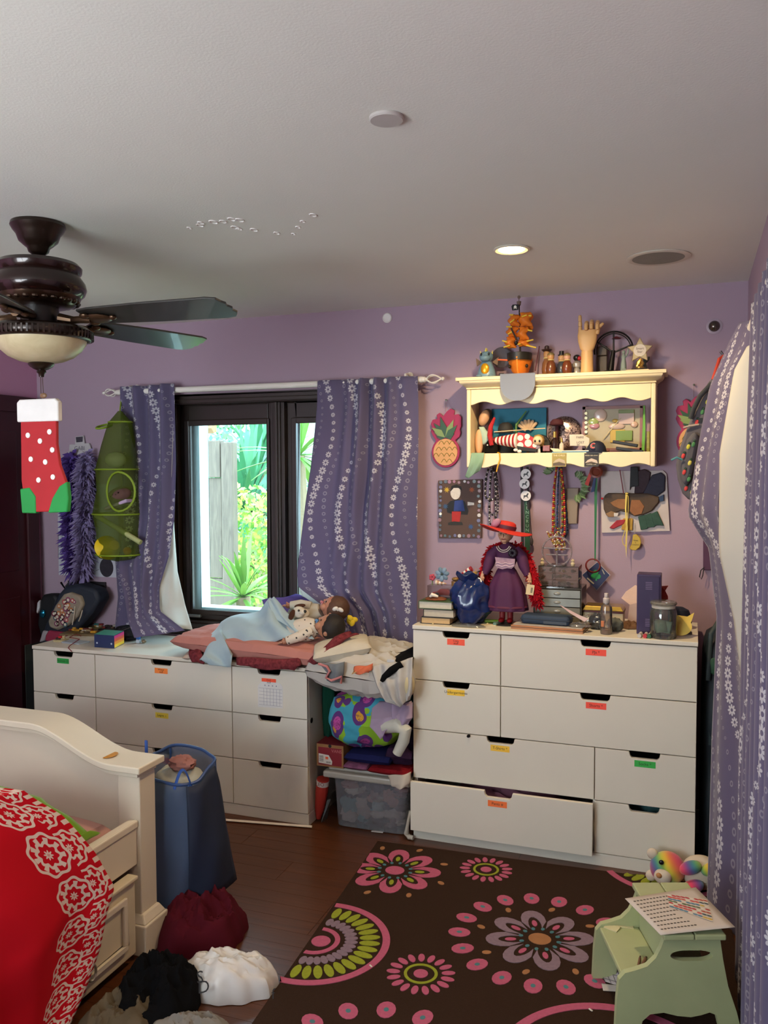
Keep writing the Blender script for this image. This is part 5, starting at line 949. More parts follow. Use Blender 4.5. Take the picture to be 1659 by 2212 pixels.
# clear case with a red toy car
t_ = thing('display_case', 'clear display case holding a red toy car on the books', 'display case', (W(954, 1285, .15).x, .17, z)); xa, xb = W(923, 1270, .15).x, W(992, 1270, .15).x
q = MB(); q.bx((xa, .15, z), (xb, .215, z+.006)); q.build('base', C('1c1a1c', .4), t_, smooth=0); q = MB(); q.bx((xa, .15, z+.0062), (xb, .215, z+.058)); q.build('cover', clear('b8b0b4', .10, .05, .3), t_, smooth=0)
cx_ = (xa+xb)/2; t_ = thing('toy_car', 'red toy car inside the clear display case', 'toy car', (cx_, .18, z+.006)); q = MB(); q.prism([(-.058, .008), (.058, .008), (.058, .020), (.030, .024), (.014, .038), (-.020, .038), (-.036, .024), (-.058, .020)], .034, (cx_, .165, z+.004)); q.build('body', C('a8181c', .2, coat=.6), t_, smooth=0, bev=.003)
for sx in (-.034, .034):
    for yy in (.163, .196): q = MB(); q.cyl((cx_+sx, yy, z+.016), (cx_+sx, yy+.006, z+.016), .0095, n=16); q.build('wheel', C('16151a', .5), t_)
z2 = z+.0585; t_ = thing('artificial_flower', 'blue-grey artificial flower on the display case', 'flower', (W(955, 1242, .17).x, .18, z2)); c = W(956, 1240, .165)
for k in range(7):
    a = R_(k*51+10); d = Vector((math.cos(a), -.35, math.sin(a))); q = MB(); q.ell(c+d*.020, (.015, .006, .011), rot(0, -math.degrees(a)), 12, 6); q.build('petal', C('7f98ae' if k % 2 else '6a8498', .7), t_)
q = MB(); q.ell(c+Vector((0, -.008, 0)), .006); q.build('centre', C('3a4a4a', .7), t_); q = MB(); q.tube([c, (c.x-.01, .185, z2)], .003, 6); q.build('stem', C('6a7a4a', .7), t_)
t_ = thing('artificial_flower', 'small pink artificial flower beside the blue-grey one', 'flower', (W(934, 1250, .17).x, .17, z2)); c = W(934, 1247, .17)
for k in range(5): a = R_(k*72); q = MB(); q.ell(c+Vector((math.cos(a), -.2, math.sin(a)))*.009, .008, nu=10, nv=6); q.build('petal', C('b8485a', .7), t_)
q = MB(); q.tube([c, (c.x, .17, z2)], .003, 6); q.build('stem', C('6a7a4a', .7), t_)
t_ = thing('spiral_shell', 'banded spiral sea shell on the display case', 'shell', (W(956, 1256, .16).x, .165, z2)); A_, B_ = W(942, 1252, .165), W(964, 1258, .16); A_.z = z2+.013; B_.z = z2+.009
for k in range(6): q = MB(); q.tube([A_.lerp(B_, k/6), A_.lerp(B_, (k+1)/6)], [.013-.0018*k, .0115-.0018*k], 14); q.build('whorl', C('b98a6a' if k % 2 else 'd9cbb8', .5), t_)
q = MB(); c = W(984, 1242, .18); q.ell((c.x, .18, z2+.030), (.018, .018, .009)); q.lathe([(0, 0), (.019, 0), (.019, .020), (0, .021)], (c.x, .18, z2), 18); q.one('trinket_pot', C('8a6a3a', .35, .3, var=.4, sc_=50), 'small dark trinket pot with a tan lid on the case', 'pot')
# grey clear box stack behind the blue bag
xa, xb = W(990, 1260, .25).x, W(1045, 1260, .25).x; zz = ZD
for k in range(3): q = MB(); q.bx((xa, .25, zz), (xb, .34, zz+.064)); q.one('organiser_box', clear('5a5c60', .45, .2, .25), ('grey see-through box at the bottom of the stack behind the blue bag', 'grey see-through box in the middle of the stack behind the blue bag', 'grey see-through box topping the stack behind the blue bag')[k], 'box', smooth=0, bev=.002); zz += .0645
t_ = thing('snack_charm', 'tiny red and white striped drink cup on the box stack', 'miniature', (W(1005, 1222, .28).x, .28, zz)); c = W(1010, 1217, .27); c.z = zz+.020
for k in range(5): q = MB(); q.tube([c+Vector((-.024+.009*k, 0, -.012+.006*k)), c+Vector((-.015+.009*k, 0, -.006+.006*k))], [.009+.0008*k, .0098+.0008*k], 14); q.build('band', C('a01c20' if k % 2 == 0 else 'e8e0d6', .5), t_)
for (u, col, nm, lb) in ((1030, 'd8b05a', 'taco_charm', 'tiny yellow taco charm on the box stack'), (1036, '1d1b18', 'black_charm', 'tiny black round charm on the box stack'), (1014, '7a1c1c', 'cherry_charm', 'tiny dark red cherry charm on the box stack')):
    q = MB(); c = W(u, 1212, .30); yv = .27 if u == 1030 else .31; q.ell((c.x, yv, zz+.012), (.016, .012, .012)); q.tube([(c.x, yv, zz+.02), (c.x+.004, yv, zz+.036)], .002, 6); q.one(nm, C(col, .5), lb, 'charm')
q = MB(); heap(q, (W(1015, 1228, .285).x+.02, .30, zz), .03, .025, .012, 3, 20, 8); q.one('tissue_scrap', C('a06a6a', .9), 'pink tissue scrap on the box stack', 'tissue')
# blue plastic bag
def crumple(c, r3, seed, nu=44, nv=30, amp=.35, f=2.2):
    q = MB(); q.ell(c, r3, nu=nu, nv=nv, f=lambda d: 1+amp*(ridge(d.x*f+seed, d.y*f, d.z*f)-.5)*.8+.05*nz(d.x*5, d.y*5, d.z*5+seed)); 
    zmin = Vector(c).z-r3[2]*.86
    for v in q.v: v.z = max(v.z, zmin)
    return q
c = base(1015, 1338); bp = Vector((W(1014, 1300, .10).x, .12, ZD+.098)); t_ = thing('plastic_bag', 'crumpled glossy blue plastic bag beside the book pile', 'bag', (bp.x, bp.y, ZD))
q = crumple(bp, (.090, .065, .112), 3.3, amp=.34, f=1.5); q.build('bag', C('12275a', .22, var=.25, coat=.3), t_)
q = MB()
def fn(u, v): a = 2*math.pi*u; r_ = .030+.018*v; return bp+Vector((-.012+r_*math.cos(a)*1.1, -.01+r_*math.sin(a)*.8, .095+.035*v+.008*math.sin(5*a)*v))
q.grid(fn, 30, 8, cu=True); q.build('knot', C('12275a', .22, var=.25, coat=.3), t_, solid=.001)
q = MB(); xa, xb = W(975, 1345, .03).x, W(1045, 1345, .03).x; heap(q, ((xa+xb)/2, .035, ZD), .075, .03, .010, 6, 26, 8, pw=.3); q.one('clear_wrapper', clear('9aa0a0', .3, .15, .35), 'flat clear plastic wrapper lying before the blue bag', 'wrapper')
# ---- the dressed doll
dx, dy = W(1092, 1330, .13).x, .15; o_ = Vector((dx, dy, ZD)); t_ = thing('collector_doll', 'old-lady doll in a purple dress and wide red hat', 'doll', o_); PUR = C('4a1a44', .75, var=.15, sc_=30)
q = MB(); q.lathe([(0, 0), (.060, 0), (.062, .006), (0, .010)], o_, 28); q.tube([o_+Vector((0, .045, .004)), o_+Vector((0, .045, .20))], .003, 7); q.build('stand', C('1c1c1e', .4), t_)
for s_ in (-1, 1):
    q = MB(); q.tube([o_+Vector((s_*.018, -.004, .022)), o_+Vector((s_*.018, 0, .09))], [.013, .014], 12); q.build('leg', C('7a141c', .6), t_); q = MB(); q.ell(o_+Vector((s_*.019, -.014, .020)), (.014, .026, .012)); q.build('shoe', C('8a1018', .4), t_)
def skirt(u, v):
    a = 2*math.pi*u; r_ = pw([(0, .030, .26), (.12, .042, .245), (.45, .078, .17), (.9, .094, .075), (1, .094, .066)], v); f_ = 1+.05*math.sin(9*a)*min(1, v*2)
    return o_+Vector((r_[0]*f_*math.cos(a), r_[0]*f_*.72*math.sin(a), r_[1]))
q = MB(); q.grid(skirt, 72, 16, cu=True); q.build('skirt', PUR, t_, solid=.002)
q = MB(); q.lathe([(.095, .088), (.098, .082), (.095, .078)], o_, 48, sy=.73); q.build('skirt_trim', C('5c1f3c', .7), t_)
q = MB(); q.lathe([(.032, .25), (.046, .285), (.050, .325), (.040, .350), (.018, .362), (.012, .37)], o_, 28, sy=.72); q.build('bodice', PUR, t_)
q = MB(); q.prism([(-.044, .020), (.046, .014), (.044, -.018), (.030, -.030), (.012, -.028), (-.010, -.034), (-.036, -.028)], .003, o_+Vector((0, -.0405, .285))); q.build('lace_panel', C('a98a9c', .8, var=.3, sc_=90), t_, bev=.001)
for z_ in (.278, .266): q = MB(); q.tube([o_+Vector((-.040+.008*k, -.0415, z_+.003*math.sin(k*1.4))) for k in range(11)], .0016, 5); q.build('lace_scallop', C('c9b4c0', .8), t_)
for s_, hand in ((-1, (-.105, -.028, .205)), (1, (.108, -.022, .205))):
    h = Vector(hand); q = MB(); q.tube([o_+Vector((s_*.040, 0, .342)), o_+Vector((s_*.066, -.002, .31)), o_+Vector((s_*.080, -.010, .265)), o_+h*.9+Vector((0, 0, .04))], [.018, .026, .024, .013], 14); q.build('sleeve', PUR, t_)
    q = MB(); hh = o_+h; q.tube([hh+Vector((-s_*.006, .002, .032)), hh+Vector((0, 0, .010))], [.008, .008], 10); q.ell(hh+Vector((0, -.001, .004)), (.009, .007, .012), nu=12, nv=8)
    for k in range(4): q.tube([hh+Vector((s_*(-.006+.004*k), -.002, -.002)), hh+Vector((s_*(-.007+.005*k), -.008, -.012)), hh+Vector((s_*(-.006+.004*k), -.012, -.006))], [.0028, .0025, .002], 6)
    q.tube([hh+Vector((-s_*.008, -.003, .008)), hh+Vector((-s_*.011, -.010, .000))], [.003, .0022], 6); q.build('hand', C('c99878', .5), t_)
hd = o_+Vector((-.006, -.004, .402)); q = MB(); q.lathe([(.010, -.04), (.011, -.02)], hd, 12); q.ell(hd, (.029, .030, .037), nu=24, nv=16, f=lambda d: 1+.05*max(0, -d.y)*max(0, -d.z)); q.ell(hd+Vector((-.004, -.031, -.003)), (.0045, .006, .008), nu=10, nv=6); q.ell(hd+Vector((0, -.022, -.024)), (.014, .010, .010), nu=12, nv=8)
for s_ in (-1, 1): q.ell(hd+Vector((s_*.029, .002, -.002)), (.004, .006, .009), nu=8, nv=6)
q.build('head', C('c49474', .5), t_)
q = MB(); q.tube([hd+Vector((-.010, -.0285, -.017)), hd+Vector((-.002, -.0315, -.0185)), hd+Vector((.008, -.0285, -.0165))], .0024, 7); q.build('mouth', C('8a2a2c', .5), t_)
for s_ in (-1, 1): q = MB(); q.ell(hd+Vector((s_*.011-.002, -.027, .006)), (.0048, .003, .0032), nu=10, nv=6); q.build('eye', C('3a2c28', .2), t_)
q = MB()
for s_ in (-1, 1): q.tube([hd+Vector((s_*.012-.002+.009*math.cos(R_(a)), -.0325, .005+.007*math.sin(R_(a)))) for a in range(0, 360, 30)], .0009, 5, closed=True)
q.tube([hd+Vector((-.005, -.033, .006)), hd+Vector((.001, -.033, .006))], .0009, 5); q.build('glasses', C('8a7a5a', .3, .7), t_)
q = MB(); q.ell(hd+Vector((.002, .010, .004)), (.034, .028, .034), nu=20, nv=12); q.build('hair', C('9a8f86', .8), t_)
Rh = rot(-6, 10, 0); hc = hd+Vector((.004, 0, .026))
q = MB()
def brim(u, v): a = 2*math.pi*u; r_ = .034+.072*v; return hc+Rh @ Vector((r_*math.cos(a)*1.12, r_*math.sin(a)*.85, -.004-.006*v+.010*math.sin(2*a+.6)*v))
q.grid(brim, 48, 8, cu=True); ht = q.build('hat_brim', C('c0281c', .7), t_, solid=.003)
q = MB(); q.lathe([(.038, -.003), (.040, .014), (.036, .028), (.024, .035), (0, .037)], hc, 30, R=Rh, sx=1.1, sy=.9); q.build('hat_crown', C('c0281c', .7), t_)
q = MB(); q.lathe([(.0405, .0), (.0415, .014), (.0395, .016), (.038, .0)], hc, 30, R=Rh, sx=1.1, sy=.9); q.build('hat_band', C('4a1228', .6), t_)
for k in range(5): q = MB(); a = R_(150+22*k); q.ell(hc+Rh @ Vector((-.050+.012*math.cos(a*2), -.022+.006*k-.01, .012+.005*math.sin(a*3))), (.026, .008, .016), rot(0, 30*k-40, 20*k), 12, 6); q.build('hat_bow', C('5a1838' if k % 2 else 'a0708a', .6), t_)
for r_, dz in ((.026, 0), (.034, .0)):
    q = MB()
    for k in range(22): a = R_(200+140*k/21); q.ell(o_+Vector((r_*math.cos(a)-.006, -.030-.010*abs(math.sin(a))+(0 if r_ < .03 else -.003), .362+1.0*r_*math.sin(a))), .0024, nu=7, nv=5)
    p_ = q.build('pearl_string', C('ded4c6', .25), t_, weld=False); p_['kind'] = 'stuff'
q = MB()
for k in range(9): a = R_(40*k); q.ell(o_+Vector((.034+.012*math.cos(a), -.038, .325+.012*math.sin(a))), (.009, .006, .009), nu=9, nv=6)
q.build('corsage', C('1c0f1e', .5), t_)
def fluff(q, path, R0, n, L, seed, w=.003):
    r = random.Random(seed); P = fr(path); m_ = len(P)-1
    for i in range(n):
        s_ = r.uniform(0, m_*.999); k = int(s_); c = P[k].lerp(P[k+1], s_-k); d = Vector((r.gauss(0, 1), r.gauss(0, 1), r.gauss(0, .8))).normalized(); s2 = d.orthogonal().normalized(); l = L*r.uniform(.5, 1.1); b0 = c+d*R0
        q.add([b0-s2*w, b0+d*l*.5+s2*w*1.4-VZ*l*.1, b0+d*l-VZ*l*.3, b0+d*l*.5-s2*w*1.4], [(0, 1, 2, 3)])
bo = thing('feather_boa', 'bright red feather boa around the doll in purple', 'feather boa', o_+Vector((.1, 0, .05))); path1 = [o_+Vector(p_) for p_ in ((-.085, .015, .10), (-.098, .012, .17), (-.100, .022, .24), (-.080, .035, .32), (-.03, .045, .345), (.04, .045, .345), (.085, .030, .30), (.112, .015, .22), (.130, .0, .15), (.140, -.005, .10))]
q = MB(); q.tube(path1, [.016, .020, .020, .018, .014, .014, .020, .024, .026, .020], 10); q.build('core', C('98101e', .95), bo); q = MB(); fluff(q, path1, .014, 2200, .024, 4); f_ = q.build('feathers', C('b01824', .95), bo, smooth=0, weld=False); f_['kind'] = 'stuff'
q = MB(); c = o_+Vector((.112, -.034, .165)); q.box(c, (.034, .0012, .046), rot(0, 8)); tg = thing('price_tag', 'cream price tag with a barcode hanging from the doll hand', 'tag', c); q.build('card', C('d8c49a', .7), tg, smooth=0)
q = MB()
for k in range(8): q.box(c+rot(0, 8) @ Vector((.007, -.0009, -.012+.003*k)), (.009, .0004, .0016), rot(0, 8))
q.build('barcode', C('2c2622', .7), tg, smooth=0)
q = MB(); q.tube([c+Vector((-.004, 0, .022)), o_+Vector((.108, -.030, .202))], .0008, 5); q.build('string', C('c9bca0', .7), tg)
q = MB(); c = o_+Vector((-.118, -.040, .170)); q.box(c, (.030, .010, .038), rot(0, 40)); tg = thing('red_purse', 'tiny red and white purse held out by the doll', 'purse', c); q.build('body', C('a8201c', .5), tg, smooth=0, bev=.002); q = MB(); q.box(c+Vector((0, -.0056, 0)), (.018, .001, .010), rot(0, 40)); q.build('label', C('e0d4c8', .6), tg, smooth=0); q = MB(); q.tube([c+Vector((.004, 0, .022)), o_+Vector((-.106, -.030, .198))], .0012, 5); q.build('cord', C('c9bca0', .7), tg)
# markers and bits before the doll
def rodthing(nm, lb, cat, a, b_, r_, cols, n=12):
    A_, B_ = Vector(a), Vector(b_); t_ = thing(nm, lb, cat, A_); m_ = len(cols)
    for k, (col, p0_, p1_, rr_, pn) in enumerate(cols): q = MB(); q.tube([A_.lerp(B_, p0_), A_.lerp(B_, p1_)], r_*rr_, n); q.build(pn, C(col, .4), t_)
rodthing('highlighter', 'thick green highlighter lying before the doll', 'marker', base(1047, 1345)+VZ*.008, base(1105, 1347)+VZ*.008, .008, [('6a8a1c', 0, .72, 1, 'barrel'), ('4a5a3a', .72, 1, 1.08, 'cap')])
rodthing('marker', 'short teal marker cap lying near the chest edge', 'marker', base(1068, 1352)+VZ*.008, base(1088, 1347)+VZ*.008, .008, [('6a8a80', 0, .6, 1, 'barrel'), ('4f6f68', .6, 1, 1.1, 'cap')])
q = MB(); c = base(1101, 1352); q.box((c.x, c.y, ZD+.004), (.036, .022, .008)); q.one('black_clip', C('161618', .3), 'small black glossy clip before the doll', 'clip', bev=.003)
q = MB(); c = base(1060, 1352); q.box((c.x-.01, c.y+.012, ZD+.002), (.07, .03, .004)); q.one('index_card', C('c9b896', .7), 'cream index card under the green highlighter', 'card', smooth=0)
for k, u in enumerate((935, 1053)): q = MB(); c = base(u, 1349); q.ell((c.x, c.y, ZD+.004), .004, nu=10, nv=7); q.one('pearl_bead', C('d8c89a', .3), ('loose pearl bead on the chest edge before the books', 'loose pearl bead on the chest edge before the index card')[k], 'bead')
# ---- jewellery tower
jx0, jx1, jy = W(1152, 1300, .22).x, W(1256, 1300, .22).x, .22; t_ = thing('drawer_tower', 'smoky plastic tower of four shallow drawers', 'organizer', ((jx0+jx1)/2, jy+.1, ZD))
q = MB(); h4 = .158; q.bx((jx0, jy+.002, ZD), (jx0+.004, jy+.19, ZD+h4)); q.bx((jx1-.004, jy+.002, ZD), (jx1, jy+.19, ZD+h4)); q.bx((jx0+.004, jy+.186, ZD), (jx1-.004, jy+.19, ZD+h4)); q.bx((jx0, jy, ZD+h4), (jx1, jy+.19, ZD+h4+.004)); q.build('shell', clear('6a6862', .5, .15, .3), t_, smooth=0)
for k in range(4):
    z_ = ZD+.002+k*.039; q = MB(); q.bx((jx0+.006, jy, z_), (jx1-.006, jy+.006, z_+.035)); q.bx((jx0+.006, jy+.006, z_), (jx1-.006, jy+.18, z_+.002)); d_ = q.build('drawer', C(['6a6656', '6e6a5a', '8a918e', '878c88'][k], .3, var=.3, sc_=14, coat=.5), t_, smooth=0, bev=.0015); q = MB(); q.ell(((jx0+jx1)/2, jy-.001, z_+.018), (.016, .003, .007), nu=14, nv=8); q.build('pull', C('8a877c', .25, coat=.5), d_)
zq = ZD+h4+.0045; CLR = clear('d8d4cc', .08, .04, .55); ax0, ax1 = W(1163, 1230, .24).x, W(1250, 1230, .24).x; t_ = thing('jewellery_box', 'clear acrylic jewellery drawers glittering on the smoky tower', 'jewellery box', ((ax0+ax1)/2, .3, zq))
q = MB(); q.bx((ax0, .24, zq), (ax1, .36, zq+.003)); q.bx((ax0, .24, zq+.093), (ax1, .36, zq+.096)); q.bx((ax0, .24, zq+.003), (ax0+.003, .36, zq+.093)); q.bx((ax1-.003, .24, zq+.003), (ax1, .36, zq+.093)); q.build('shell', CLR, t_, smooth=0)
for k in range(3): q = MB(); q.bx((ax0+.005, .238, zq+.005+.030*k), (ax1-.005, .243, zq+.032+.030*k)); q.bx((ax0+.06, .243, zq+.005+.030*k), (ax0+.063, .35, zq+.03+.030*k)); q.build('drawer', CLR, t_, smooth=0, bev=.001)
rb = random.Random(12)
for k in range(26): q = MB(); q.ell((rb.uniform(ax0+.015, ax1-.015), rb.uniform(.26, .34), zq+.009+.030*(k % 3)+.003), (rb.uniform(.006, .014), .006, rb.uniform(.004, .009)), rot(0, rb.uniform(-40, 40)), 8, 5); q.build('trinket', C(rb.choice(['d8cfae', 'b9b4ac', 'c9a95c', '8a8478', '4a4440']), .15, .7), t_)
q = MB(); zr = zq+.0965; rc = W(1203, 1178, .30); rad = .066; q.tube([(rc.x+rad*math.cos(R_(a)), .30, zr+.062+rad*math.sin(R_(a))) for a in range(-90, 270, 10)], .004, 8, closed=True); q.lathe([(0, 0), (.045, 0), (.045, .003), (0, .004)], (rc.x, .30, zr), 28); q.tube([(rc.x, .30, zr+.002), (rc.x, .30, zr+.062)], .004, 8); q.tube([(rc.x-.05, .30, zr+.045), (rc.x+.05, .30, zr+.045)], .003, 7); q.tube([(rc.x-.06, .30, zr+.075), (rc.x+.06, .30, zr+.075)], .003, 7); q.one('earring_stand', clear('cfc4cc', .35, .05, .5), 'clear acrylic ring stand on top of the jewellery drawers', 'stand')
for (u, v, lb) in ((1171, 1205, 'small pearly figurine left on the acrylic drawers beside the ring stand'), (1237, 1207, 'small pearly bird figurine on the acrylic drawers before the wall')): c = W(u, v, .27); q = MB(); q.lathe([(0, 0), (.008, 0), (.010, .008), (.006, .016), (.008, .024), (0, .032)], (c.x, .275, zr), 12); q.one('pearl_figurine', C('d8c8a4', .2, .2), lb, 'figurine')
# blue pencil case on a wooden framed board
fa, fb_ = base(1108, 1340), base(1270, 1362); t_ = thing('wooden_board', 'framed drawing board with an amber wooden edge', 'board', (fa.x+.15, .08, ZD)); x0, x1 = W(1106, 1345, .045).x, W(1262, 1355, .02).x
Rb = rot(0, 0, -4); cb = Vector(((x0+x1)/2, .115, ZD)); LW = x1-x0
q = MB(); q.box(cb+Vector((0, 0, .009)), (LW, .16, .018), Rb); q.build('frame', C('a5682c', .35, var=.25, sc_=12, coat=.3), t_, smooth=0, bev=.001); q = MB(); q.box(cb+Vector((0, 0, .0095)), (LW+.001, .161, .002), Rb); q.build('groove', C('2c1a0e', .6), t_, smooth=0); q = MB(); q.box(cb+Vector((0, 0, .0187)), (LW-.012, .148, .001), Rb); q.build('surface', C('b9b4ae', .4), t_, smooth=0)
zb = ZD+.0195; t_ = thing('pencil_case', 'navy blue zipped pencil case lying on the board', 'pencil case', (W(1178, 1325, .1).x, .11, zb)); c = Vector((W(1180, 1330, .10).x, .115, zb+.020))
q = MB(); q.box(c, (.215, .085, .040), Rb); q.build('case', C('22364e', .7, var=.12), t_, bev=.014); q = MB(); q.box(c+Vector((0, 0, .002)), (.2165, .087, .004), Rb); q.build('zip', C('16222f', .5), t_, bev=.001)
q = MB(); q.box(c+Rb @ Vector((.045, -.0435, -.008)), (.10, .002, .012), Rb); q.build('patch', C('3a4450', .6), t_, smooth=0)
q = MB(); P = [W(1206, 1305, .10), W(1250, 1328, .06), W(1272, 1337, .05), W(1262, 1343, .04), W(1232, 1325, .06)]; P = [Vector((p_.x, p_.y, max(p_.z, zb+.002))) for p_ in P]; q.add(P, [(0, 1, 2, 3, 4)]); q.one('crumpled_leaflet', C('b9a2a8', .6), 'curled pinkish leaflet lying on the drawing board', 'paper', smooth=0, solid=.0008)
q = MB(); heap(q, (W(1250, 1345, .06).x, .085, zb), .05, .03, .018, 8, 26, 10, fold=.9); q.one('cellophane', clear('d8dad8', .18, .08, .6), 'crumpled cellophane on the end of the drawing board', 'wrapper')
# white and gold box with netting
ba, bb_ = W(1259, 1305, .26).x, W(1346, 1305, .26).x; t_ = thing('gift_box', 'white gift box with a creased gold lid', 'box', ((ba+bb_)/2, .31, ZD)); q = MB(); q.bx((ba, .26, ZD), (bb_, .37, ZD+.055)); q.build('body', C('ccbfa0', .5), t_, smooth=0, bev=.002); q = MB(); q.bx((ba-.003, .256, ZD+.0555), (bb_+.003, .374, ZD+.064)); q.build('rim', C('4a1c18', .4), t_, smooth=0); q = MB(); q.box(((ba+bb_)/2, .315, ZD+.074), (bb_-ba+.006, .118, .019), taper=.86); q.build('lid', C('c9a84e', .2, .8, var=.4, sc_=22), t_, smooth=0, bev=.002)
q = crumple((W(1290, 1335, .15).x, .16, ZD+.032), (.035, .03, .036), 5., 26, 18); q.one('grey_pouch', C('3c4046', .25, var=.3, coat=.4), 'shiny dark grey pouch behind the spray bottle', 'pouch'); q = crumple((W(1328, 1338, .12).x, .14, ZD+.026), (.034, .03, .030), 8., 24, 16); q.one('grey_yarn_ball', C('5a5e58', .8), 'dull grey crumpled ball beside the spray bottle', 'ball'); q = crumple((W(1272, 1318, .20).x, .205, ZD+.026), (.032, .025, .030), 2., 24, 16); q.one('clear_bag', clear('c8c4bc', .3, .1, .5), 'crumpled clear plastic bag before the white gift box', 'bag')
# spray bottle
c = base(1312, 1364); o_ = Vector((c.x, .06, ZD)); t_ = thing('spray_bottle', 'clear spray bottle with a white nozzle', 'bottle', o_); q = MB(); q.lathe([(0, .0005), (.0235, .0005), (.0245, .004), (.0245, .105), (.022, .118), (.012, .126), (.011, .132)], o_, 28); q.build('bottle', clear('d8ccc4', .14, .05, .4), t_); q = MB(); q.lathe([(0, .002), (.0225, .002), (.0225, .022), (0, .0225)], o_, 24); q.build('liquid', clear('a8745a', .5, .05, .2), t_); q = MB(); q.lathe([(.012, .130), (.0135, .133), (.0135, .150), (.009, .154), (.0085, .172), (0, .174)], o_, 20); q.box(o_+Vector((0, -.008, .165)), (.008, .012, .008)); q.build('nozzle', C('c4bab4', .5), t_); q = MB(); q.box(o_+Vector((-.012, -.021, .045)), (.014, .004, .026)); q.build('label', C('c9784a', .6), t_, bev=.002)
# tall purple case, jar, plate, papers
pa, pb_ = W(1375, 1350, .10).x, W(1427, 1350, .10).x; t_ = thing('locker_case', 'tall dark purple miniature locker with vent slots', 'toy locker', ((pa+pb_)/2, .15, ZD)); hz = .252; q = MB(); q.bx((pa, .10, ZD), (pb_, .20, ZD+hz)); q.build('body', C('33244e', .4), t_, smooth=0, bev=.003); q = MB(); q.bx((pa+.006, .096, ZD+.006), (pb_-.006, .0999, ZD+hz-.008)); d_ = q.build('door', C('2f2048', .35), t_, smooth=0, bev=.002)
for z0 in (.19, .035):
    for k in range(5): q = MB(); q.bx((pa+.035, .0945, ZD+z0+.007*k), (pb_-.035, .0962, ZD+z0+.003+.007*k)); q.build('vent_slot', C('6a5a7e', .5), d_, smooth=0)
c = base(1433, 1374); o_ = Vector((c.x, .055, ZD)); t_ = thing('glass_jar', 'lidded clear glass jar holding folded bank notes', 'jar', o_); q = MB(); q.lathe([(0, .0005), (.050, .0005), (.053, .005), (.054, .10), (.050, .116), (.044, .124), (.044, .136)], o_, 40); q.build('jar', clear('dfe6e4', .07, .03, .45), t_); q = MB(); q.lathe([(.044, .133), (.052, .138), (.054, .144), (.050, .150), (.036, .153), (0, .152)], o_, 36); q.build('lid', clear('d8d8d2', .22, .04, .5), t_); q = MB(); q.lathe([(.0445, .122), (.0465, .124), (.0465, .133), (.0445, .135)], o_, 36); q.build('seal_ring', C('c9c2b2', .5), t_)
for k, (a, dz) in enumerate(((35, .012), (-30, .02))):
    q = MB(); Rr = rot(70, 0, a)
    def fn(u, v): return o_+Vector((0, .006*k, .045))+Rr @ Vector(((u-.5)*.075, (v-.5)*.05, .010*math.sin(u*4+k)))
    q.grid(fn, 10, 4); q.one('bank_note', C('8a9a7a', .8, var=.2, sc_=80), ('folded green bank note upright in the glass jar', 'folded green bank note lying across the other in the jar')[k], 'bank note', solid=.0005)
cp = W(1468, 1352, .09); o_ = Vector((cp.x, .105, ZD+.042)); pts = [(.048*math.cos(R_(a)), .040*math.sin(R_(a))) for a in range(-215, 36, 12)]+[(.050, .036), (.056, .060), (.030, .042), (-.012, .046), (-.026, .066), (-.036, .042)]
q = MB(); Rr = rot(-22); q.prism(pts, .003, o_, VX, Rr @ VZ, Rr @ VY); tt = q.one('cat_plate', C('d3b650', .5, var=.1), 'yellow paper plate with cat ears leaning behind the jar', 'plate', smooth=0)
q = MB(); P = [W(1342, 1292, .30), W(1352, 1278, .31), W(1372, 1264, .33), W(1390, 1270, .32), W(1388, 1300, .28), W(1360, 1306, .27)]; q.add(P, [(0, 1, 4, 5), (1, 2, 3, 4)]); q.add([P[5], P[4], Vector((P[4].x, .27, ZD)), Vector((P[5].x-.01, .26, ZD))], [(0, 1, 2, 3)]); q.one('folded_paper', C('cbb0a4', .7), 'large creased pinkish paper standing behind the purple locker', 'paper', smooth=0, solid=.001)
q = MB(); heap(q, (W(1362, 1310, .24).x, .24, ZD), .04, .05, .03, 5, 26, 10, fold=.9); q.one('scrap_pile', C('6a4a30', .8, var=.6, sc_=50), 'small heap of brown paper scraps beside the purple locker', 'scraps')
q = MB(); P = [W(1428, 1266, .22), W(1444, 1265, .22), W(1437, 1276, .21), W(1443, 1288, .22), W(1428, 1292, .22)]; q.add(P, [(0, 1, 2, 4), (2, 3, 4)]); q.add([P[4], P[3], Vector((P[3].x, .23, ZD)), Vector((P[4].x, .23, ZD))], [(0, 1, 2, 3)]); q.one('red_paper', C('b03a34', .7), 'folded red paper sticking up beside the purple locker', 'paper', smooth=0, solid=.001)
c = W(1465, 1312, .30); o_ = Vector((c.x, .30, ZD)); t_ = thing('navy_beret', 'dark navy cap on a white base behind the glass jar', 'cap', o_); q = MB(); q.lathe([(.056, .034), (.056, .05), (.044, .080), (.020, .092), (0, .094)], o_, 26, sy=.8); q.build('crown', C('101a30', .7), t_); q = MB(); q.lathe([(0, .0), (.050, 0), (.058, .030), (.054, .033), (0, .033)], o_, 26, sy=.8); q.build('base', C('8a8680', .6), t_)
for k, (u, col, lb) in enumerate(((1384, 'b8b2aa', 'short grey marker lying beside the glass jar'), (1396, 'b82028', 'short red-capped marker lying beside the glass jar'), (1405, '1f5a34', 'short green-capped marker lying beside the glass jar'))):
    c = base(u, 1371); rodthing('marker', lb, 'marker', (c.x-.002, .015, ZD+.008), (c.x+.002, .075, ZD+.008), .008, [(col, 0, .3, 1.05, 'cap'), ('d8d2cc', .3, 1, .9, 'barrel')])
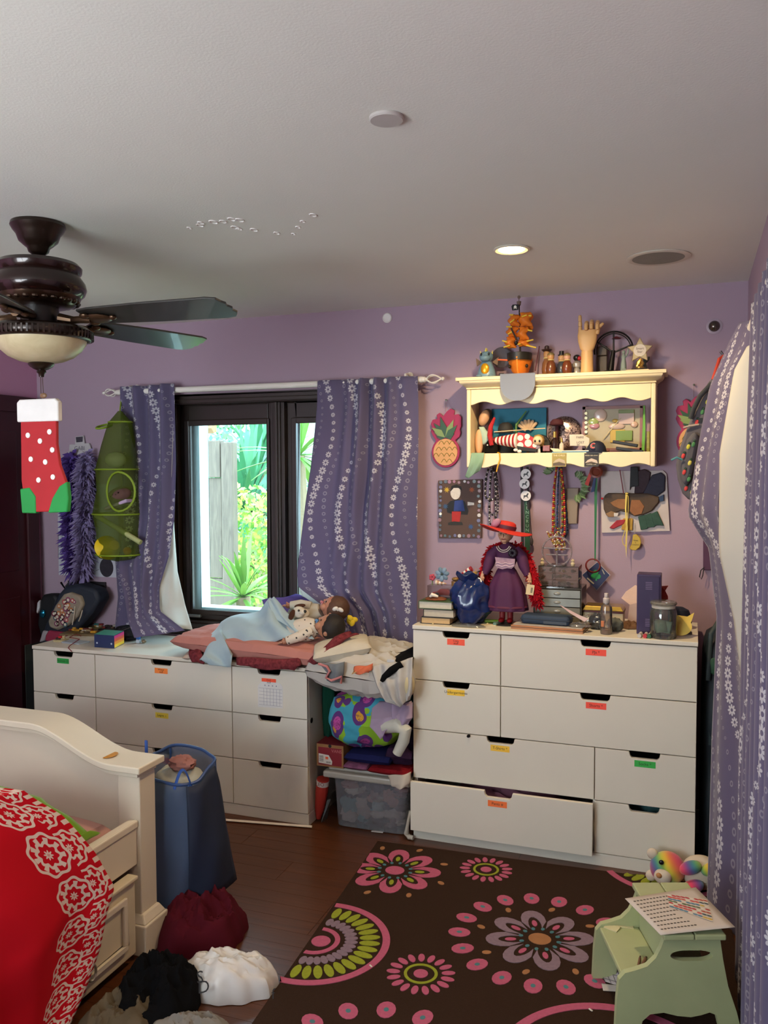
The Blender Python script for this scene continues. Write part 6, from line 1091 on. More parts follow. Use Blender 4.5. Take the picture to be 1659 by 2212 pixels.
for k in range(7): q = MB(); c = base(1340+rb.uniform(-14, 24), 1352+rb.uniform(-10, 8)); q.box((c.x, c.y+.02, ZD+.001), (.012, .006, .002), rot(0, 0, rb.uniform(0, 90))); q.one('paper_confetti', C(['b0607a', '8a2a3a', '5a3a5a'][k % 3], .7), ['scrap of pink paper on the chest top', 'scrap of dark red paper on the chest top', 'scrap of purple paper on the chest top'][k % 3], 'paper scrap', 'paper scraps beside the purple locker', smooth=0)
q = MB(); c = base(1480, 1362); q.box((W(1476, 1350, .17).x, .19, ZD+.006), (.05, .09, .012), rot(0, 0, 15)); q.one('dark_notepad', C('4a443c', .6), 'small dark notepad under the yellow plate', 'notepad', smooth=0, bev=.001)
# ================================================================ left corner
ZL = H_L+.0003
# green net hanging organizer
def net(h, op): return clear(h, op, .6, .05)
oy_ = .315; t_ = thing('net_organizer', 'lime green three-tier net organizer hanging beside the curtain', 'organizer', W(255, 1210, oy_)); LIME = C('7f981f', .6); ncol = net('6f831f', .27)
def orow(u, v, r_): c = W(u, v, oy_); return c, r_
rows_ = [(259, 888, 4), (259, 900, 13), (260, 912, 24), (256, 960, 34), (252, 1014, 43), (254, 1060, 42), (252, 1110, 49), (256, 1150, 44), (257, 1197, 47), (257, 1208, 36), (257, 1213, 3)]
tr_ = [(v, *W(u, v, oy_), r_*.00285) for u, v, r_ in rows_]
def fn(u, v): x_, y_, z_, r_ = pw(tr_, lerp(888, 1213, v)); a = 2*math.pi*u; return Vector((x_+r_*math.cos(a), y_+r_*.8*math.sin(a), z_))
q = MB(); q.grid(fn, 40, 40, cu=True); q.build('net', ncol, t_)
for u, v, r_ in ((260, 912, 24), (252, 1014, 43), (252, 1110, 49), (257, 1197, 47)): c = W(u, v, oy_); q = MB(); q.tube([(c.x+r_*.00285*math.cos(R_(a)), c.y+r_*.0023*math.sin(R_(a)), c.z) for a in range(0, 360, 15)], .0045, 7, closed=True); q.build('hoop', LIME, t_)
c = W(256, 1062, .20); q = MB(); q.tube([(c.x+.090*math.cos(R_(a)), .20+.02*abs(math.cos(R_(a))), c.z+.105*math.sin(R_(a))) for a in range(0, 360, 15)], .006, 7, closed=True); q.build('opening_rim', LIME, t_)
c = W(225, 921, .30); q = MB(); q.tube([(c.x+.036*math.cos(R_(a)), .30+.05*math.sin(R_(a)), c.z+.014*math.sin(R_(a))) for a in range(0, 360, 20)], .006, 7, closed=True); q.build('opening_rim', LIME, t_)
q = MB(); q.tube([W(259, 888, oy_), (-1.845, RY, RZ+.016)], .004, 6); q.build('loop', LIME, t_)
q = MB(); c = W(250, 993, oy_-.02); q.ell((c.x, c.y, c.z), (.060, .05, .042)); q.one('white_ball', C('cfd0b4', .7), 'pale cloth ball in the top tier of the net organizer', 'ball')
t_ = thing('clog_shoe', 'brown perforated clog shoe in the middle organizer tier', 'shoe', W(258, 1098, .28)); c = W(258, 1072, .27); q = MB(); q.ell(c, (.075, .05, .050), rot(0, -18), 22, 14, f=lambda d: 1-.18*max(0, -d.z)); q.build('upper', C('5c4038', .8), t_)
q = MB(); q.box(c+Vector((0, 0, -.045)), (.155, .08, .018), rot(0, -18)); q.build('sole', C('b8a2c4', .7), t_, bev=.006)
for k in range(5): q = MB(); q.ell(c+rot(0, -18) @ Vector((-.04+.018*k, -.044, .012-.006*(k % 2))), (.0045, .006, .0045), nu=8, nv=6); q.build('vent_hole', C('1c1210', .9), t_)
q = MB(); q.tube([W(207, 1113, .26), W(304, 1172, .26)], .014, 14); q.one('paper_roll', C('aab27a', .7), 'rolled paper tube standing slanted in the bottom organizer tier', 'paper roll')
q = MB(); c = W(235, 1182, .27); Rr = rot(0, 75, -20); q.lathe([(.075, -.02), (.078, -.014), (.062, .0), (.050, .03), (.030, .055), (0, .062)], c, 28, R=Rr, sx=.85); q.one('yellow_hat', C('e0c20c', .6), 'bright yellow toy hat in the bottom organizer tier', 'hat', solid=.002)
q = MB(); c = W(275, 1190, .27); q.ell(c, (.024, .02, .022)); q.one('orange_ball', C('b8703c', .7), 'small orange ball beside the yellow hat', 'ball')
# feather boas, name plaque, poster
def boa(us, label, col, col2, seed, y=.435):
    pth = [W(u, v, y) for u, v in us]; t_ = thing('feather_boa', label, 'feather boa', pth[-1]); q = MB(); q.tube(pth, .012, 8); q.build('core', C(col, .95), t_)
    q = MB(); fluff(q, pth, .010, 1700, .075, seed, .007); f_ = q.build('feathers', [C(col, .95, var=.3)], t_, smooth=0, weld=False); f_['kind'] = 'stuff'
boa([(155, 986), (153, 1040), (158, 1090), (152, 1140), (160, 1190), (158, 1235)], 'deep purple feather boa hanging on the left wall', '5d4690', '', 3); boa([(187, 986), (182, 1040), (186, 1090), (180, 1140), (184, 1190), (176, 1240)], 'pale lilac feather boa hanging beside the net organizer', '8d80aa', '', 5, .42)
t_ = thing('name_plaque', 'white cross-shaped plaque with lettering above the boas', 'plaque', W(172, 985, .47)); c = W(172, 968, .472); q = MB(); k_ = .0028
q.prism([(x*k_, z*k_) for x, z in ((-28, -8), (-26, 8), (-12, 8), (-10, 24), (10, 26), (12, 10), (24, 10), (28, 0), (26, -8), (8, -8), (4, -16), (-6, -16), (-10, -8))], .012, c); q.build('plaque', C('b9b4b6', .5), t_, smooth=0, bev=.002)
q = MB(); q.text('GABI', .034, c+Vector((0, -.0005, -.002)), VX, VZ); q.build('lettering', C('55505e', .6), t_, smooth=0, weld=False)
q = MB(); q.prism([(x*k_, z*k_) for x, z in ((-8, 12), (8, 13), (9, 24), (-9, 23))], .0008, c+Vector((0, -.0008, 0))); q.build('lace_panel', C('3a3440', .6, var=.6, sc_=120), t_, smooth=0)
for s_ in (-1, 1): q = MB(); q.tube([c+Vector((s_*.05, 0, -.03)), c+Vector((s_*.05, -.025, -.035)), c+Vector((s_*.05, -.035, -.02))], .005, 7); q.build('hook', C('b9b4b6', .4), t_)
t_ = thing('wall_poster', 'white poster with a dark oval picture behind the feather boas', 'poster', W(190, 1250, .486)); q = MB(); ppoly(q, [(124, 1046), (256, 1046), (257, 1248), (127, 1242)], .486, .002); q.build('sheet', C('b9bac4', .7), t_, smooth=0)
c = W(230, 1226, .4855); q = MB(); q.prism([(.048*math.cos(R_(a)), .056*math.sin(R_(a))) for a in range(0, 360, 15)], .0006, c); q.build('oval_picture', C('2c2830', .5, var=.6, sc_=45), t_, smooth=0)
q = MB(); q.tube([W(195, 1228, .4845), W(205, 1234, .4845), W(214, 1230, .4845)], .001, 5); q.tube([W(126, 1148, .4845), W(126, 1205, .4845), W(134, 1205, .4845), W(134, 1150, .4845)], .0012, 5); q.build('doodle', C('3a3640', .7), t_)
# hook board with chrome hooks
t_ = thing('hook_rack', 'dark coat rack board with bright chrome hooks', 'coat rack', W(185, 1300, .47)); q = MB(); ppoly(q, [(146, 1254), (226, 1258), (226, 1300), (146, 1296)], .472, .0175); q.build('board', C('221c20', .5), t_, smooth=0, bev=.003)
for u in (150, 171, 204): q = MB(); c = W(u, 1270, .465); q.tube([(c.x, .472, c.z-.02), (c.x, .44, c.z-.012), (c.x-.004, .415, c.z+.020), (c.x-.004, .40, c.z+.040)], [.005, .005, .005, .0065], 8); q.tube([(c.x, .472, c.z-.03), (c.x, .45, c.z-.045), (c.x, .435, c.z-.03)], .005, 7); q.build('hook', C('c9c9cc', .12, 1.), t_)
# flowered backpack hanging in the corner
t_ = thing('backpack', 'flowered cream backpack with navy trim hanging in the dark corner', 'backpack', W(150, 1390, .36)); q = MB(); ppoly(q, [(84, 1392), (92, 1362), (108, 1318), (124, 1284), (140, 1266), (168, 1262), (206, 1274), (214, 1296), (196, 1326), (168, 1358), (140, 1382), (112, 1396)], .33, .11); q.build('body', C('1a2230', .7), t_, bev=.02)
q = MB(); ppoly(q, [(102, 1342), (118, 1308), (136, 1284), (150, 1280), (172, 1288), (178, 1306), (166, 1332), (146, 1352), (122, 1362), (106, 1356)], .305, .04); q.build('pocket', C('8a7f70', .8, var=.35, sc_=24), t_, bev=.012)
q = MB(); ppoly(q, [(98, 1372), (104, 1362), (140, 1366), (150, 1362), (140, 1380), (112, 1390), (96, 1384)], .315, .03); q.build('lower_pocket', C('8c2440', .7), t_, bev=.008)
q = MB(); ppoly(q, [(84, 1388), (92, 1362), (102, 1364), (96, 1384)], .318, .03); q.build('side_panel', C('9a949a', .6), t_, bev=.006)
rb = random.Random(21)
for k in range(44):
    u, v = rb.uniform(112, 172), rb.uniform(1292, 1352)
    if abs((u-140)+(v-1322)*.75) > 24: continue
    col = rb.choice(['a8464a', '7a3a5a', '34505a', 'b06a3a', '6a2a3a']); c = W(u, v, .3045); r_ = rb.uniform(.010, .018); q = MB(); disc(q, c, r_, .0006, 16); q.build('flower_print', C(col, .7), t_); q = MB(); disc(q, c-VY*.0006, r_*.5, .0005, 12); q.build('flower_print', C('c9bfae', .7), t_)
for (a, b_) in (((156, 1350), (162, 1310)), ((170, 1342), (178, 1318))): q = MB(); ptube(q, [(a[0], a[1], .30), ((a[0]+b_[0])/2+1, (a[1]+b_[1])/2, .296), (b_[0], b_[1], .30)], .3, .0032, 6); q.build('piping', C('b9b0a0', .3), t_)
q = MB(); ptube(q, [(142, 1268, .38), (150, 1258, .39), (166, 1262, .40), (171, 1270, .40)], .39, .007, 7); q.build('handle', C('11161f', .7), t_); q = MB(); ptube(q, [(196, 1272, .38), (200, 1264, .40), (206, 1272, .41)], .39, .007, 7); q.build('handle', C('11161f', .7), t_)
t_ = thing('shoulder_bag', 'black shoulder bag with a white side panel against the dark door', 'bag', W(100, 1385, .40)); q = MB(); ppoly(q, [(80, 1350), (84, 1300), (92, 1284), (116, 1284), (124, 1296), (118, 1330), (104, 1360), (90, 1385)], .40, .075); q.build('body', C('0d0e13', .7), t_, bev=.015)
q = MB(); ppoly(q, [(78, 1322), (80, 1302), (85, 1296), (85, 1312), (80, 1326)], .39, .02); q.build('white_panel', C('c2c2c8', .6), t_, bev=.004); q = MB(); c = W(92, 1326, .392); q.ell(c, (.020, .012, .026), rot(0, 20)); q.build('sequin_patch', C('2a86a8', .15, .8, var=.6, sc_=120), t_)
q = MB(); a_ = W(70, 1360, .42); q.bx((XL+.04, .30, .0), (a_.x+.05, .46, W(70, 1388, .38).z)); q.one('storage_tub', C('26302c', .6, var=.4, sc_=12), 'dark tub standing between the low chest and the door', 'tub', bev=.01)
def fn(u, v): return Vector((LX-.015-.02*u+.006*math.sin(v*9+u*4), .0+.14*u+.008*math.sin(v*14), .735-.55*v))
q = MB(); q.grid(fn, 10, 24); q.one('patterned_cloth', C('5a3a46', .9, var=.6, sc_=40), 'dark flowered cloth hanging down the side of the low chest', 'cloth', solid=.004)
# things on the left end of the low chest
def onL(u, v): return G(u, v, ZL)
rb = random.Random(2)
def bricks(u, v, n, cols, label, plate, spread=(.05, .04), y=None):
    c = onL(u, v); t_ = thing('brick_toy', label, 'toy', c); q = MB(); q.box(c+Vector((0, 0, .005)), (spread[0]*2.3, spread[1]*2.3, .010), rot(0, 0, 12)); q.build('base_plate', C(plate, .4), t_, smooth=0, bev=.001); zz = .0102
    for k in range(n): w = rb.choice([.016, .024, .032]); q = MB(); q.box(c+Vector((rb.uniform(-1, 1)*spread[0]*.8, rb.uniform(-1, 1)*spread[1]*.6, zz+.0098*(1+k % 2)-.005)), (w, .016, .0095), rot(0, 0, 12)); q.build('brick', C(cols[k % len(cols)], .3), t_, smooth=0, bev=.0006)
CT = ['c0902a', '7a1c1c', 'd8d2c0', '5a2a20', '8a7a5a']
bricks(132, 1385, 5, ['b01c1c', 'b8a880', '3a2c24'], 'small cream brick toy with a red top on the low chest', 'a89a74', (.028, .022)); bricks(180, 1369, 16, CT, 'brown and yellow brick building on the low chest', '6a5a3a', (.095, .055)); bricks(205, 1357, 9, CT+['2f6a6a'], 'brick toy with teal and red bricks at the wall', '8a7a4a', (.06, .03)); bricks(160, 1365, 6, ['c9a23c', '6a2018', 'b8b0a0'], 'narrow brick toy beside the flowered backpack', '3a3028', (.03, .025)); bricks(238, 1360, 8, ['5a4630', '2a2622', '7a2a20', '9a9488'], 'dark brick toy behind the bright card box', '1c1a18', (.05, .03))
q = MB(); c = onL(160, 1388); q.box(c+Vector((.01, .0, .004)), (.13, .075, .007), rot(0, 0, -6)); q.one('thin_notebook', C('9aa4ae', .6), 'thin pale blue notebook lying on the low chest', 'notebook', smooth=0, bev=.001)
q = MB(); q.tube([onL(175, 1378)+VZ*.010, onL(165, 1374)+VZ*.011, onL(150, 1381)+VZ*.011, onL(172, 1385)+VZ*.011, onL(162, 1391)+VZ*.010, onL(150, 1397)+VZ*.004, onL(147.5, 1401)+VZ*.003+Vector((0, .0, 0)), Vector((onL(147, 1404).x, LY-.004, ZL-.014))], .0022, 6); q.one('red_string', C('7a1420', .7), 'red string looping over the front edge of the low chest', 'string')
# bright card box
A_, B_, D_ = onL(204, 1398), onL(247, 1401), onL(268, 1390); t_ = thing('card_box', 'small card box with a navy front and rainbow side', 'box', (A_+D_)/2); hb = .068; E_ = A_+(D_-B_)
def quad(q, a, b_, c, d): q.add([a, b_, c, d], [(0, 1, 2, 3)])
Hh = VZ*hb; q = MB(); quad(q, A_, B_, B_+Hh, A_+Hh); q.m(1); quad(q, A_+Hh, B_+Hh, D_+Hh, E_+Hh); q.m(0); quad(q, B_, D_, D_+Hh, B_+Hh); quad(q, D_, E_, E_+Hh, D_+Hh); quad(q, E_, A_, A_+Hh, E_+Hh); quad(q, A_, E_, D_, B_); q.build('carton', [C('1c2f58', .4), C('4fa08a', .4)], t_, smooth=0)
nrm = (D_-B_).cross(VZ).normalized()*.0008
for k, col in enumerate(('f0d23c', 'f0a03c', 'e0604a', 'd8408a')):
    q = MB(); quad(q, B_+nrm+Hh*(.04+.23*k), D_+nrm+Hh*(.04+.23*k), D_+nrm+Hh*(.04+.23*(k+1)), B_+nrm+Hh*(.04+.23*(k+1))); q.build('stripe', C(col, .5), t_, smooth=0)
for f_ in (.14, .86): q = MB(); disc(q, A_.lerp(B_, f_)+Hh*.35+Vector((0, -.0005, 0)), .005, .0006, 12); q.build('dot', C('c9d8e0', .5), t_)
q = MB(); q.box(A_.lerp(D_, .5)-Vector((0, 0, .0))+VZ*-.0001, (.001, .001, .0002)); 
q = MB(); c = onL(299, 1389); q.box(c+VZ*.010, (.022, .014, .019)); t_ = q.one('glue_stick', C('b8c8d8', .4), 'tiny white and blue box under the curtain hem', 'box', smooth=0, bev=.002); q = MB(); q.box(c+VZ*.0265, (.0215, .0135, .0135)); q.build('blue_cap', C('2a62b0', .4), t_, smooth=0, bev=.002)
q = MB(); c = onL(311, 1389); q.ell(c+VZ*.010, (.014, .012, .010)); q.one('round_tin', C('8a7a60', .4, .3), 'tiny round tin under the curtain hem', 'tin')
q = crumple(Vector((W(268, 1372, .22).x, .26, ZL+.035)), (.085, .07, .042), 4.4, 26, 16, .3, 1.6); q.one('black_pouch', C('0e0f14', .6), 'soft black pouch on the low chest behind the card box', 'pouch')
q = MB(); q.tube([W(256, 1366, .20), W(283, 1355, .22)], .004, 7); q.one('dark_pen', C('2a2420', .5), 'dark pen lying over the soft black pouch', 'pen')
# ================================================================ right corner
t_ = thing('backpack', 'grey backpack printed with pineapples hanging in the corner', 'backpack', W(1490, 1085, .25)); yb_ = .10
q = MB(); ppoly(q, [(1548, 815), (1556, 850), (1552, 900), (1532, 970), (1514, 1035), (1500, 1078), (1490, 1082), (1474, 1066), (1464, 1036), (1460, 1005), (1466, 975), (1478, 940), (1492, 905), (1512, 860), (1532, 822)], yb_, .17); q.build('body', C('5d5a60', .85, var=.12), t_, bev=.035)
q = MB(); ppoly(q, [(1470, 1000), (1484, 950), (1500, 930), (1512, 945), (1504, 985), (1494, 1030), (1484, 1052), (1472, 1040)], yb_-.035, .06); q.build('front_pocket', C('57565c', .85, var=.12), t_, bev=.02)
rb = random.Random(31)
for k, (u, v) in enumerate(((1540, 840), (1528, 868), (1517, 890), (1538, 880), (1505, 912), (1522, 935), (1528, 905), (1512, 965), (1476, 985), (1487, 965), (1498, 960), (1490, 1000), (1478, 1020), (1505, 1000), (1488, 1035), (1495, 1062), (1482, 1055))):
    yy = yb_-.0365 if (1470 < u < 1508 and 935 < v < 1048) else yb_-.0015; q = MB(); c = W(u, v, yy); q.ell(c, (.007, .0022, .011), rot(0, 20), 10, 6); f_ = q.build('pineapple_print', C(['c23a3a', 'b9b83c', '3f7a4a', 'c9c25a'][k % 4], .7), t_); q = MB(); q.ell(c+Vector((.004, 0, .014)), (.006, .002, .006), nu=8, nv=5); q.build('leaf_print', C('1f3a2c', .7), f_)
q = MB(); ptube(q, [(1540, 820, .16), (1548, 795, .17), (1554, 775, .18), (1563, 766, .19), (1560, 790, .18), (1550, 820, .17)], .17, .007, 8); q.build('handle', C('c2402c', .7), t_)
q = MB(); ptube(q, [(1538, 828, .09), (1512, 856, .085), (1498, 884, .085), (1492, 905, .088)], .09, .010, 8, flat=.4); q.build('strap', C('22262c', .7), t_)
q = MB(); pbox(q, 1509, 903, 1518, 913, .096, .004); q.build('logo_patch', C('14181c', .5), t_, smooth=0); q = MB(); ptube(q, [(1510, 917, .095), (1490, 920, .09), (1476, 924, .09)], .09, .004, 6); q.build('zip_pull', C('a89a90', .6), t_); q = MB(); ptube(q, [(1474, 993, .06), (1462, 988, .055), (1450, 994, .055)], .06, .004, 6); q.build('zip_pull', C('4a8a90', .5), t_)
q = MB(); c = W(1563, 766, .19); q.tube([(XR-.001, .19, c.z+.01), (1.33, .19, c.z+.005), (c.x, .19, c.z-.002), (c.x-.012, .19, c.z+.014)], .006, 8); q.one('wall_hook', C('8a8a8c', .25, .9), 'metal wall hook carrying the pineapple backpack', 'hook')
t_ = thing('purple_sleeve', 'flat purple fabric sleeve with a black wrist loop on the wall', 'sleeve', W(1530, 1232, .46)); q = MB(); ppoly(q, [(1519, 1050), (1545, 1050), (1541, 1232), (1519, 1232)], .462, .022); q.build('sleeve', C('54344e', .8), t_, bev=.004); q = MB(); ptube(q, [(1521, 1226, .458), (1514, 1232, .457), (1511, 1246, .456), (1515, 1251, .456), (1518, 1244, .457), (1520, 1230, .458)], .457, .0022, 6); q.build('loop', C('16141a', .7), t_)
t_ = thing('duffel_bag', 'dark navy duffel bag standing between the tall chest and curtain', 'bag', (1.29, .28, 0)); NB = C('10202a', .6, var=.35, sc_=10)
def fn(u, v): a = 2*math.pi*u; ca, sa = math.cos(a), math.sin(a); k = pw([(0, .85), (.06, 1.), (.7, 1.), (.9, .95), (.97, .8), (1, .3)], v)[0]; return Vector((1.275+.058*k*abs(ca)**.5*(1 if ca > 0 else -1), .27+.16*k*abs(sa)**.5*(1 if sa > 0 else -1)+.008*math.sin(v*18), .985*v+.006*math.sin(3*a)))
q = MB(); q.grid(fn, 40, 40, cu=True); q.add([fn(i/40, 0) for i in range(40)], [tuple(reversed(range(40)))]); q.add([fn(i/40, 1) for i in range(40)], [tuple(range(40))]); q.build('body', NB, t_)
q = MB(); q.tube([(1.24, .10, .80), (1.25, .12, .99), (1.28, .16, 1.04), (1.30, .22, .97)], .010, 8, flat=.5); q.build('strap', C('1a2c30', .6), t_); q = MB(); q.box((1.262, .108, .58), (.03, .006, .10)); q.build('label', C('2a3c40', .6), t_, smooth=0); q = MB(); q.ell((1.262, .106, .86), (.018, .004, .035)); q.build('green_print', C('1d4a30', .6), t_)
# ================================================================ bed
BW = C('d8cdb8', .5, var=.05, sc_=6); BWE = C('cfc2a6', .55, var=.1, sc_=10)
bx0, bx1, by = -1.94, -.597, -1.15; xc = (bx0+bx1)/2
bed = thing('bed', 'cream painted wooden bed with a curved footboard and trundle', 'bed', (xc, -2.1, 0))
def topz(x, lo=.622, hi=.732): s_ = abs(x-xc)/((bx1-bx0)/2); k = min(1, max(0, (.86-s_)/.52)); k = k*k*(3-2*k); return lo+(hi-lo)*k
N = 60; xs = [bx0+(bx1-bx0)*i/N for i in range(N+1)]
q = MB(); q.prism([(x, topz(x)) for x in xs[2:-2]]+[(xs[-3], .12), (xs[2], .12)], .03, (0, -1.165, 0)); q.build('footboard_panel', BW, bed, smooth=30)
xe = [bx0-.022+(bx1-bx0+.044)*i/N for i in range(N+1)]
def cap(nm, y0, y1, dz0, dz1, ins):
    X = [min(max(x, bx0-.022+ins), bx1+.022-ins) for x in xe]; q = MB(); q.prism([(x, topz(x)+dz1) for x in X]+[(x, topz(x)+dz0) for x in reversed(X)], y1-y0, (0, y0, 0)); q.build(nm, BW, bed, smooth=30, bev=.004)
cap('cap_rail', -1.225, -1.075, .018, .042, 0); cap('cap_moulding', -1.205, -1.095, .0, .0175, .022)
for x0 in (bx1-.09, bx0):
    q = MB(); q.bx((x0, -1.193, 0), (x0+.09, -1.103, .622)); q.build('post', BW, bed, smooth=0, bev=.004); q = MB(); q.box((x0+.045, -1.148, .055), (.150, .135, .11)); q.box((x0+.045, -1.148, .125), (.140, .125, .03), taper=.75); q.build('post_foot', BW, bed, smooth=0, bev=.005)
q = MB(); q.bx((-.635, -3.05, .315), (-.610, -1.194, .472)); q.bx((-.641, -3.05, .445), (-.604, -1.194, .470)); q.build('side_rail', BW, bed, smooth=0, bev=.004); q = MB(); q.bx((bx0+.02, -3.05, .315), (bx0+.045, -1.194, .472)); q.build('side_rail', BW, bed, smooth=0, bev=.004)
q = MB(); q.bx((bx0, -3.12, 0), (bx1, -3.05, 1.05)); q.build('headboard', BW, bed, smooth=0, bev=.01); q = MB(); q.bx((bx0+.05, -3.04, .27), (-.64, -1.2, .30)); q.build('slat_base', C('5a4a3a', .8), bed, smooth=0)
tr = thing('trundle_drawer', 'cream trundle drawer with a raised panel under the bed', 'drawer', (-.62, -2, 0)); q = MB(); q.bx((-.606, -2.95, .035), (-.584, -1.245, .302)); q.bx((-.612, -2.95, .292), (-.570, -1.245, .306)); q.build('front', BWE, tr, smooth=0, bev=.004); q = MB(); q.bx((-1.3, -2.9, .03), (-.607, -1.26, .24)); q.build('box', BWE, tr, smooth=0)
for y0, y1 in ((-2.05, -1.30), (-2.88, -2.12)):
    q = MB()
    for a, b_ in (((y0, .075), (y1, .095)), ((y0, .235), (y1, .255)), ((y0, .095), (y0+.02, .235)), ((y1-.02, .095), (y1, .235))): q.bx((-.5838, a[0], a[1]), (-.572, b_[0], b_[1]))
    q.build('panel_moulding', BW, tr, smooth=0, bev=.004)
q = MB(); c = S(192, 2098, -.575); q.lathe([(0, 0), (.016, 0), (.014, .006), (.006, .010), (.006, .016), (0, .017)], (-.5835, c.y, c.z+.02), 18, R=rot(0, 90)); q.tube([(-.563, c.y+.018*math.sin(R_(a)), c.z-.004+.024*math.cos(R_(a))) for a in range(0, 360, 24)], .0045, 7, closed=True); q.build('ring_pull', C('b9b2a4', .25, .6), tr)
q = MB()
pillow(q, (-1.28, -2.12, .40), (1.26, 1.84, .23), seed=2, wr=.008, e=.12, nu=30, nv=30); q.one('mattress', C('b98d84', .85, var=.06), 'mattress in a dusty pink fitted sheet', 'mattress')
q = MB(); c = G(237, 1633, .668); c = Vector((c.x, c.y, topz(c.x)+.0425)); q.lathe([(0, .0008), (.022, .0008), (.024, .0003)], c, 22, sy=1.5); q.one('gold_sticker', C('c98a2c', .5, .2, var=.5, sc_=80), 'round orange-gold sticker on the bed footboard rail', 'sticker')
# blankets on the bed
m, t, p, o = nt('mandala_fleece'); p.inputs['Roughness'].default_value = .95; p.inputs['Specular IOR Level'].default_value = .1; uvn = nd(t, 'ShaderNodeUVMap'); sx = nd(t, 'ShaderNodeSeparateXYZ'); t.links.new(uvn.outputs[0], sx.inputs[0]); U, V = sx.outputs[0], sx.outputs[1]
def rosette(cw, uc, voff, k):
    vv = mth(t, 'ADD', mth(t, 'DIVIDE', V, cw), voff); fv = mth(t, 'MULTIPLY', mth(t, 'SUBTRACT', mth(t, 'FRACT', vv), .5), cw); du = mth(t, 'SUBTRACT', U, uc)
    r = mth(t, 'SQRT', mth(t, 'ADD', mth(t, 'MULTIPLY', du, du), mth(t, 'MULTIPLY', fv, fv))); th = mth(t, 'ARCTAN2', fv, du); rr = mth(t, 'DIVIDE', r, cw*.5)
    wob = mth(t, 'ADD', rr, mth(t, 'MULTIPLY', mth(t, 'COSINE', mth(t, 'MULTIPLY', th, 8)), .05))
    rings = mth(t, 'GREATER_THAN', mth(t, 'SINE', mth(t, 'MULTIPLY', wob, 17)), .45); pet = mth(t, 'MULTIPLY', mth(t, 'GREATER_THAN', mth(t, 'COSINE', mth(t, 'MULTIPLY', th, k)), .2), mth(t, 'LESS_THAN', mth(t, 'ABSOLUTE', mth(t, 'SUBTRACT', rr, .58)), .13))
    return mth(t, 'MULTIPLY', mth(t, 'MAXIMUM', rings, pet), mth(t, 'LESS_THAN', rr, 1.06))
hem = mth(t, 'MULTIPLY', mth(t, 'LESS_THAN', U, .022), mth(t, 'GREATER_THAN', mth(t, 'SINE', mth(t, 'MULTIPLY', V, 210)), .1))
band = mth(t, 'MULTIPLY', mth(t, 'LESS_THAN', mth(t, 'ABSOLUTE', mth(t, 'SUBTRACT', U, .11)), .075), 1.)
pat = mth(t, 'MAXIMUM', mth(t, 'MULTIPLY', rosette(.13, .125, .2, 9), band), mth(t, 'MAXIMUM', hem, mth(t, 'MULTIPLY', rosette(.11, .06, .7, 7), mth(t, 'LESS_THAN', U, .075))))
pat = mth(t, 'MAXIMUM', pat, mth(t, 'MULTIPLY', rosette(.26, .52, .35, 10), mth(t, 'GREATER_THAN', U, .40)))
t.links.new(mixc(t, pat, lin('bd1222'), lin('d8c6bc')), p.inputs['Base Color']); MAND = m
rb_ = [(0, -.76, -1.80, .795), (.10, -.66, -1.66, .745), (.22, -.62, -1.55, .62), (.34, -.583, -1.455, .465), (.44, -.562, -1.405, .345), (.52, -.560, -1.45, .285), (.66, -.560, -1.485, .19), (.82, -.556, -1.56, .10), (1, -.55, -1.68, .004)]
lb_ = [(0, -1.0, -2.7, .84), (.22, -.72, -2.7, .72), (.34, -.595, -2.7, .46), (.66, -.575, -2.7, .22), (1, -.565, -2.7, .004)]
def fn(u, v):
    a = Vector(pw(rb_, v)); b_ = Vector(pw(lb_, v)); P = a.lerp(b_, u); k = min(1, max(0, (v-.15)*3)); P.x += (.018*math.sin(u*26+v*3)+.010*math.sin(u*11-v*5))*k*min(1, u*12)+.018*k; P.z += .02*nz(u*6, v*5, 2)*(1-k); return P
q = MB(); q.grid(fn, 90, 60, uv=lambda a, b_: (a*1.15, 1.05*b_)); q.one('red_blanket', MAND, 'red fleece blanket with white mandala print hanging off the bed', 'blanket', solid=.008)
gb = [(0, -1.25, -1.62, .60), (.25, -.95, -1.50, .66), (.5, -.78, -1.46, .62), (.8, -.655, -1.40, .51), (1, -.645, -1.345, .482)]
def fn(u, v): a = Vector(pw(gb, v)); return a+Vector((-.03*u, -.35*u, .10*math.sin(u*1.6)*(1-v)+.05*u*(1-v)+.008*nz(u*8, v*8)))
q = MB(); q.grid(fn, 24, 40); q.one('green_blanket', C('6f9a22', .9, sheen=.3), 'lime green blanket bunched between the red blanket and footboard', 'blanket', solid=.012)
q = MB(); pillow(q, (-1.05, -2.15, .62), (.7, .9, .32), rot(0, 0, 6), 3, .05, .35); q.one('bed_pillow', C('9a8a86', .9), 'soft grey pillow heaped under the red blanket', 'pillow')
# ================================================================ hamper and clothes on the floor
hx, hy = -.615, -.925; t_ = thing('laundry_hamper', 'blue mesh pop-up laundry hamper behind the bed footboard', 'hamper', (hx, hy, 0)); HB = net('5f7396', .50)
def hamp(u, v):
    a = 2*math.pi*u; ca, sa = math.cos(a), math.sin(a); k = pw([(0, .78), (.1, .92), (.5, 1.), (.9, .92), (1, .86)], v)[0]; zt = .575+.03*sa-.02*ca; k += .05*math.sin(3*a+v*5)+.03*math.sin(7*a-v*9)
    return Vector((hx+.135*k*abs(ca)**.75*(1 if ca > 0 else -1), hy+.125*k*abs(sa)**.75*(1 if sa > 0 else -1), .003+(zt-.003)*v+.004*math.sin(4*a)*v))
q = MB(); q.grid(hamp, 48, 24, cu=True); q.add([hamp(i/48, 0) for i in range(48)], [tuple(reversed(range(48)))]); q.build('mesh_wall', HB, t_)
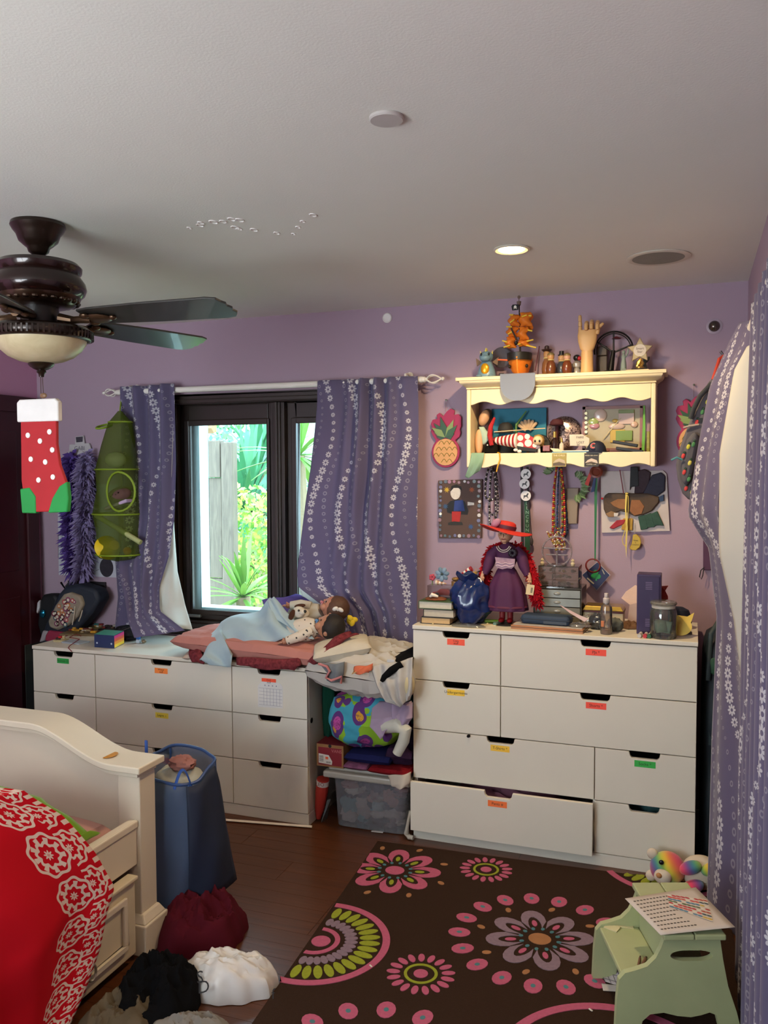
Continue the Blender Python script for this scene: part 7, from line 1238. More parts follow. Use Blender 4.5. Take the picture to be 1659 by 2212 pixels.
q = MB(); q.tube([hamp(i/48, 1) for i in range(48)], .006, 7, closed=True); q.build('rim', C('2a4576', .5), t_); q = MB(); q.tube([hamp(i/48, .01) for i in range(48)], .005, 6, closed=True); q.build('bottom_hoop', C('2a4576', .5), t_)
for u0 in (.62, .88, .12, .38): q = MB(); q.tube([hamp(u0, i/12)+(hamp(u0, i/12)-Vector((hx, hy, hamp(u0, i/12).z)))*.012 for i in range(13)], .0045, 6); q.build('seam_tape', C('35558c', .5), t_)
q = MB()
def fn(u, v): P = hamp(.86+.20*u, .22+.77*v); d = (P-Vector((hx, hy, P.z))).normalized(); return P+d*(.010+.055*(1-v)*(.3+.7*u))
q.grid(fn, 12, 14); q.build('flap', C('0f1b33', .7), t_, solid=.003)
for s_ in (0, 1): q = MB(); P0_, P1_ = hamp(.52 if s_ else .80, .97), hamp(.60 if s_ else .90, .97); q.tube([P0_.lerp(P1_, k/10)+VZ*(.10 if s_ else .07)*math.sin(math.pi*k/10) for k in range(11)], .006, 7, flat=.4); q.build('handle', C('1d4a9a', .6), t_)
q = MB(); heap(q, (hx-.005, hy, .50), .105, .095, .075, 6, 36, 12); q.one('laundry', C('a9a79a', .9, var=.25, sc_=9), 'pale laundry filling the blue hamper', 'laundry'); q = crumple((hx+.02, hy-.01, .585), (.05, .04, .028), 1., 24, 14, .4); q.one('pink_sock', C('9a6a62', .9), 'dusty pink sock on top of the hamper laundry', 'sock')
def pile(nm, u, v, rx, ry, h, col, seed, label, cat='clothing', fold=.8, z=.0, rz=0, **k):
    c = G(u, v); q = MB(); heap(q, (c.x, c.y, z), rx, ry, h, seed, 64, 26, fold, rz, fs=k.pop('fs', 3.4)); return q.one(nm, C(col, k.pop('rough', .92), var=.12, **k), label, cat)
pile('maroon_shirt', 436, 2020, .165, .15, .175, '4c101c', 3.3, 'crumpled maroon shirt on the floor against the hamper')
pile('khaki_trousers', 262, 2212, .12, .15, .09, '5c5140', 2.2, 'khaki trousers half hidden under the black clothes'); pile('black_sweater', 340, 2170, .145, .145, .155, '08080a', 5.1, 'crumpled black sweater on the floor beside the bed'); pile('grey_shirt', 415, 2245, .145, .09, .075, '7f7a72', 7.7, 'crumpled grey shirt lying before the black sweater')
c = G(495, 2132); bg = thing('plastic_bag', 'crumpled white plastic carrier bag with black lettering', 'bag', (c.x, c.y, 0)); q = MB(); heap(q, (c.x, c.y, .0), .165, .098, .125, 9.4, 72, 30, .55, 12, .42, fs=3.); q.build('bag', C('cfcbc6', .4, var=.05, coat=.15), bg)
for (u, v, s_, ch) in ((432, 2112, .05, 'S'), (440, 2133, .05, 'D'), (418, 2108, .05, '/'), (590, 2148, .04, 'f')):
    P = G(u, v, .055); q = MB(); d = (CAM-P).normalized(); ax_ = Vector((-d.y, d.x, 0)).normalized(); q.text(ch, s_, P+d*.035, ax_, d.cross(ax_), d); q.build('lettering', C('16161a', .6), bg, smooth=0, weld=False)
# ================================================================ rug
A0 = Vector((-.135, -.10, 0)); ea = Vector((math.cos(R_(2.6)), math.sin(R_(2.6)), 0)); eb = Vector((math.sin(R_(3.6)), -math.cos(R_(3.6)), 0)); RW_, RL = 1.44, 2.15
rug = thing('area_rug', 'dark brown rug with pink green and grey flower motifs', 'rug', A0+ea*RW_/2+eb*RL/2)
q = MB(); P = [A0, A0+ea*RW_, A0+ea*RW_+eb*RL, A0+eb*RL]; q.add([p_+VZ*.0005 for p_ in P]+[p_+VZ*.009 for p_ in P], [(3, 2, 1, 0), (4, 5, 6, 7), (0, 1, 5, 4), (1, 2, 6, 5), (2, 3, 7, 6), (3, 0, 4, 7)]); q.build('pile', C('35241a', .95, var=.2, sc_=120, bump=.4, bs=500), rug, smooth=0)
RP, RG, RV, RT, RO = C('b35a74', .95, var=.2, sc_=90), C('8f962f', .95, var=.2, sc_=90), C('84707c', .95, var=.2, sc_=90), C('4f7a80', .95), C('a0704c', .95, var=.2)
def inside(P): d = P-A0; a = d.dot(ea); b_ = d.dot(eb); return .004 < a < RW_-.004 and .004 < b_ < RL-.004
def mot(pts, mat, nm='motif', k=0):
    pts = [Vector((p_[0], p_[1], 0)) for p_ in pts]
    if sum(inside(p_) for p_ in pts) < len(pts)*.6: return
    pts = [p_ if inside(p_) else A0+ea*min(max((p_-A0).dot(ea), .004), RW_-.004)+eb*min(max((p_-A0).dot(eb), .004), RL-.004) for p_ in pts]
    q = MB(); q.prism([(p_.x, p_.y) for p_ in pts], .0022+.0004*k, (0, 0, .0088), VX, VY, VZ); q.build(nm, mat, rug, smooth=0)
def oval(c, a, b_, ang, n=14): ca, sa = math.cos(ang), math.sin(ang); return [(c.x+a*math.cos(6.2832*i/n)*ca-b_*math.sin(6.2832*i/n)*sa, c.y+a*math.cos(6.2832*i/n)*sa+b_*math.sin(6.2832*i/n)*ca) for i in range(n)]
def annul(c, r1, r2, a0=0, a1=360, n=36, mat=None, nm='ring'):
    for i in range(n):
        a, b_ = R_(a0+(a1-a0)*i/n), R_(a0+(a1-a0)*(i+1)/n); mot([(c.x+r1*math.cos(a), c.y+r1*math.sin(a)), (c.x+r2*math.cos(a), c.y+r2*math.sin(a)), (c.x+r2*math.cos(b_), c.y+r2*math.sin(b_)), (c.x+r1*math.cos(b_), c.y+r1*math.sin(b_))], mat, nm)
def pol(c, r_, a): return Vector((c.x+r_*math.cos(a), c.y+r_*math.sin(a), 0))
def scalloped(c, R0, mat, cm, k=8, rot0=0):
    for i in range(k):
        a = rot0+6.2832*i/k; w = math.pi/k*.95; n = 9; out = []; inn = []
        for j in range(n+1):
            s_ = -1+2*j/n; prof = 1-abs(s_)**2.2*.36; out.append(pol(c, R0*prof, a+s_*w)); inn.append(pol(c, R0*(prof*.80-.02-.12*abs(s_)), a+s_*w*.80))
        mot(out+inn[::-1], mat, 'petal'); mot(oval(pol(c, R0*.54, a), R0*.105, R0*.05, a), RG if mat is RP else RP, 'seed'); mot(oval(pol(c, R0*1.12, a+math.pi/k), R0*.085, R0*.055, a), RO, 'dot')
    for i in range(12): a = 6.2832*i/12; mot(oval(pol(c, R0*.35, a), R0*.045, R0*.035, a), RT, 'bead')
    mot(oval(c, R0*.21, R0*.19, 0, 20), cm, 'centre')
def daisyr(c, R0):
    mot(oval(c, R0*.21, R0*.21, 0, 18), RP, 'centre'); annul(c, R0*.40, R0*.49, n=30, mat=RG)
    for i in range(17): a = 6.2832*i/17; mot(oval(pol(c, R0*.80, a), R0*.20, R0*.10, a), RP, 'petal')
def gp(u, v): return G(u, v, .01)
def dist(u, v, u2, v2): return (gp(u, v)-gp(u2, v2)).length
scalloped(gp(853, 1880), dist(853, 1880, 958, 1880)*.95, RP, RP, rot0=.2); daisyr(gp(1050, 1878), dist(1050, 1878, 1107, 1878)); cbig = gp(1166, 2028); scalloped(cbig, dist(1166, 2028, 1283, 2028), RV, RO, rot0=.35)
for i in range(17): a = 6.2832*i/17; c = pol(cbig, dist(1166, 2028, 992, 2025)*1.0, a); mot(oval(c, .040, .030, a), RP, 'dot'); mot(oval(c, .010, .008, a), RT, 'dot_centre', 1)
daisyr(gp(909, 2103), dist(909, 2103, 984, 2103))
ch_ = gp(682, 2031); Rh_ = (gp(833, 2062)-ch_).length; annul(ch_, Rh_*.90, Rh_*1., -95, 97, 60, RP, 'ring'); mot(oval(ch_+ea*.02, Rh_*.13, Rh_*.13, 0, 18), RP, 'centre'); annul(ch_, Rh_*.26, Rh_*.33, -95, 95, 22, RP)
for i in range(17): a = R_(-88+11*i+2.6); mot(oval(pol(ch_, Rh_*.48, a), Rh_*.09, Rh_*.05, a), RV, 'petal'); mot(oval(pol(ch_, Rh_*.73, a), Rh_*.14, Rh_*.058, a), RG, 'petal')
c2 = gp(1440, 1868); annul(c2, Rh_*.93, Rh_*1.03, 150, 330, 44, RP)
for i in range(14): a = R_(170+11*i); mot(oval(pol(c2, Rh_*.72, a), Rh_*.14, Rh_*.06, a), RG, 'petal')
c3 = gp(800, 2330)
for i in range(16): a = 6.2832*i/16+.2; c = pol(c3, .30, a); mot(oval(c, .040, .030, a), RP, 'dot'); mot(oval(c, .010, .008, a), RT, 'dot_centre', 1)
scalloped(c3, .19, RV, RO); c4 = gp(1330, 2330); annul(c4, .30, .33, 20, 160, 40, RP)
for (u, v, lb) in ((801, 2088, 'tiny white scrap on the edge of the rug half circle'), (1276, 2183, 'tiny white scrap on the rug near the step stool')): c = gp(u, v); q = MB(); q.box((c.x, c.y, .0125), (.014, .005, .002), rot(0, 0, -40)); q.one('paper_scrap', C('d8d2c8', .7), lb, 'paper scrap', smooth=0)
# ================================================================ step stool
P0 = Vector((1.140, -.885, .0)); sa_ = R_(20); er = Vector((math.cos(sa_), math.sin(sa_), 0)); en = Vector((math.sin(sa_), -math.cos(sa_), 0)); SG = C('a9b085', .5, var=.12, sc_=9); ZF = .0115
def L2(r, n, z): return P0+er*r+en*n+VZ*(z+ZF)
st = thing('step_stool', 'pale green wooden step stool with handle slots', 'step stool', P0+VZ*ZF)
prof = [(.082, .285), (-.080, .285), (-.090, .255), (-.105, .225), (-.130, .200), (-.165, .188), (-.195, .180), (-.212, .160), (-.218, .10), (-.222, 0), (-.150, 0), (-.142, .035), (-.120, .055), (-.08, .060), (-.04, .050), (0, .046), (.03, .052), (.055, .060), (.075, .052), (.088, .0), (.150, .0), (.135, .06), (.108, .14), (.092, .22)]
def side(nc):
    bm = bmesh.new(); loops = [prof, [(.0+.045*math.cos(R_(a))*1.0+(.018 if math.cos(R_(a)) > 0 else -.018), .232+.016*math.sin(R_(a))) for a in range(0, 360, 20)]]; es = []
    for lp_ in loops:
        vs = [bm.verts.new((p_[0], p_[1], 0)) for p_ in lp_]; es += [bm.edges.new((vs[i], vs[(i+1) % len(vs)])) for i in range(len(vs))]
    bmesh.ops.triangle_fill(bm, edges=es, use_beauty=True); r_ = bmesh.ops.extrude_face_region(bm, geom=list(bm.faces)); 
    for v in [g_ for g_ in r_['geom'] if isinstance(g_, bmesh.types.BMVert)]: v.co.z = .020
    q = MB(); bm.verts.index_update(); q.add([L2(v.co.x, nc+v.co.z, v.co.y) for v in bm.verts], [[v.index for v in f.verts] for f in bm.faces]); bm.free(); q.build('side_panel', SG, st, smooth=30)
side(.118); side(-.150)
def lbox(r0, r1, n0, n1, z0, z1, nm, bev=.004):
    q = MB(); q.add([L2(*p_) for p_ in ((r0, n0, z0), (r1, n0, z0), (r1, n1, z0), (r0, n1, z0), (r0, n0, z1), (r1, n0, z1), (r1, n1, z1), (r0, n1, z1))], [(3, 2, 1, 0), (4, 5, 6, 7), (0, 1, 5, 4), (1, 2, 6, 5), (2, 3, 7, 6), (3, 0, 4, 7)]); q.build(nm, SG, st, smooth=0, bev=bev)
lbox(-.088, .002, -.165, .155, .2855, .303, 'top_board'); lbox(.004, .094, -.165, .155, .2855, .303, 'top_board'); lbox(-.202, -.075, -.129, .117, .155, .172, 'lower_step'); lbox(-.074, -.062, -.129, .117, .10, .284, 'riser')
def sheet(nm, lb, cat, cs, col, bend=.0, z_=.0):
    P = [Vector(c) for c in cs]; q = MB()
    def fn(u, v): a = P[0].lerp(P[1], u); b_ = P[3].lerp(P[2], u); R = a.lerp(b_, v); R.z += bend*(u*u+(1-v)*u)*.5+z_; return R
    q.grid(fn, 10, 10); return q.one(nm, C(col, .75, var=.04), lb, cat, solid=.0008)
zt = .303+ZF+.0012
cs = [G(1350, 1941, zt+.004), G(1503, 1917, zt+.012), G(1588, 2003, zt+.02), G(1427, 2020, zt+.002)]; pp = thing('worksheet', 'large white printed worksheet lying on the step stool', 'paper', (cs[0]+cs[2])/2)
q = MB()
def fn(u, v): a = cs[0].lerp(cs[1], u); b_ = cs[3].lerp(cs[2], u); P = a.lerp(b_, v); return P+VZ*(.004*math.sin(u*3)*math.sin(v*3))
q.grid(fn, 10, 10); q.build('sheet', C('c4bab2', .75, var=.04), pp, solid=.0008); q = MB()
rb = random.Random(8)
for r_ in range(9):
    for k in range(rb.randint(8, 15)):
        u, v = .08+.045*k, .12+.095*r_
        if u > .55 and v < .75: continue
        P = fn(u, v)+VZ*.0012; q.box(P, (.007, .004, .0006), rot(0, 0, 20))
o = q.build('print', C('4a4440', .8), pp, smooth=0, weld=False); o['kind'] = 'stuff'
q = MB(); cc = [fn(.55, .08), fn(.98, .35), fn(.78, .86), fn(.42, .42)]; cc = [c+VZ*.0025 for c in cc]; q.add(cc, [(0, 1, 2, 3)]); cs2 = thing('bead_chart', 'colourful chart of oval swatches lying on the worksheet', 'card', (cc[0]+cc[2])/2); q.build('card', C('c9bfb4', .6), cs2, smooth=0, solid=.0006)
cl_ = ['b0303a', 'a84a3a', 'c24a4a', '2f4a5a', '4a7a9a', 'c2a23c', '5a6a4a', 'a83030']
for i in range(7):
    for j in range(9): P = cc[0].lerp(cc[1], (j+.5)/9).lerp(cc[3].lerp(cc[2], (j+.5)/9), (i+.5)/7)+VZ*.0006; q = MB(); q.ell(P, (.0085, .0045, .0008), rot(0, 0, -25), 8, 4); q.build('swatch', C(cl_[(i*2+j//7) % 8] if (i+j) % 5 else 'd8d0c4', .5), cs2)
zs_ = .172+ZF+.001
for k, (u, v, w) in enumerate(((1322, 2005, .045), (1349, 2000, .055))): P = G(u, v, zs_); q = MB(); q.box(P+VZ*.002, (w, .03, .003), rot(4, 5*k, -20+30*k)); q.one('sticky_note', C('c9c29a', .7), ('curled cream sticky note on the lower step', 'flat cream sticky note beside the curled one on the lower step')[k], 'note', smooth=0)
for k, (u, v, u2, v2) in enumerate(((1378, 2092, 1383, 2066), (1386, 2089, 1396, 2068))): rodthing('pencil', ('thin brown pencil lying on the lower step', 'thick brown crayon lying on the lower step')[k], 'pencil', G(u, v, zs_+.004+.002*k), G(u2, v2, zs_+.004+.002*k), .004+.0015*k, [('6a4630', 0, .85, 1, 'shaft'), ('3a2820', .85, 1, .7, 'tip')])
cs = [G(1283, 2077, .012), G(1335, 2080, .04), G(1352, 2135, .02), G(1307, 2120, .014)]; sheet('squared_paper', 'folded squared paper lying under the step stool', 'paper', cs, 'b9b2b4'); q = MB()
for k in range(4): q.tube([cs[0].lerp(cs[3], k/3.5)+VZ*.0016, cs[1].lerp(cs[2], k/3.5)+VZ*.0016], .0008, 4)
for k in range(4): q.tube([cs[0].lerp(cs[1], k/3.5)+VZ*.0016, cs[3].lerp(cs[2], k/3.5)+VZ*.0016], .0008, 4)
o = q.build('ruled_lines', C('5a545c', .7), bpy.data.objects['squared_paper'])
sheet('small_paper', 'torn white paper corner beside the squared paper', 'paper', [G(1299, 2124, .012), G(1352, 2130, .025), G(1350, 2143, .02), G(1303, 2140, .012)], 'b8b2ae')
# ================================================================ rainbow plush bear
m, t, p, o = nt('rainbow_plush'); p.inputs['Roughness'].default_value = .95; p.inputs['Sheen Weight'].default_value = .4; tc = nd(t, 'ShaderNodeTexCoord'); sx = nd(t, 'ShaderNodeSeparateXYZ'); t.links.new(tc.outputs['Object'], sx.inputs[0]); cr_ = nd(t, 'ShaderNodeValToRGB'); cr_.color_ramp.interpolation = 'B_SPLINE'
for e_ in range(5): cr_.color_ramp.elements.new(.15*e_+.1)
for e_, h in zip(cr_.color_ramp.elements, ('d84a5a', '6a3a8a', '2a7a9a', '6ab04a', 'e0c83a', 'e0703a', 'd83a6a')): e_.color = lin(h)
for i_, e_ in enumerate(cr_.color_ramp.elements): e_.position = i_/6.2
t.links.new(mth(t, 'FRACT', mth(t, 'MULTIPLY', mth(t, 'ADD', mth(t, 'ADD', sx.outputs[0], mth(t, 'MULTIPLY', sx.outputs[2], .7)), .07), 6.5)), cr_.inputs[0]); t.links.new(cr_.outputs[0], p.inputs['Base Color']); RBW = m
by_ = -.10; hc = W(1442, 1884, by_); hr = .068; hc.z = max(hc.z, hr+.0125); br = thing('plush_bear', 'rainbow striped plush bear lying against the tall chest', 'plush toy', (hc.x+.05, by_, 0)); CRM = C('d0c2ae', .95)
q = MB(); q.ell(hc, (hr, hr*.9, hr*.95), nu=28, nv=18); q.build('head', RBW, br); q = MB(); q.ell(hc+Vector((-.016, -.055, -.012)), (.034, .026, .030), nu=18, nv=12); q.build('muzzle', CRM, br); q = MB(); q.ell(hc+Vector((-.030, -.078, .0)), (.012, .008, .010), rot(0, 30)); q.build('nose', C('b07a4a', .5), br)
for s_ in (-1, 1): q = MB(); q.ell(hc+Vector((-.022+.0*s_, -.056, .010+s_*.034)), (.010, .007, .010)); q.build('eye', C('14161c', .15), br)
for dx_, dz_ in ((-.058, .050), (-.062, -.040)): q = MB(); q.ell(hc+Vector((dx_, 0, dz_)), (.022, .014, .022)); q.build('ear', CRM, br)
q = MB(); q.ell(hc+Vector((.125, .02, -.006)), (.075, .058, .066), nu=24, nv=14); q.build('body', CRM, br)
for k, (dx_, dy_, dz_) in enumerate(((.085, -.035, .030), (.095, -.045, -.040), (.165, -.03, .035))): q = MB(); q.ell(hc+Vector((dx_, dy_, dz_)), (.045, .028, .026), rot(0, -25), 18, 10); q.build('paw', RBW, br)
# ================================================================ between the two chests
GX0, GX1 = LX+1.6, 0.
b0, b1 = -.402, -.024; by0 = -.012; zl = W(800, 1688, by0).z; bin_ = thing('storage_bin', 'clear plastic storage bin packed with dolls and clothes', 'storage bin', ((b0+b1)/2, .18, 0)); BIN = clear('b4b6bc', .26, .25, .3)
def binw(u, v): a = 2*math.pi*u; ca, sa = math.cos(a), math.sin(a); k = .93+.07*v; return Vector(((b0+b1)/2+(b1-b0)/2*k*abs(ca)**.22*(1 if ca > 0 else -1), .185+.19*k*abs(sa)**.22*(1 if sa > 0 else -1), .004+(zl-.004)*v))
q = MB(); q.grid(binw, 72, 6, cu=True); q.add([binw(i/72, 0) for i in range(72)], [tuple(reversed(range(72)))]); q.build('tub', BIN, bin_)
LID = clear('b9b4a8', .72, .3, .2); q = MB(); q.bx((b0-.03, by0-.022, zl), (b1+.018, .40, zl+.030)); q.bx((b0-.012, by0, zl+.0301), (b1, .385, zl+.046)); q.build('lid', LID, bin_, smooth=0, bev=.010)
rb = random.Random(14); bc_ = ['a8746c', '2c3040', '8a6a68', '39404e', 'b9a49a', '5a4a58', 'c2b2a4', '6a8a8c', '1f2430', 'a8928a', '4a3a3c', '98a0a0']
for k in range(36):
    ci, ri = k % 6, k//6; c = Vector((b0+.078+ci*(b1-b0-.150)/5+rb.uniform(-.014, .014), .056+.016*(k % 3), .040+ri*(zl-.075)/5.2+rb.uniform(-.012, .012))); q = crumple(c, (rb.uniform(.026, .050), .026, rb.uniform(.018, .040)), k*1.7, 16, 10, .5); cl_n = rb.choice(bc_)
    q.one('doll_clothes', C(cl_n, .9), {'a8746c': 'dusty rose', '2c3040': 'navy', '8a6a68': 'mauve', '39404e': 'slate blue', 'b9a49a': 'beige', '5a4a58': 'plum', 'c2b2a4': 'cream', '6a8a8c': 'teal grey', '1f2430': 'blue-black', 'a8928a': 'taupe', '4a3a3c': 'dark brown', '98a0a0': 'pale grey'}[cl_n]+' crumpled doll garment inside the clear bin', 'doll clothes', 'doll clothes packed in the bin')
zt_ = zl+.0465
# shoe box
s0, s1 = W(684, 1640, -.02).x, W(742, 1640, -.02).x; t_ = thing('shoe_box', 'dark red shoe box with a white label on the bin', 'box', ((s0+s1)/2, .06, zt_)); hs_ = .105; CDB = C('8a6238', .8); q = MB(); q.bx((s0, -.02, zt_), (s1, .26, zt_+hs_)); q.build('carton', CDB, t_, smooth=0, bev=.001)
q = MB(); q.bx((s0+.009, -.0212, zt_+.008), (s1-.009, -.0202, zt_+hs_-.014)); q.build('red_panel', C('7a1420', .5), t_, smooth=0); q = MB(); q.bx((s0, -.0202, zt_+hs_+.0002), (s1, .26, zt_+hs_+.002)); q.build('red_top', C('6a121c', .5), t_, smooth=0)
q = MB(); q.text('VANS', .021, (s1-.034, -.0214, zt_+hs_-.028), VX, VZ); q.build('lettering', C('b86a6a', .6), t_, smooth=0, weld=False); q = MB(); q.prism([(0, 0), (.066, -.004), (.068, .012), (.050, .040), (0, .044)], .0006, (s0+.012, -.0220, zt_+.016)); lb_o = q.build('label', C('d0c8bc', .6), t_, smooth=0); q = MB()
for k in range(6): q.bx((s0+.015, -.0224, zt_+.024+.005*k), (s0+.036, -.0221, zt_+.0262+.005*k))
for k in range(8): q.bx((s0+.050+.003*k, -.0224, zt_+.018), (s0+.0515+.003*k, -.0221, zt_+.026))
q.build('print', C('4a4642', .7), lb_o, smooth=0); q = MB(); q.bx((s0+.046, -.0224, zt_+.036), (s0+.060, -.0221, zt_+.048)); q.build('orange_patch', C('e0582c', .6), lb_o, smooth=0); q = MB(); disc(q, ((s0+s1)/2, -.0203, zt_+hs_-.006), .008, .0006, 14); q.build('finger_hole', C('14100e', .8), t_)
# dark folded clothes, jungle comforter, cloths
def fold_stack(nm, lb, cat, x0, x1, y0, y1, z0, h, col, seed, **k): q = MB(); pillow(q, ((x0+x1)/2, (y0+y1)/2, z0+h/2), (x1-x0, y1-y0, h), I3, seed, .06, .14, 30, 18); return q.one(nm, C(col, .9, **k), lb, cat)
fold_stack('red_scarf', 'knitted red scarf hanging at the front of the bin lid', 'scarf', -.205, -.005, -.045, .18, zt_, .030, '7a141c', 1, bump=.6); fold_stack('navy_clothes', 'folded navy clothes on the bin beside the shoe box', 'clothes', s1+.005, -.10, -.03, .30, zt_+.031, .050, '1c1f4a', 4); fold_stack('striped_clothes', 'purple and black striped clothes folded on the bin', 'clothes', -.135, -.004, .0, .33, zt_+.030, .09, '2c1a30', 6, var=.7, sc_=30); fold_stack('pink_clothes', 'pink and black folded clothes under the navy ones', 'clothes', s1+.003, -.21, -.038, .25, zt_+.0, .031, '7a4a66', 8, var=.7, sc_=40)
m, t, p, o = nt('jungle_fleece'); p.inputs['Roughness'].default_value = .9; tc = nd(t, 'ShaderNodeTexCoord'); mp = nd(t, 'ShaderNodeMapping'); mp.inputs['Scale'].default_value = (12.5, 12.5, 7.5); mp.inputs['Rotation'].default_value = (0, .5, 0); t.links.new(tc.outputs['Object'], mp.inputs[0]); vo = nd(t, 'ShaderNodeTexVoronoi'); vo.inputs['Scale'].default_value = 1.; vo.inputs['Randomness'].default_value = .7; t.links.new(mp.outputs[0], vo.inputs['Vector']); n = nd(t, 'ShaderNodeTexNoise'); n.inputs['Scale'].default_value = 7; t.links.new(tc.outputs['Object'], n.inputs['Vector']); sp_ = nd(t, 'ShaderNodeSeparateColor'); t.links.new(vo.outputs['Color'], sp_.inputs[0]); n2 = nd(t, 'ShaderNodeTexNoise'); n2.inputs['Scale'].default_value = 120; t.links.new(tc.outputs['Object'], n2.inputs['Vector'])
bgc = mixc(t, mth(t, 'GREATER_THAN', n.outputs[0], .52), lin('3f9ab0'), lin('86b426')); cen = mixc(t, mth(t, 'GREATER_THAN', sp_.outputs[0], .5), lin('b84a96'), lin('d8a02c')); cen = mixc(t, mth(t, 'MULTIPLY', mth(t, 'GREATER_THAN', n2.outputs[0], .56), .6), cen, lin('6a2a5a')); c1 = mixc(t, mth(t, 'LESS_THAN', vo.outputs['Distance'], .47), bgc, lin('5a2f72')); t.links.new(mixc(t, mth(t, 'LESS_THAN', vo.outputs['Distance'], .29), c1, cen), p.inputs['Base Color']); JUN = m
zc_ = zt_+.10; ztop = W(790, 1516, -.03).z; q = MB(); cj = Vector((-.235, .12, (zc_+ztop)/2+.005)); q.ell(cj, (.215, .175, (ztop-zc_)/2+.03), nu=48, nv=30, f=lambda d: (abs(d.x)**4+abs(d.y)**4+abs(d.z)**4)**-.16*.93*(1+.09*(ridge(d.x*2.2, d.y*2.2+1, d.z*2.2)-.5))*(1-.22*max(0, -d.z)*max(0, d.x+.2))); q.one('jungle_comforter', JUN, 'rolled comforter with a bright jungle spot print', 'comforter')
def cloth(nm, lb, cat, pts, nu, nv, col, fold=.008, solid=.003, mat=None, fr_=9):   # pts: 2 x n rows of (u, v, y), left edge and right edge from top to bottom
    Lp = [W(*p_) for p_ in pts[0]]; Rp = [W(*p_) for p_ in pts[1]]
    def at_(P, s_): s_ *= len(P)-1; k = min(int(s_), len(P)-2); return P[k].lerp(P[k+1], s_-k)
    def fn(u, v): P = at_(Lp, v).lerp(at_(Rp, v), u); return P+Vector((0, -fold*math.sin(u*fr_+v*3)-.012*math.sin(u*math.pi), .004*math.sin(u*7+v*9)))
    q = MB(); q.grid(fn, nu, nv, uv=lambda a, b_: (a, b_)); return q.one(nm, mat or C(col, .9), lb, cat, solid=solid)
cloth('lavender_cloth', 'pale lavender cloth hanging over the jungle comforter', 'cloth', [[(806, 1515, .02), (803, 1552, -.08), (800, 1568, -.085), (822, 1598, -.085)], [(890, 1515, .0), (888, 1545, -.07), (884, 1560, -.075), (846, 1560, -.08)]], 24, 24, 'a593a8'); cloth('lavender_cloth', 'second fold of lavender cloth tucked behind the white sleeve', 'cloth', [[(845, 1520, -.05), (848, 1548, -.088), (862, 1560, -.09)], [(892, 1518, -.02), (890, 1550, -.08), (880, 1568, -.085)]], 18, 16, '9c8aa2')
q = MB(); ptube(q, [(832, 1570, -.06), (858, 1566, -.085), (876, 1578, -.09), (872, 1600, -.09), (858, 1628, -.088)], -.08, [.030, .034, .030, .026, .022], 16); q.one('white_shirt', C('c0bfb2', .9), 'white shirt with its sleeve hanging before the comforter', 'shirt')
cloth('green_tote', 'dark green tote bag squeezed beside the low chest', 'tote bag', [[(697, 1478, .10), (698, 1540, .10), (700, 1590, .10)], [(722, 1478, .09), (726, 1540, .08), (722, 1590, .09)]], 10, 12, '0f3a2c')
q = MB(); q.bx((-.49, .12, zt_+hs_+.004), (-.42, .40, W(700, 1480, .12).z)); q.one('green_folder', C('123c30', .7), 'dark green folder standing on the shoe box behind the tote', 'folder', bev=.006)
# big white pillow bridging the gap
WPL = C('b9b4ac', .9, var=.05); pz = W(800, 1455, -.05).z; q = MB(); pillow(q, (-.235, .14, pz-.012), (.50, .50, .225), rot(0, 4, 0), 5, .20, .30, 60, 40, wf=6.5); q.one('white_pillow', WPL, 'large wrinkled white pillow stuffed between the two chests', 'pillow')
cloth('white_sheet_end', 'loose white pillowcase end hanging by the tall chest', 'pillowcase', [[(800, 1440, -.10), (815, 1480, -.135), (835, 1515, -.13), (862, 1527, -.115)], [(893, 1420, -.10), (892, 1470, -.12), (890, 1500, -.12), (884, 1512, -.115)]], 30, 24, 'b4b0aa', .010, fr_=20)
q = MB(); c = W(886, 1483, -.12); q.ell(Vector((c.x-.012, -.10, c.z)), (.026, .03, .05)); q.one('cream_cushion', C('c4b690', .9), 'small cream cushion corner beside the tall chest', 'cushion')
cloth('black_leggings', 'black leggings with a white tag over the white pillow', 'leggings', [[(826, 1420, .06), (812, 1434, -.02), (806, 1447, -.06)], [(893, 1398, .08), (893, 1422, -.02), (870, 1440, -.085)]], 24, 16, '0b0b0d', .006); q = MB(); ptube(q, [(868, 1434, -.12), (846, 1448, -.135), (830, 1463, -.14), (824, 1472, -.14)], -.13, [.016, .017, .014, .008], 10, flat=.5); q.one('black_strap', C('0b0b0d', .9), 'black strap end trailing down the white pillow', 'strap'); q = MB(); pbox(q, 836, 1425, 852, 1431, -.075, .002); q.one('size_tag', C('c9c9c9', .6), 'small white tag on the black leggings', 'tag', smooth=0)
cloth('orange_headband', 'crinkled orange headband lying on the white pillow', 'headband', [[(766, 1440, -.12), (764, 1449, -.13), (768, 1456, -.135)], [(806, 1434, -.115), (803, 1446, -.13), (796, 1453, -.135)]], 14, 8, 'c86a4c', .004); q = MB(); ptube(q, [(766, 1448, -.135), (760, 1456, -.14), (770, 1452, -.137)], -.13, .003, 6); q.one('tan_hair_tie', C('b9945c', .7), 'tan hair tie loop beside the orange headband', 'hair tie')
cloth('grey_fur_trim', 'grey fluffy cloth with a pink edge under the pink pillow', 'cloth', [[(688, 1434, -.13), (708, 1450, -.135), (706, 1470, -.13)], [(745, 1430, -.12), (742, 1450, -.135), (738, 1476, -.13)]], 16, 14, '6f7478', .006); q = MB(); ptube(q, [(688, 1434, -.142), (706, 1440, -.15), (712, 1450, -.15), (704, 1464, -.15), (716, 1470, -.15), (738, 1462, -.15), (736, 1476, -.148)], -.14, .006, 8); q.one('pink_ruffle', C('b57878', .9), 'pink ruffled ribbon over the grey fluffy cloth', 'ribbon')
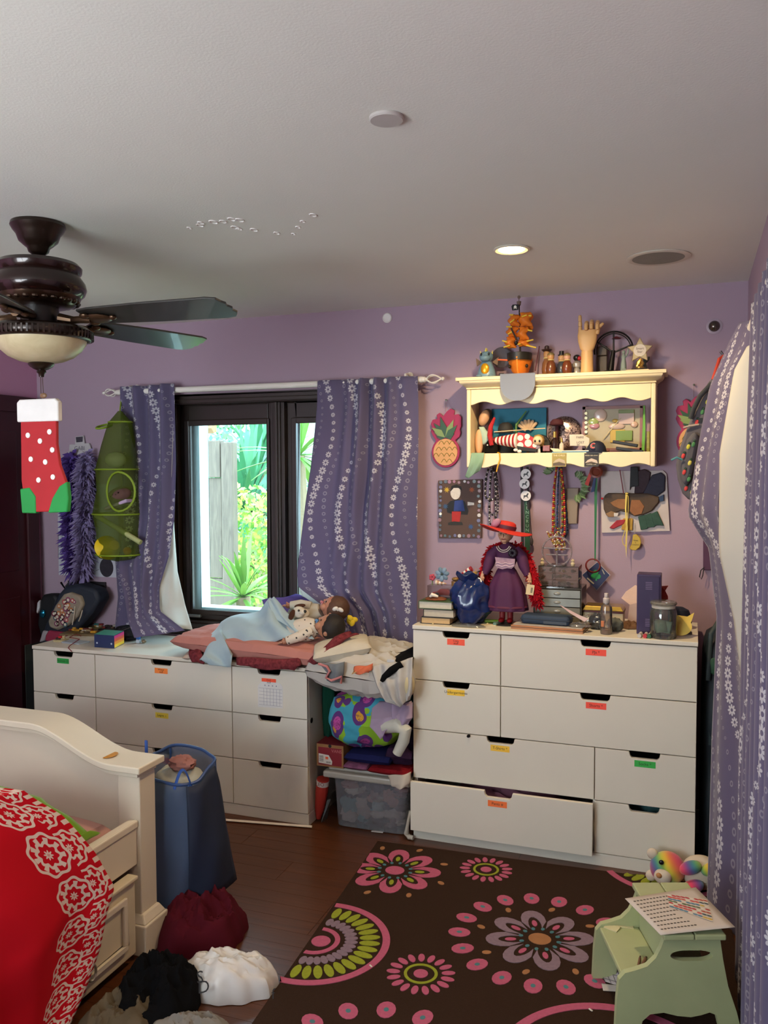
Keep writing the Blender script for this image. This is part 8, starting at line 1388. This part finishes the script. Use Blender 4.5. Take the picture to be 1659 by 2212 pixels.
# umbrella, card, floor bits
t_ = thing('umbrella', 'red folded umbrella with a white lettered band beside the bin', 'umbrella', G(697, 1770)); q = MB(); A_, B_ = G(688, 1772), W(698, 1682, .02); q.tube([A_+VZ*.01, A_.lerp(B_, .3), A_.lerp(B_, .7), B_], [.012, .024, .030, .030], 14); q.build('canopy', C('a82c20', .7), t_); q = MB(); q.tube([A_.lerp(B_, .86), A_.lerp(B_, .97)], .0315, 16); q.build('band', C('c9c0b8', .6), t_); q = MB(); q.text('LEO', .024, A_.lerp(B_, .915)+Vector((0, -.0325, 0)), VX, VZ); q.build('lettering', C('6a1c18', .6), t_, smooth=0, weld=False)
q = MB(); P = [G(694, 1778), G(706, 1770), W(714, 1726, .03), W(708, 1728, .02)]; q.add([P[0]+VZ*.004, P[1]+VZ*.004, P[2], P[3]], [(0, 1, 2, 3)]); q.one('plastic_sleeve', clear('8a949a', .5, .1, .4), 'grey plastic card sleeve leaning beside the umbrella', 'card sleeve', smooth=0, solid=.003)
q = MB(); A_, B_ = G(483, 1771, .006), G(674, 1786, .006); q.tube([A_, B_], .0065, 4, flat=1.4); q.one('white_trim_strip', C('d8cfc0', .5), 'thin white trim strip lying on the floor before the low chest', 'strip', smooth=0)
q = MB(); c = G(815, 1797, .003); q.box(c+VZ*.001, (.055, .012, .002), rot(0, 0, 6)); q.one('torn_label', C('cfcac4', .7), 'torn white paper label on the floor before the bin', 'paper scrap', smooth=0)
q = MB(); q.tube([W(886, 1752, -.03), W(880, 1785, -.03), G(878, 1800, .02), G(884, 1808, .012), G(893, 1810, .012)], [.006, .008, .012, .012, .010], 10); q.one('white_bracket', C('c0b8a8', .5), 'curved white plastic bracket at the foot of the tall chest', 'bracket')
cloth('lace_cloth', 'cream lace cloth corner hanging over the bin lid', 'cloth', [[(838, 1675, -.045), (846, 1695, -.05), (858, 1704, -.05)], [(888, 1668, -.042), (886, 1690, -.048), (880, 1700, -.05)]], 12, 10, 'c0b4a4', .004)
# ================================================================ dolls on the pink pillow
PNK = C('b47a70', .9, var=.06); FLO = C('6f2f34', .9, var=.9, sc_=70)
q = MB(); Rp = rot(0, 2, -3); px_ = -.80; pillow(q, (px_, .135, ZL+.062), (.88, .40, .12), Rp, 9, .20, .28, 60, 34, wf=6.); q.one('pink_pillow', PNK, 'dusty pink pillow under the dolls on the low chest', 'pillow')
q = MB(); pillow(q, W(722, 1408, -.07)+Vector((.0, .09, .0)), (.27, .24, .10), rot(0, -10, 24), 3, .06, .30, 26, 20); q.one('small_white_pillow', C('c4bcaa', .9), 'white pillow corner poking out of the pink pillowcase', 'pillow')
cloth('floral_hem', 'dark red floral hem of the pink pillowcase on the chest edge', 'pillowcase hem', [[(510, 1420, -.075), (512, 1434, -.085), (548, 1443, -.085)], [(648, 1422, -.075), (650, 1436, -.085), (636, 1448, -.085)]], 24, 8, '', .003, mat=FLO); cloth('floral_hem', 'dark red floral hem crossing beside the white pillow', 'pillowcase hem', [[(664, 1430, -.10), (688, 1408, -.10), (722, 1376, -.06), (756, 1364, .0)], [(686, 1434, -.10), (706, 1412, -.105), (746, 1382, -.06), (776, 1370, .0)]], 10, 24, '', .003, mat=FLO); cloth('floral_hem', 'dark red floral hem at the foot end of the pink pillow', 'pillowcase hem', [[(412, 1388, .06), (408, 1412, -.04), (416, 1430, -.055), (440, 1434, -.06)], [(432, 1376, .06), (434, 1405, -.045), (440, 1425, -.06), (450, 1428, -.06)]], 10, 20, '', .003, mat=FLO); q = MB(); pillow(q, W(412, 1420, -.01)+Vector((.03, .04, .006)), (.15, .14, .05), rot(0, 0, 20), 2, .05, .4, 16, 14); q.one('pillow_corner', C('b9a89c', .9), 'pale pillow corner at the foot end of the dolls', 'pillow')
BLK = C('9fb4bc', .85, var=.05, sheen=.3)
prof_ = [(0, 432, 1428, -.055, .0), (.12, 446, 1388, .0, .03), (.28, 478, 1345, .06, .06), (.42, 520, 1326, .10, .07), (.52, 560, 1318, .11, .07), (.60, 584, 1292, .10, .05), (.66, 600, 1312, .10, .05), (.75, 622, 1332, .12, .04), (1, 660, 1340, .13, .03)]
def fn(u, v):                       # u along the dolls, v from the chest edge over the top to the window
    _, = (0,); a = pw([(p_[0], *W(p_[1], p_[2], p_[3])) for p_ in prof_], u); fu, fv_ = pw([(0, 455, 1438), (.2, 500, 1442), (.28, 506, 1412), (.5, 560, 1392), (.75, 630, 1378), (1, 678, 1380)], u)
    top = Vector(a); fr0 = W(fu, fv_, -.085 if u < .26 else -.05+.06*u); bk = Vector((top.x-.03, .335, ZL+.03+.05*math.sin(math.pi*u)))
    if v < .5: s_ = v*2; P = fr0.lerp(top, s_); P += Vector((0, -.028*math.sin(math.pi*s_), .02*math.sin(math.pi*s_)))
    else: s_ = (v-.5)*2; P = top.lerp(bk, s_); P.z += .03*math.sin(math.pi*s_)
    return P+Vector((0, -1, .6))*(.014*(ridge(u*5.5+v*1.5, v*3, 2)-.4)+.006*math.sin(u*30+v*7))
q = MB(); q.grid(fn, 70, 44); q.one('blue_blanket', BLK, 'light blue fleece blanket over the legs of two dolls', 'blanket', solid=.004)
cloth('blue_blanket_fold', 'turned-up triangular corner of the light blue blanket', 'blanket corner', [[(578, 1300, .06), (590, 1330, .03), (640, 1368, .0)], [(592, 1290, .07), (622, 1325, .05), (668, 1378, .0)]], 14, 18, '', .006, mat=BLK)
m, t, p, o = nt('spotted_cotton'); p.inputs['Roughness'].default_value = .9; tc = nd(t, 'ShaderNodeTexCoord'); vo = nd(t, 'ShaderNodeTexVoronoi'); vo.inputs['Scale'].default_value = 42; t.links.new(tc.outputs['Object'], vo.inputs['Vector']); n = nd(t, 'ShaderNodeTexNoise'); n.inputs['Scale'].default_value = 110; t.links.new(tc.outputs['Object'], n.inputs['Vector']); t.links.new(mixc(t, mth(t, 'LESS_THAN', mth(t, 'ADD', vo.outputs['Distance'], mth(t, 'MULTIPLY', n.outputs[0], .35)), .36), lin('cfc4b4'), lin('2a2a2c')), p.inputs['Base Color']); SPT = m
def babydoll(lb, hu, hv, y, hr, skin, hairc, paci, body, bmat, arm, handp, bow=None):
    h = W(hu, hv, y); t_ = thing('baby_doll', lb, 'doll', (h.x-.15, y, ZL+.1)); SKM = C(skin, .5, var=.05)
    q = MB(); fd = Vector((-.62, -.30, .72)).normalized(); up = Vector((.75, 0, .30)); up = (up-fd*up.dot(fd)).normalized(); rt = fd.cross(up); Rm = Matrix((rt, -fd, up)).transposed()
    def hp_(x, yv, z): return h+Rm @ Vector((x*hr, yv*hr, z*hr))
    q.ell(h, (hr*.93, hr*.98, hr), Rm, 28, 18); q.ell(hp_(0, -.97, -.12), (hr*.12, hr*.14, hr*.10), Rm, 10, 6); q.ell(hp_(-.45, -.68, -.35), hr*.32, Rm, 12, 8); q.ell(hp_(.45, -.68, -.35), hr*.32, Rm, 12, 8); q.ell(hp_(0, -.72, -.68), (hr*.30, hr*.25, hr*.2), Rm, 12, 8)
    for s_ in (-1, 1): q.ell(hp_(s_*.95, .05, -.1), (hr*.12, hr*.2, hr*.24), Rm, 10, 7)
    q.build('head', SKM, t_); q = MB(); q.ell(hp_(0, .16, .17), (hr*1.04, hr*1.0, hr*1.02), Rm, 30, 20, f=lambda d: 1+.04*ridge(d.x*7, d.y*7, d.z*7)); q.build('hair', C(hairc, .7, var=.35, sc_=90), t_)
    for s_ in (-1, 1): q = MB(); q.ell(hp_(s_*.34, -.90, .10), (hr*.13, hr*.07, hr*.06), Rm, 10, 6); q.build('eye', C('1c1512', .15), t_)
    q = MB(); q.ell(hp_(0, -.98, -.42), (hr*.28, hr*.07, hr*.18), Rm, 14, 8); q.ell(hp_(0, -1.08, -.42), hr*.12, Rm, 10, 6); q.build('pacifier', C(paci, .3), t_)
    q = MB(); B_ = [W(*b_) for b_ in body]; q.tube(B_, [hr*.55, hr*.95, hr*1.0, hr*.85][:len(B_)], 18); q.build('body', bmat, t_)
    q = MB(); A_ = [W(*a_) for a_ in arm]; q.tube(A_, [hr*.40, hr*.42, hr*.34][:len(A_)], 12); q.build('arm', bmat, t_)
    hh = A_[-1]; d = (A_[-1]-A_[-2]).normalized(); sd = d.cross(VZ).normalized(); q = MB(); q.ell(hh+d*hr*.22, (hr*.26, hr*.20, hr*.22))
    for k in range(4): o1 = hh+d*hr*.36+sd*hr*(-.16+.11*k); q.tube([o1, o1+d*hr*.22+VZ*hr*.06, o1+d*hr*.38+VZ*hr*.02], [hr*.075, hr*.07, hr*.05], 7)
    q.tube([hh+d*hr*.2+VZ*hr*.16, hh+d*hr*.38+VZ*hr*.30], [hr*.08, hr*.06], 7); q.build('hand', SKM, t_)
    if bow: q = MB(); c = W(*bow[:3]); q.ell(c+Vector((-.014, 0, .006)), (.016, .008, .010), rot(0, -25)); q.ell(c+Vector((.014, 0, .002)), (.016, .008, .010), rot(0, 25)); q.ell(c, .006); q.build('hair_bow', C(bow[3], .7), t_)
babydoll('baby doll with dark hair and a blue pacifier in spotted pyjamas', 712, 1354, .055, .060, 'ad7a5e', '1c1512', '5a8ab8', [(686, 1352, .05), (668, 1358, .05), (645, 1364, .06), (622, 1364, .08)], SPT, [(672, 1362, .02), (648, 1374, -.015), (620, 1384, -.03)], None)
babydoll('baby doll with brown hair and a pink pacifier lying by the window', 722, 1314, .19, .060, 'b07a64', '54382a', 'c27a84', [(694, 1318, .18), (674, 1326, .18), (650, 1332, .18), (632, 1336, .18)], C('b9b4a8', .9), [(672, 1310, .16), (650, 1306, .15), (628, 1308, .14)], None, (730, 1318, .115, 'd8d2c8'))
c = W(760, 1340, .12); q = MB(); 
for k in range(4): a = R_(90*k+20); q.ell(c+Vector((math.cos(a)*.014, -.006*(k % 2), math.sin(a)*.012)), (.018, .010, .013), rot(0, 40*k), 12, 7)
q.one('yellow_bow', C('c9a81c', .8), 'yellow hair bow behind the dark-haired doll', 'bow')
# plush puppy on the dolls
h = W(646, 1322, .06); t_ = thing('plush_puppy', 'small white plush puppy with brown ears between the dolls', 'plush toy', h-VZ*.03); PW_ = C('cdc6b8', .95); q = MB(); q.ell(h, (.032, .028, .028)); q.ell(h+Vector((.022, -.014, .004)), (.020, .016, .015)); q.build('head', PW_, t_); q = MB(); q.ell(h+Vector((.040, -.018, .008)), (.008, .007, .008)); q.build('nose', C('14120f', .3), t_); q = MB(); q.ell(h+Vector((.012, -.028, .012)), .0055); q.build('eye', C('14120f', .2), t_)
q = MB(); q.ell(h+Vector((-.026, -.026, -.012)), (.014, .007, .030), rot(0, 25)); q.build('ear', C('4a2f22', .95), t_); q = MB(); q.ell(h+Vector((.0, .01, .028)), (.030, .012, .010), rot(0, -10)); q.build('ear', C('4a2f22', .95), t_); q = MB(); q.ell(h+Vector((.005, .03, -.012)), (.034, .03, .024)); q.build('body', PW_, t_)
# purple curtain hem lying along the sill behind the dolls
cloth('purple_throw', 'plain purple throw lying along the window sill behind the dolls', 'throw', [[(566, 1296, .40), (572, 1310, .36), (590, 1325, .30)], [(640, 1284, .40), (690, 1300, .36), (700, 1325, .30)]], 20, 10, '5a4a86', .006)
# ---- pieces that belong to another piece of bedding
def adopt(pn, *names):
    p_ = bpy.data.objects[pn]
    for n_, new in names:
        c = bpy.data.objects[n_]; c.parent = p_; c.location = c.location-p_.location; c.name = new
        for k in ('label', 'category', 'group'):
            if k in c: del c[k]
adopt('pink_pillow', ('floral_hem', 'hem'), ('floral_hem.001', 'hem'), ('floral_hem.002', 'hem')); adopt('blue_blanket', ('blue_blanket_fold', 'turned_corner')); adopt('white_pillow', ('white_sheet_end', 'pillowcase_end'))
adopt('black_leggings', ('black_strap', 'strap'), ('size_tag', 'tag')); adopt('grey_fur_trim', ('pink_ruffle', 'ruffle')); adopt('lavender_cloth', ('lavender_cloth.001', 'fold'))
q = MB(); c = W(1012, 1590, -.004); q.ell(c, (.009, .006, .007), rot(0, -30)); q.one('black_sock_tip', C('131115', .9), 'black sock tip caught above the T-shirt drawer', 'sock')
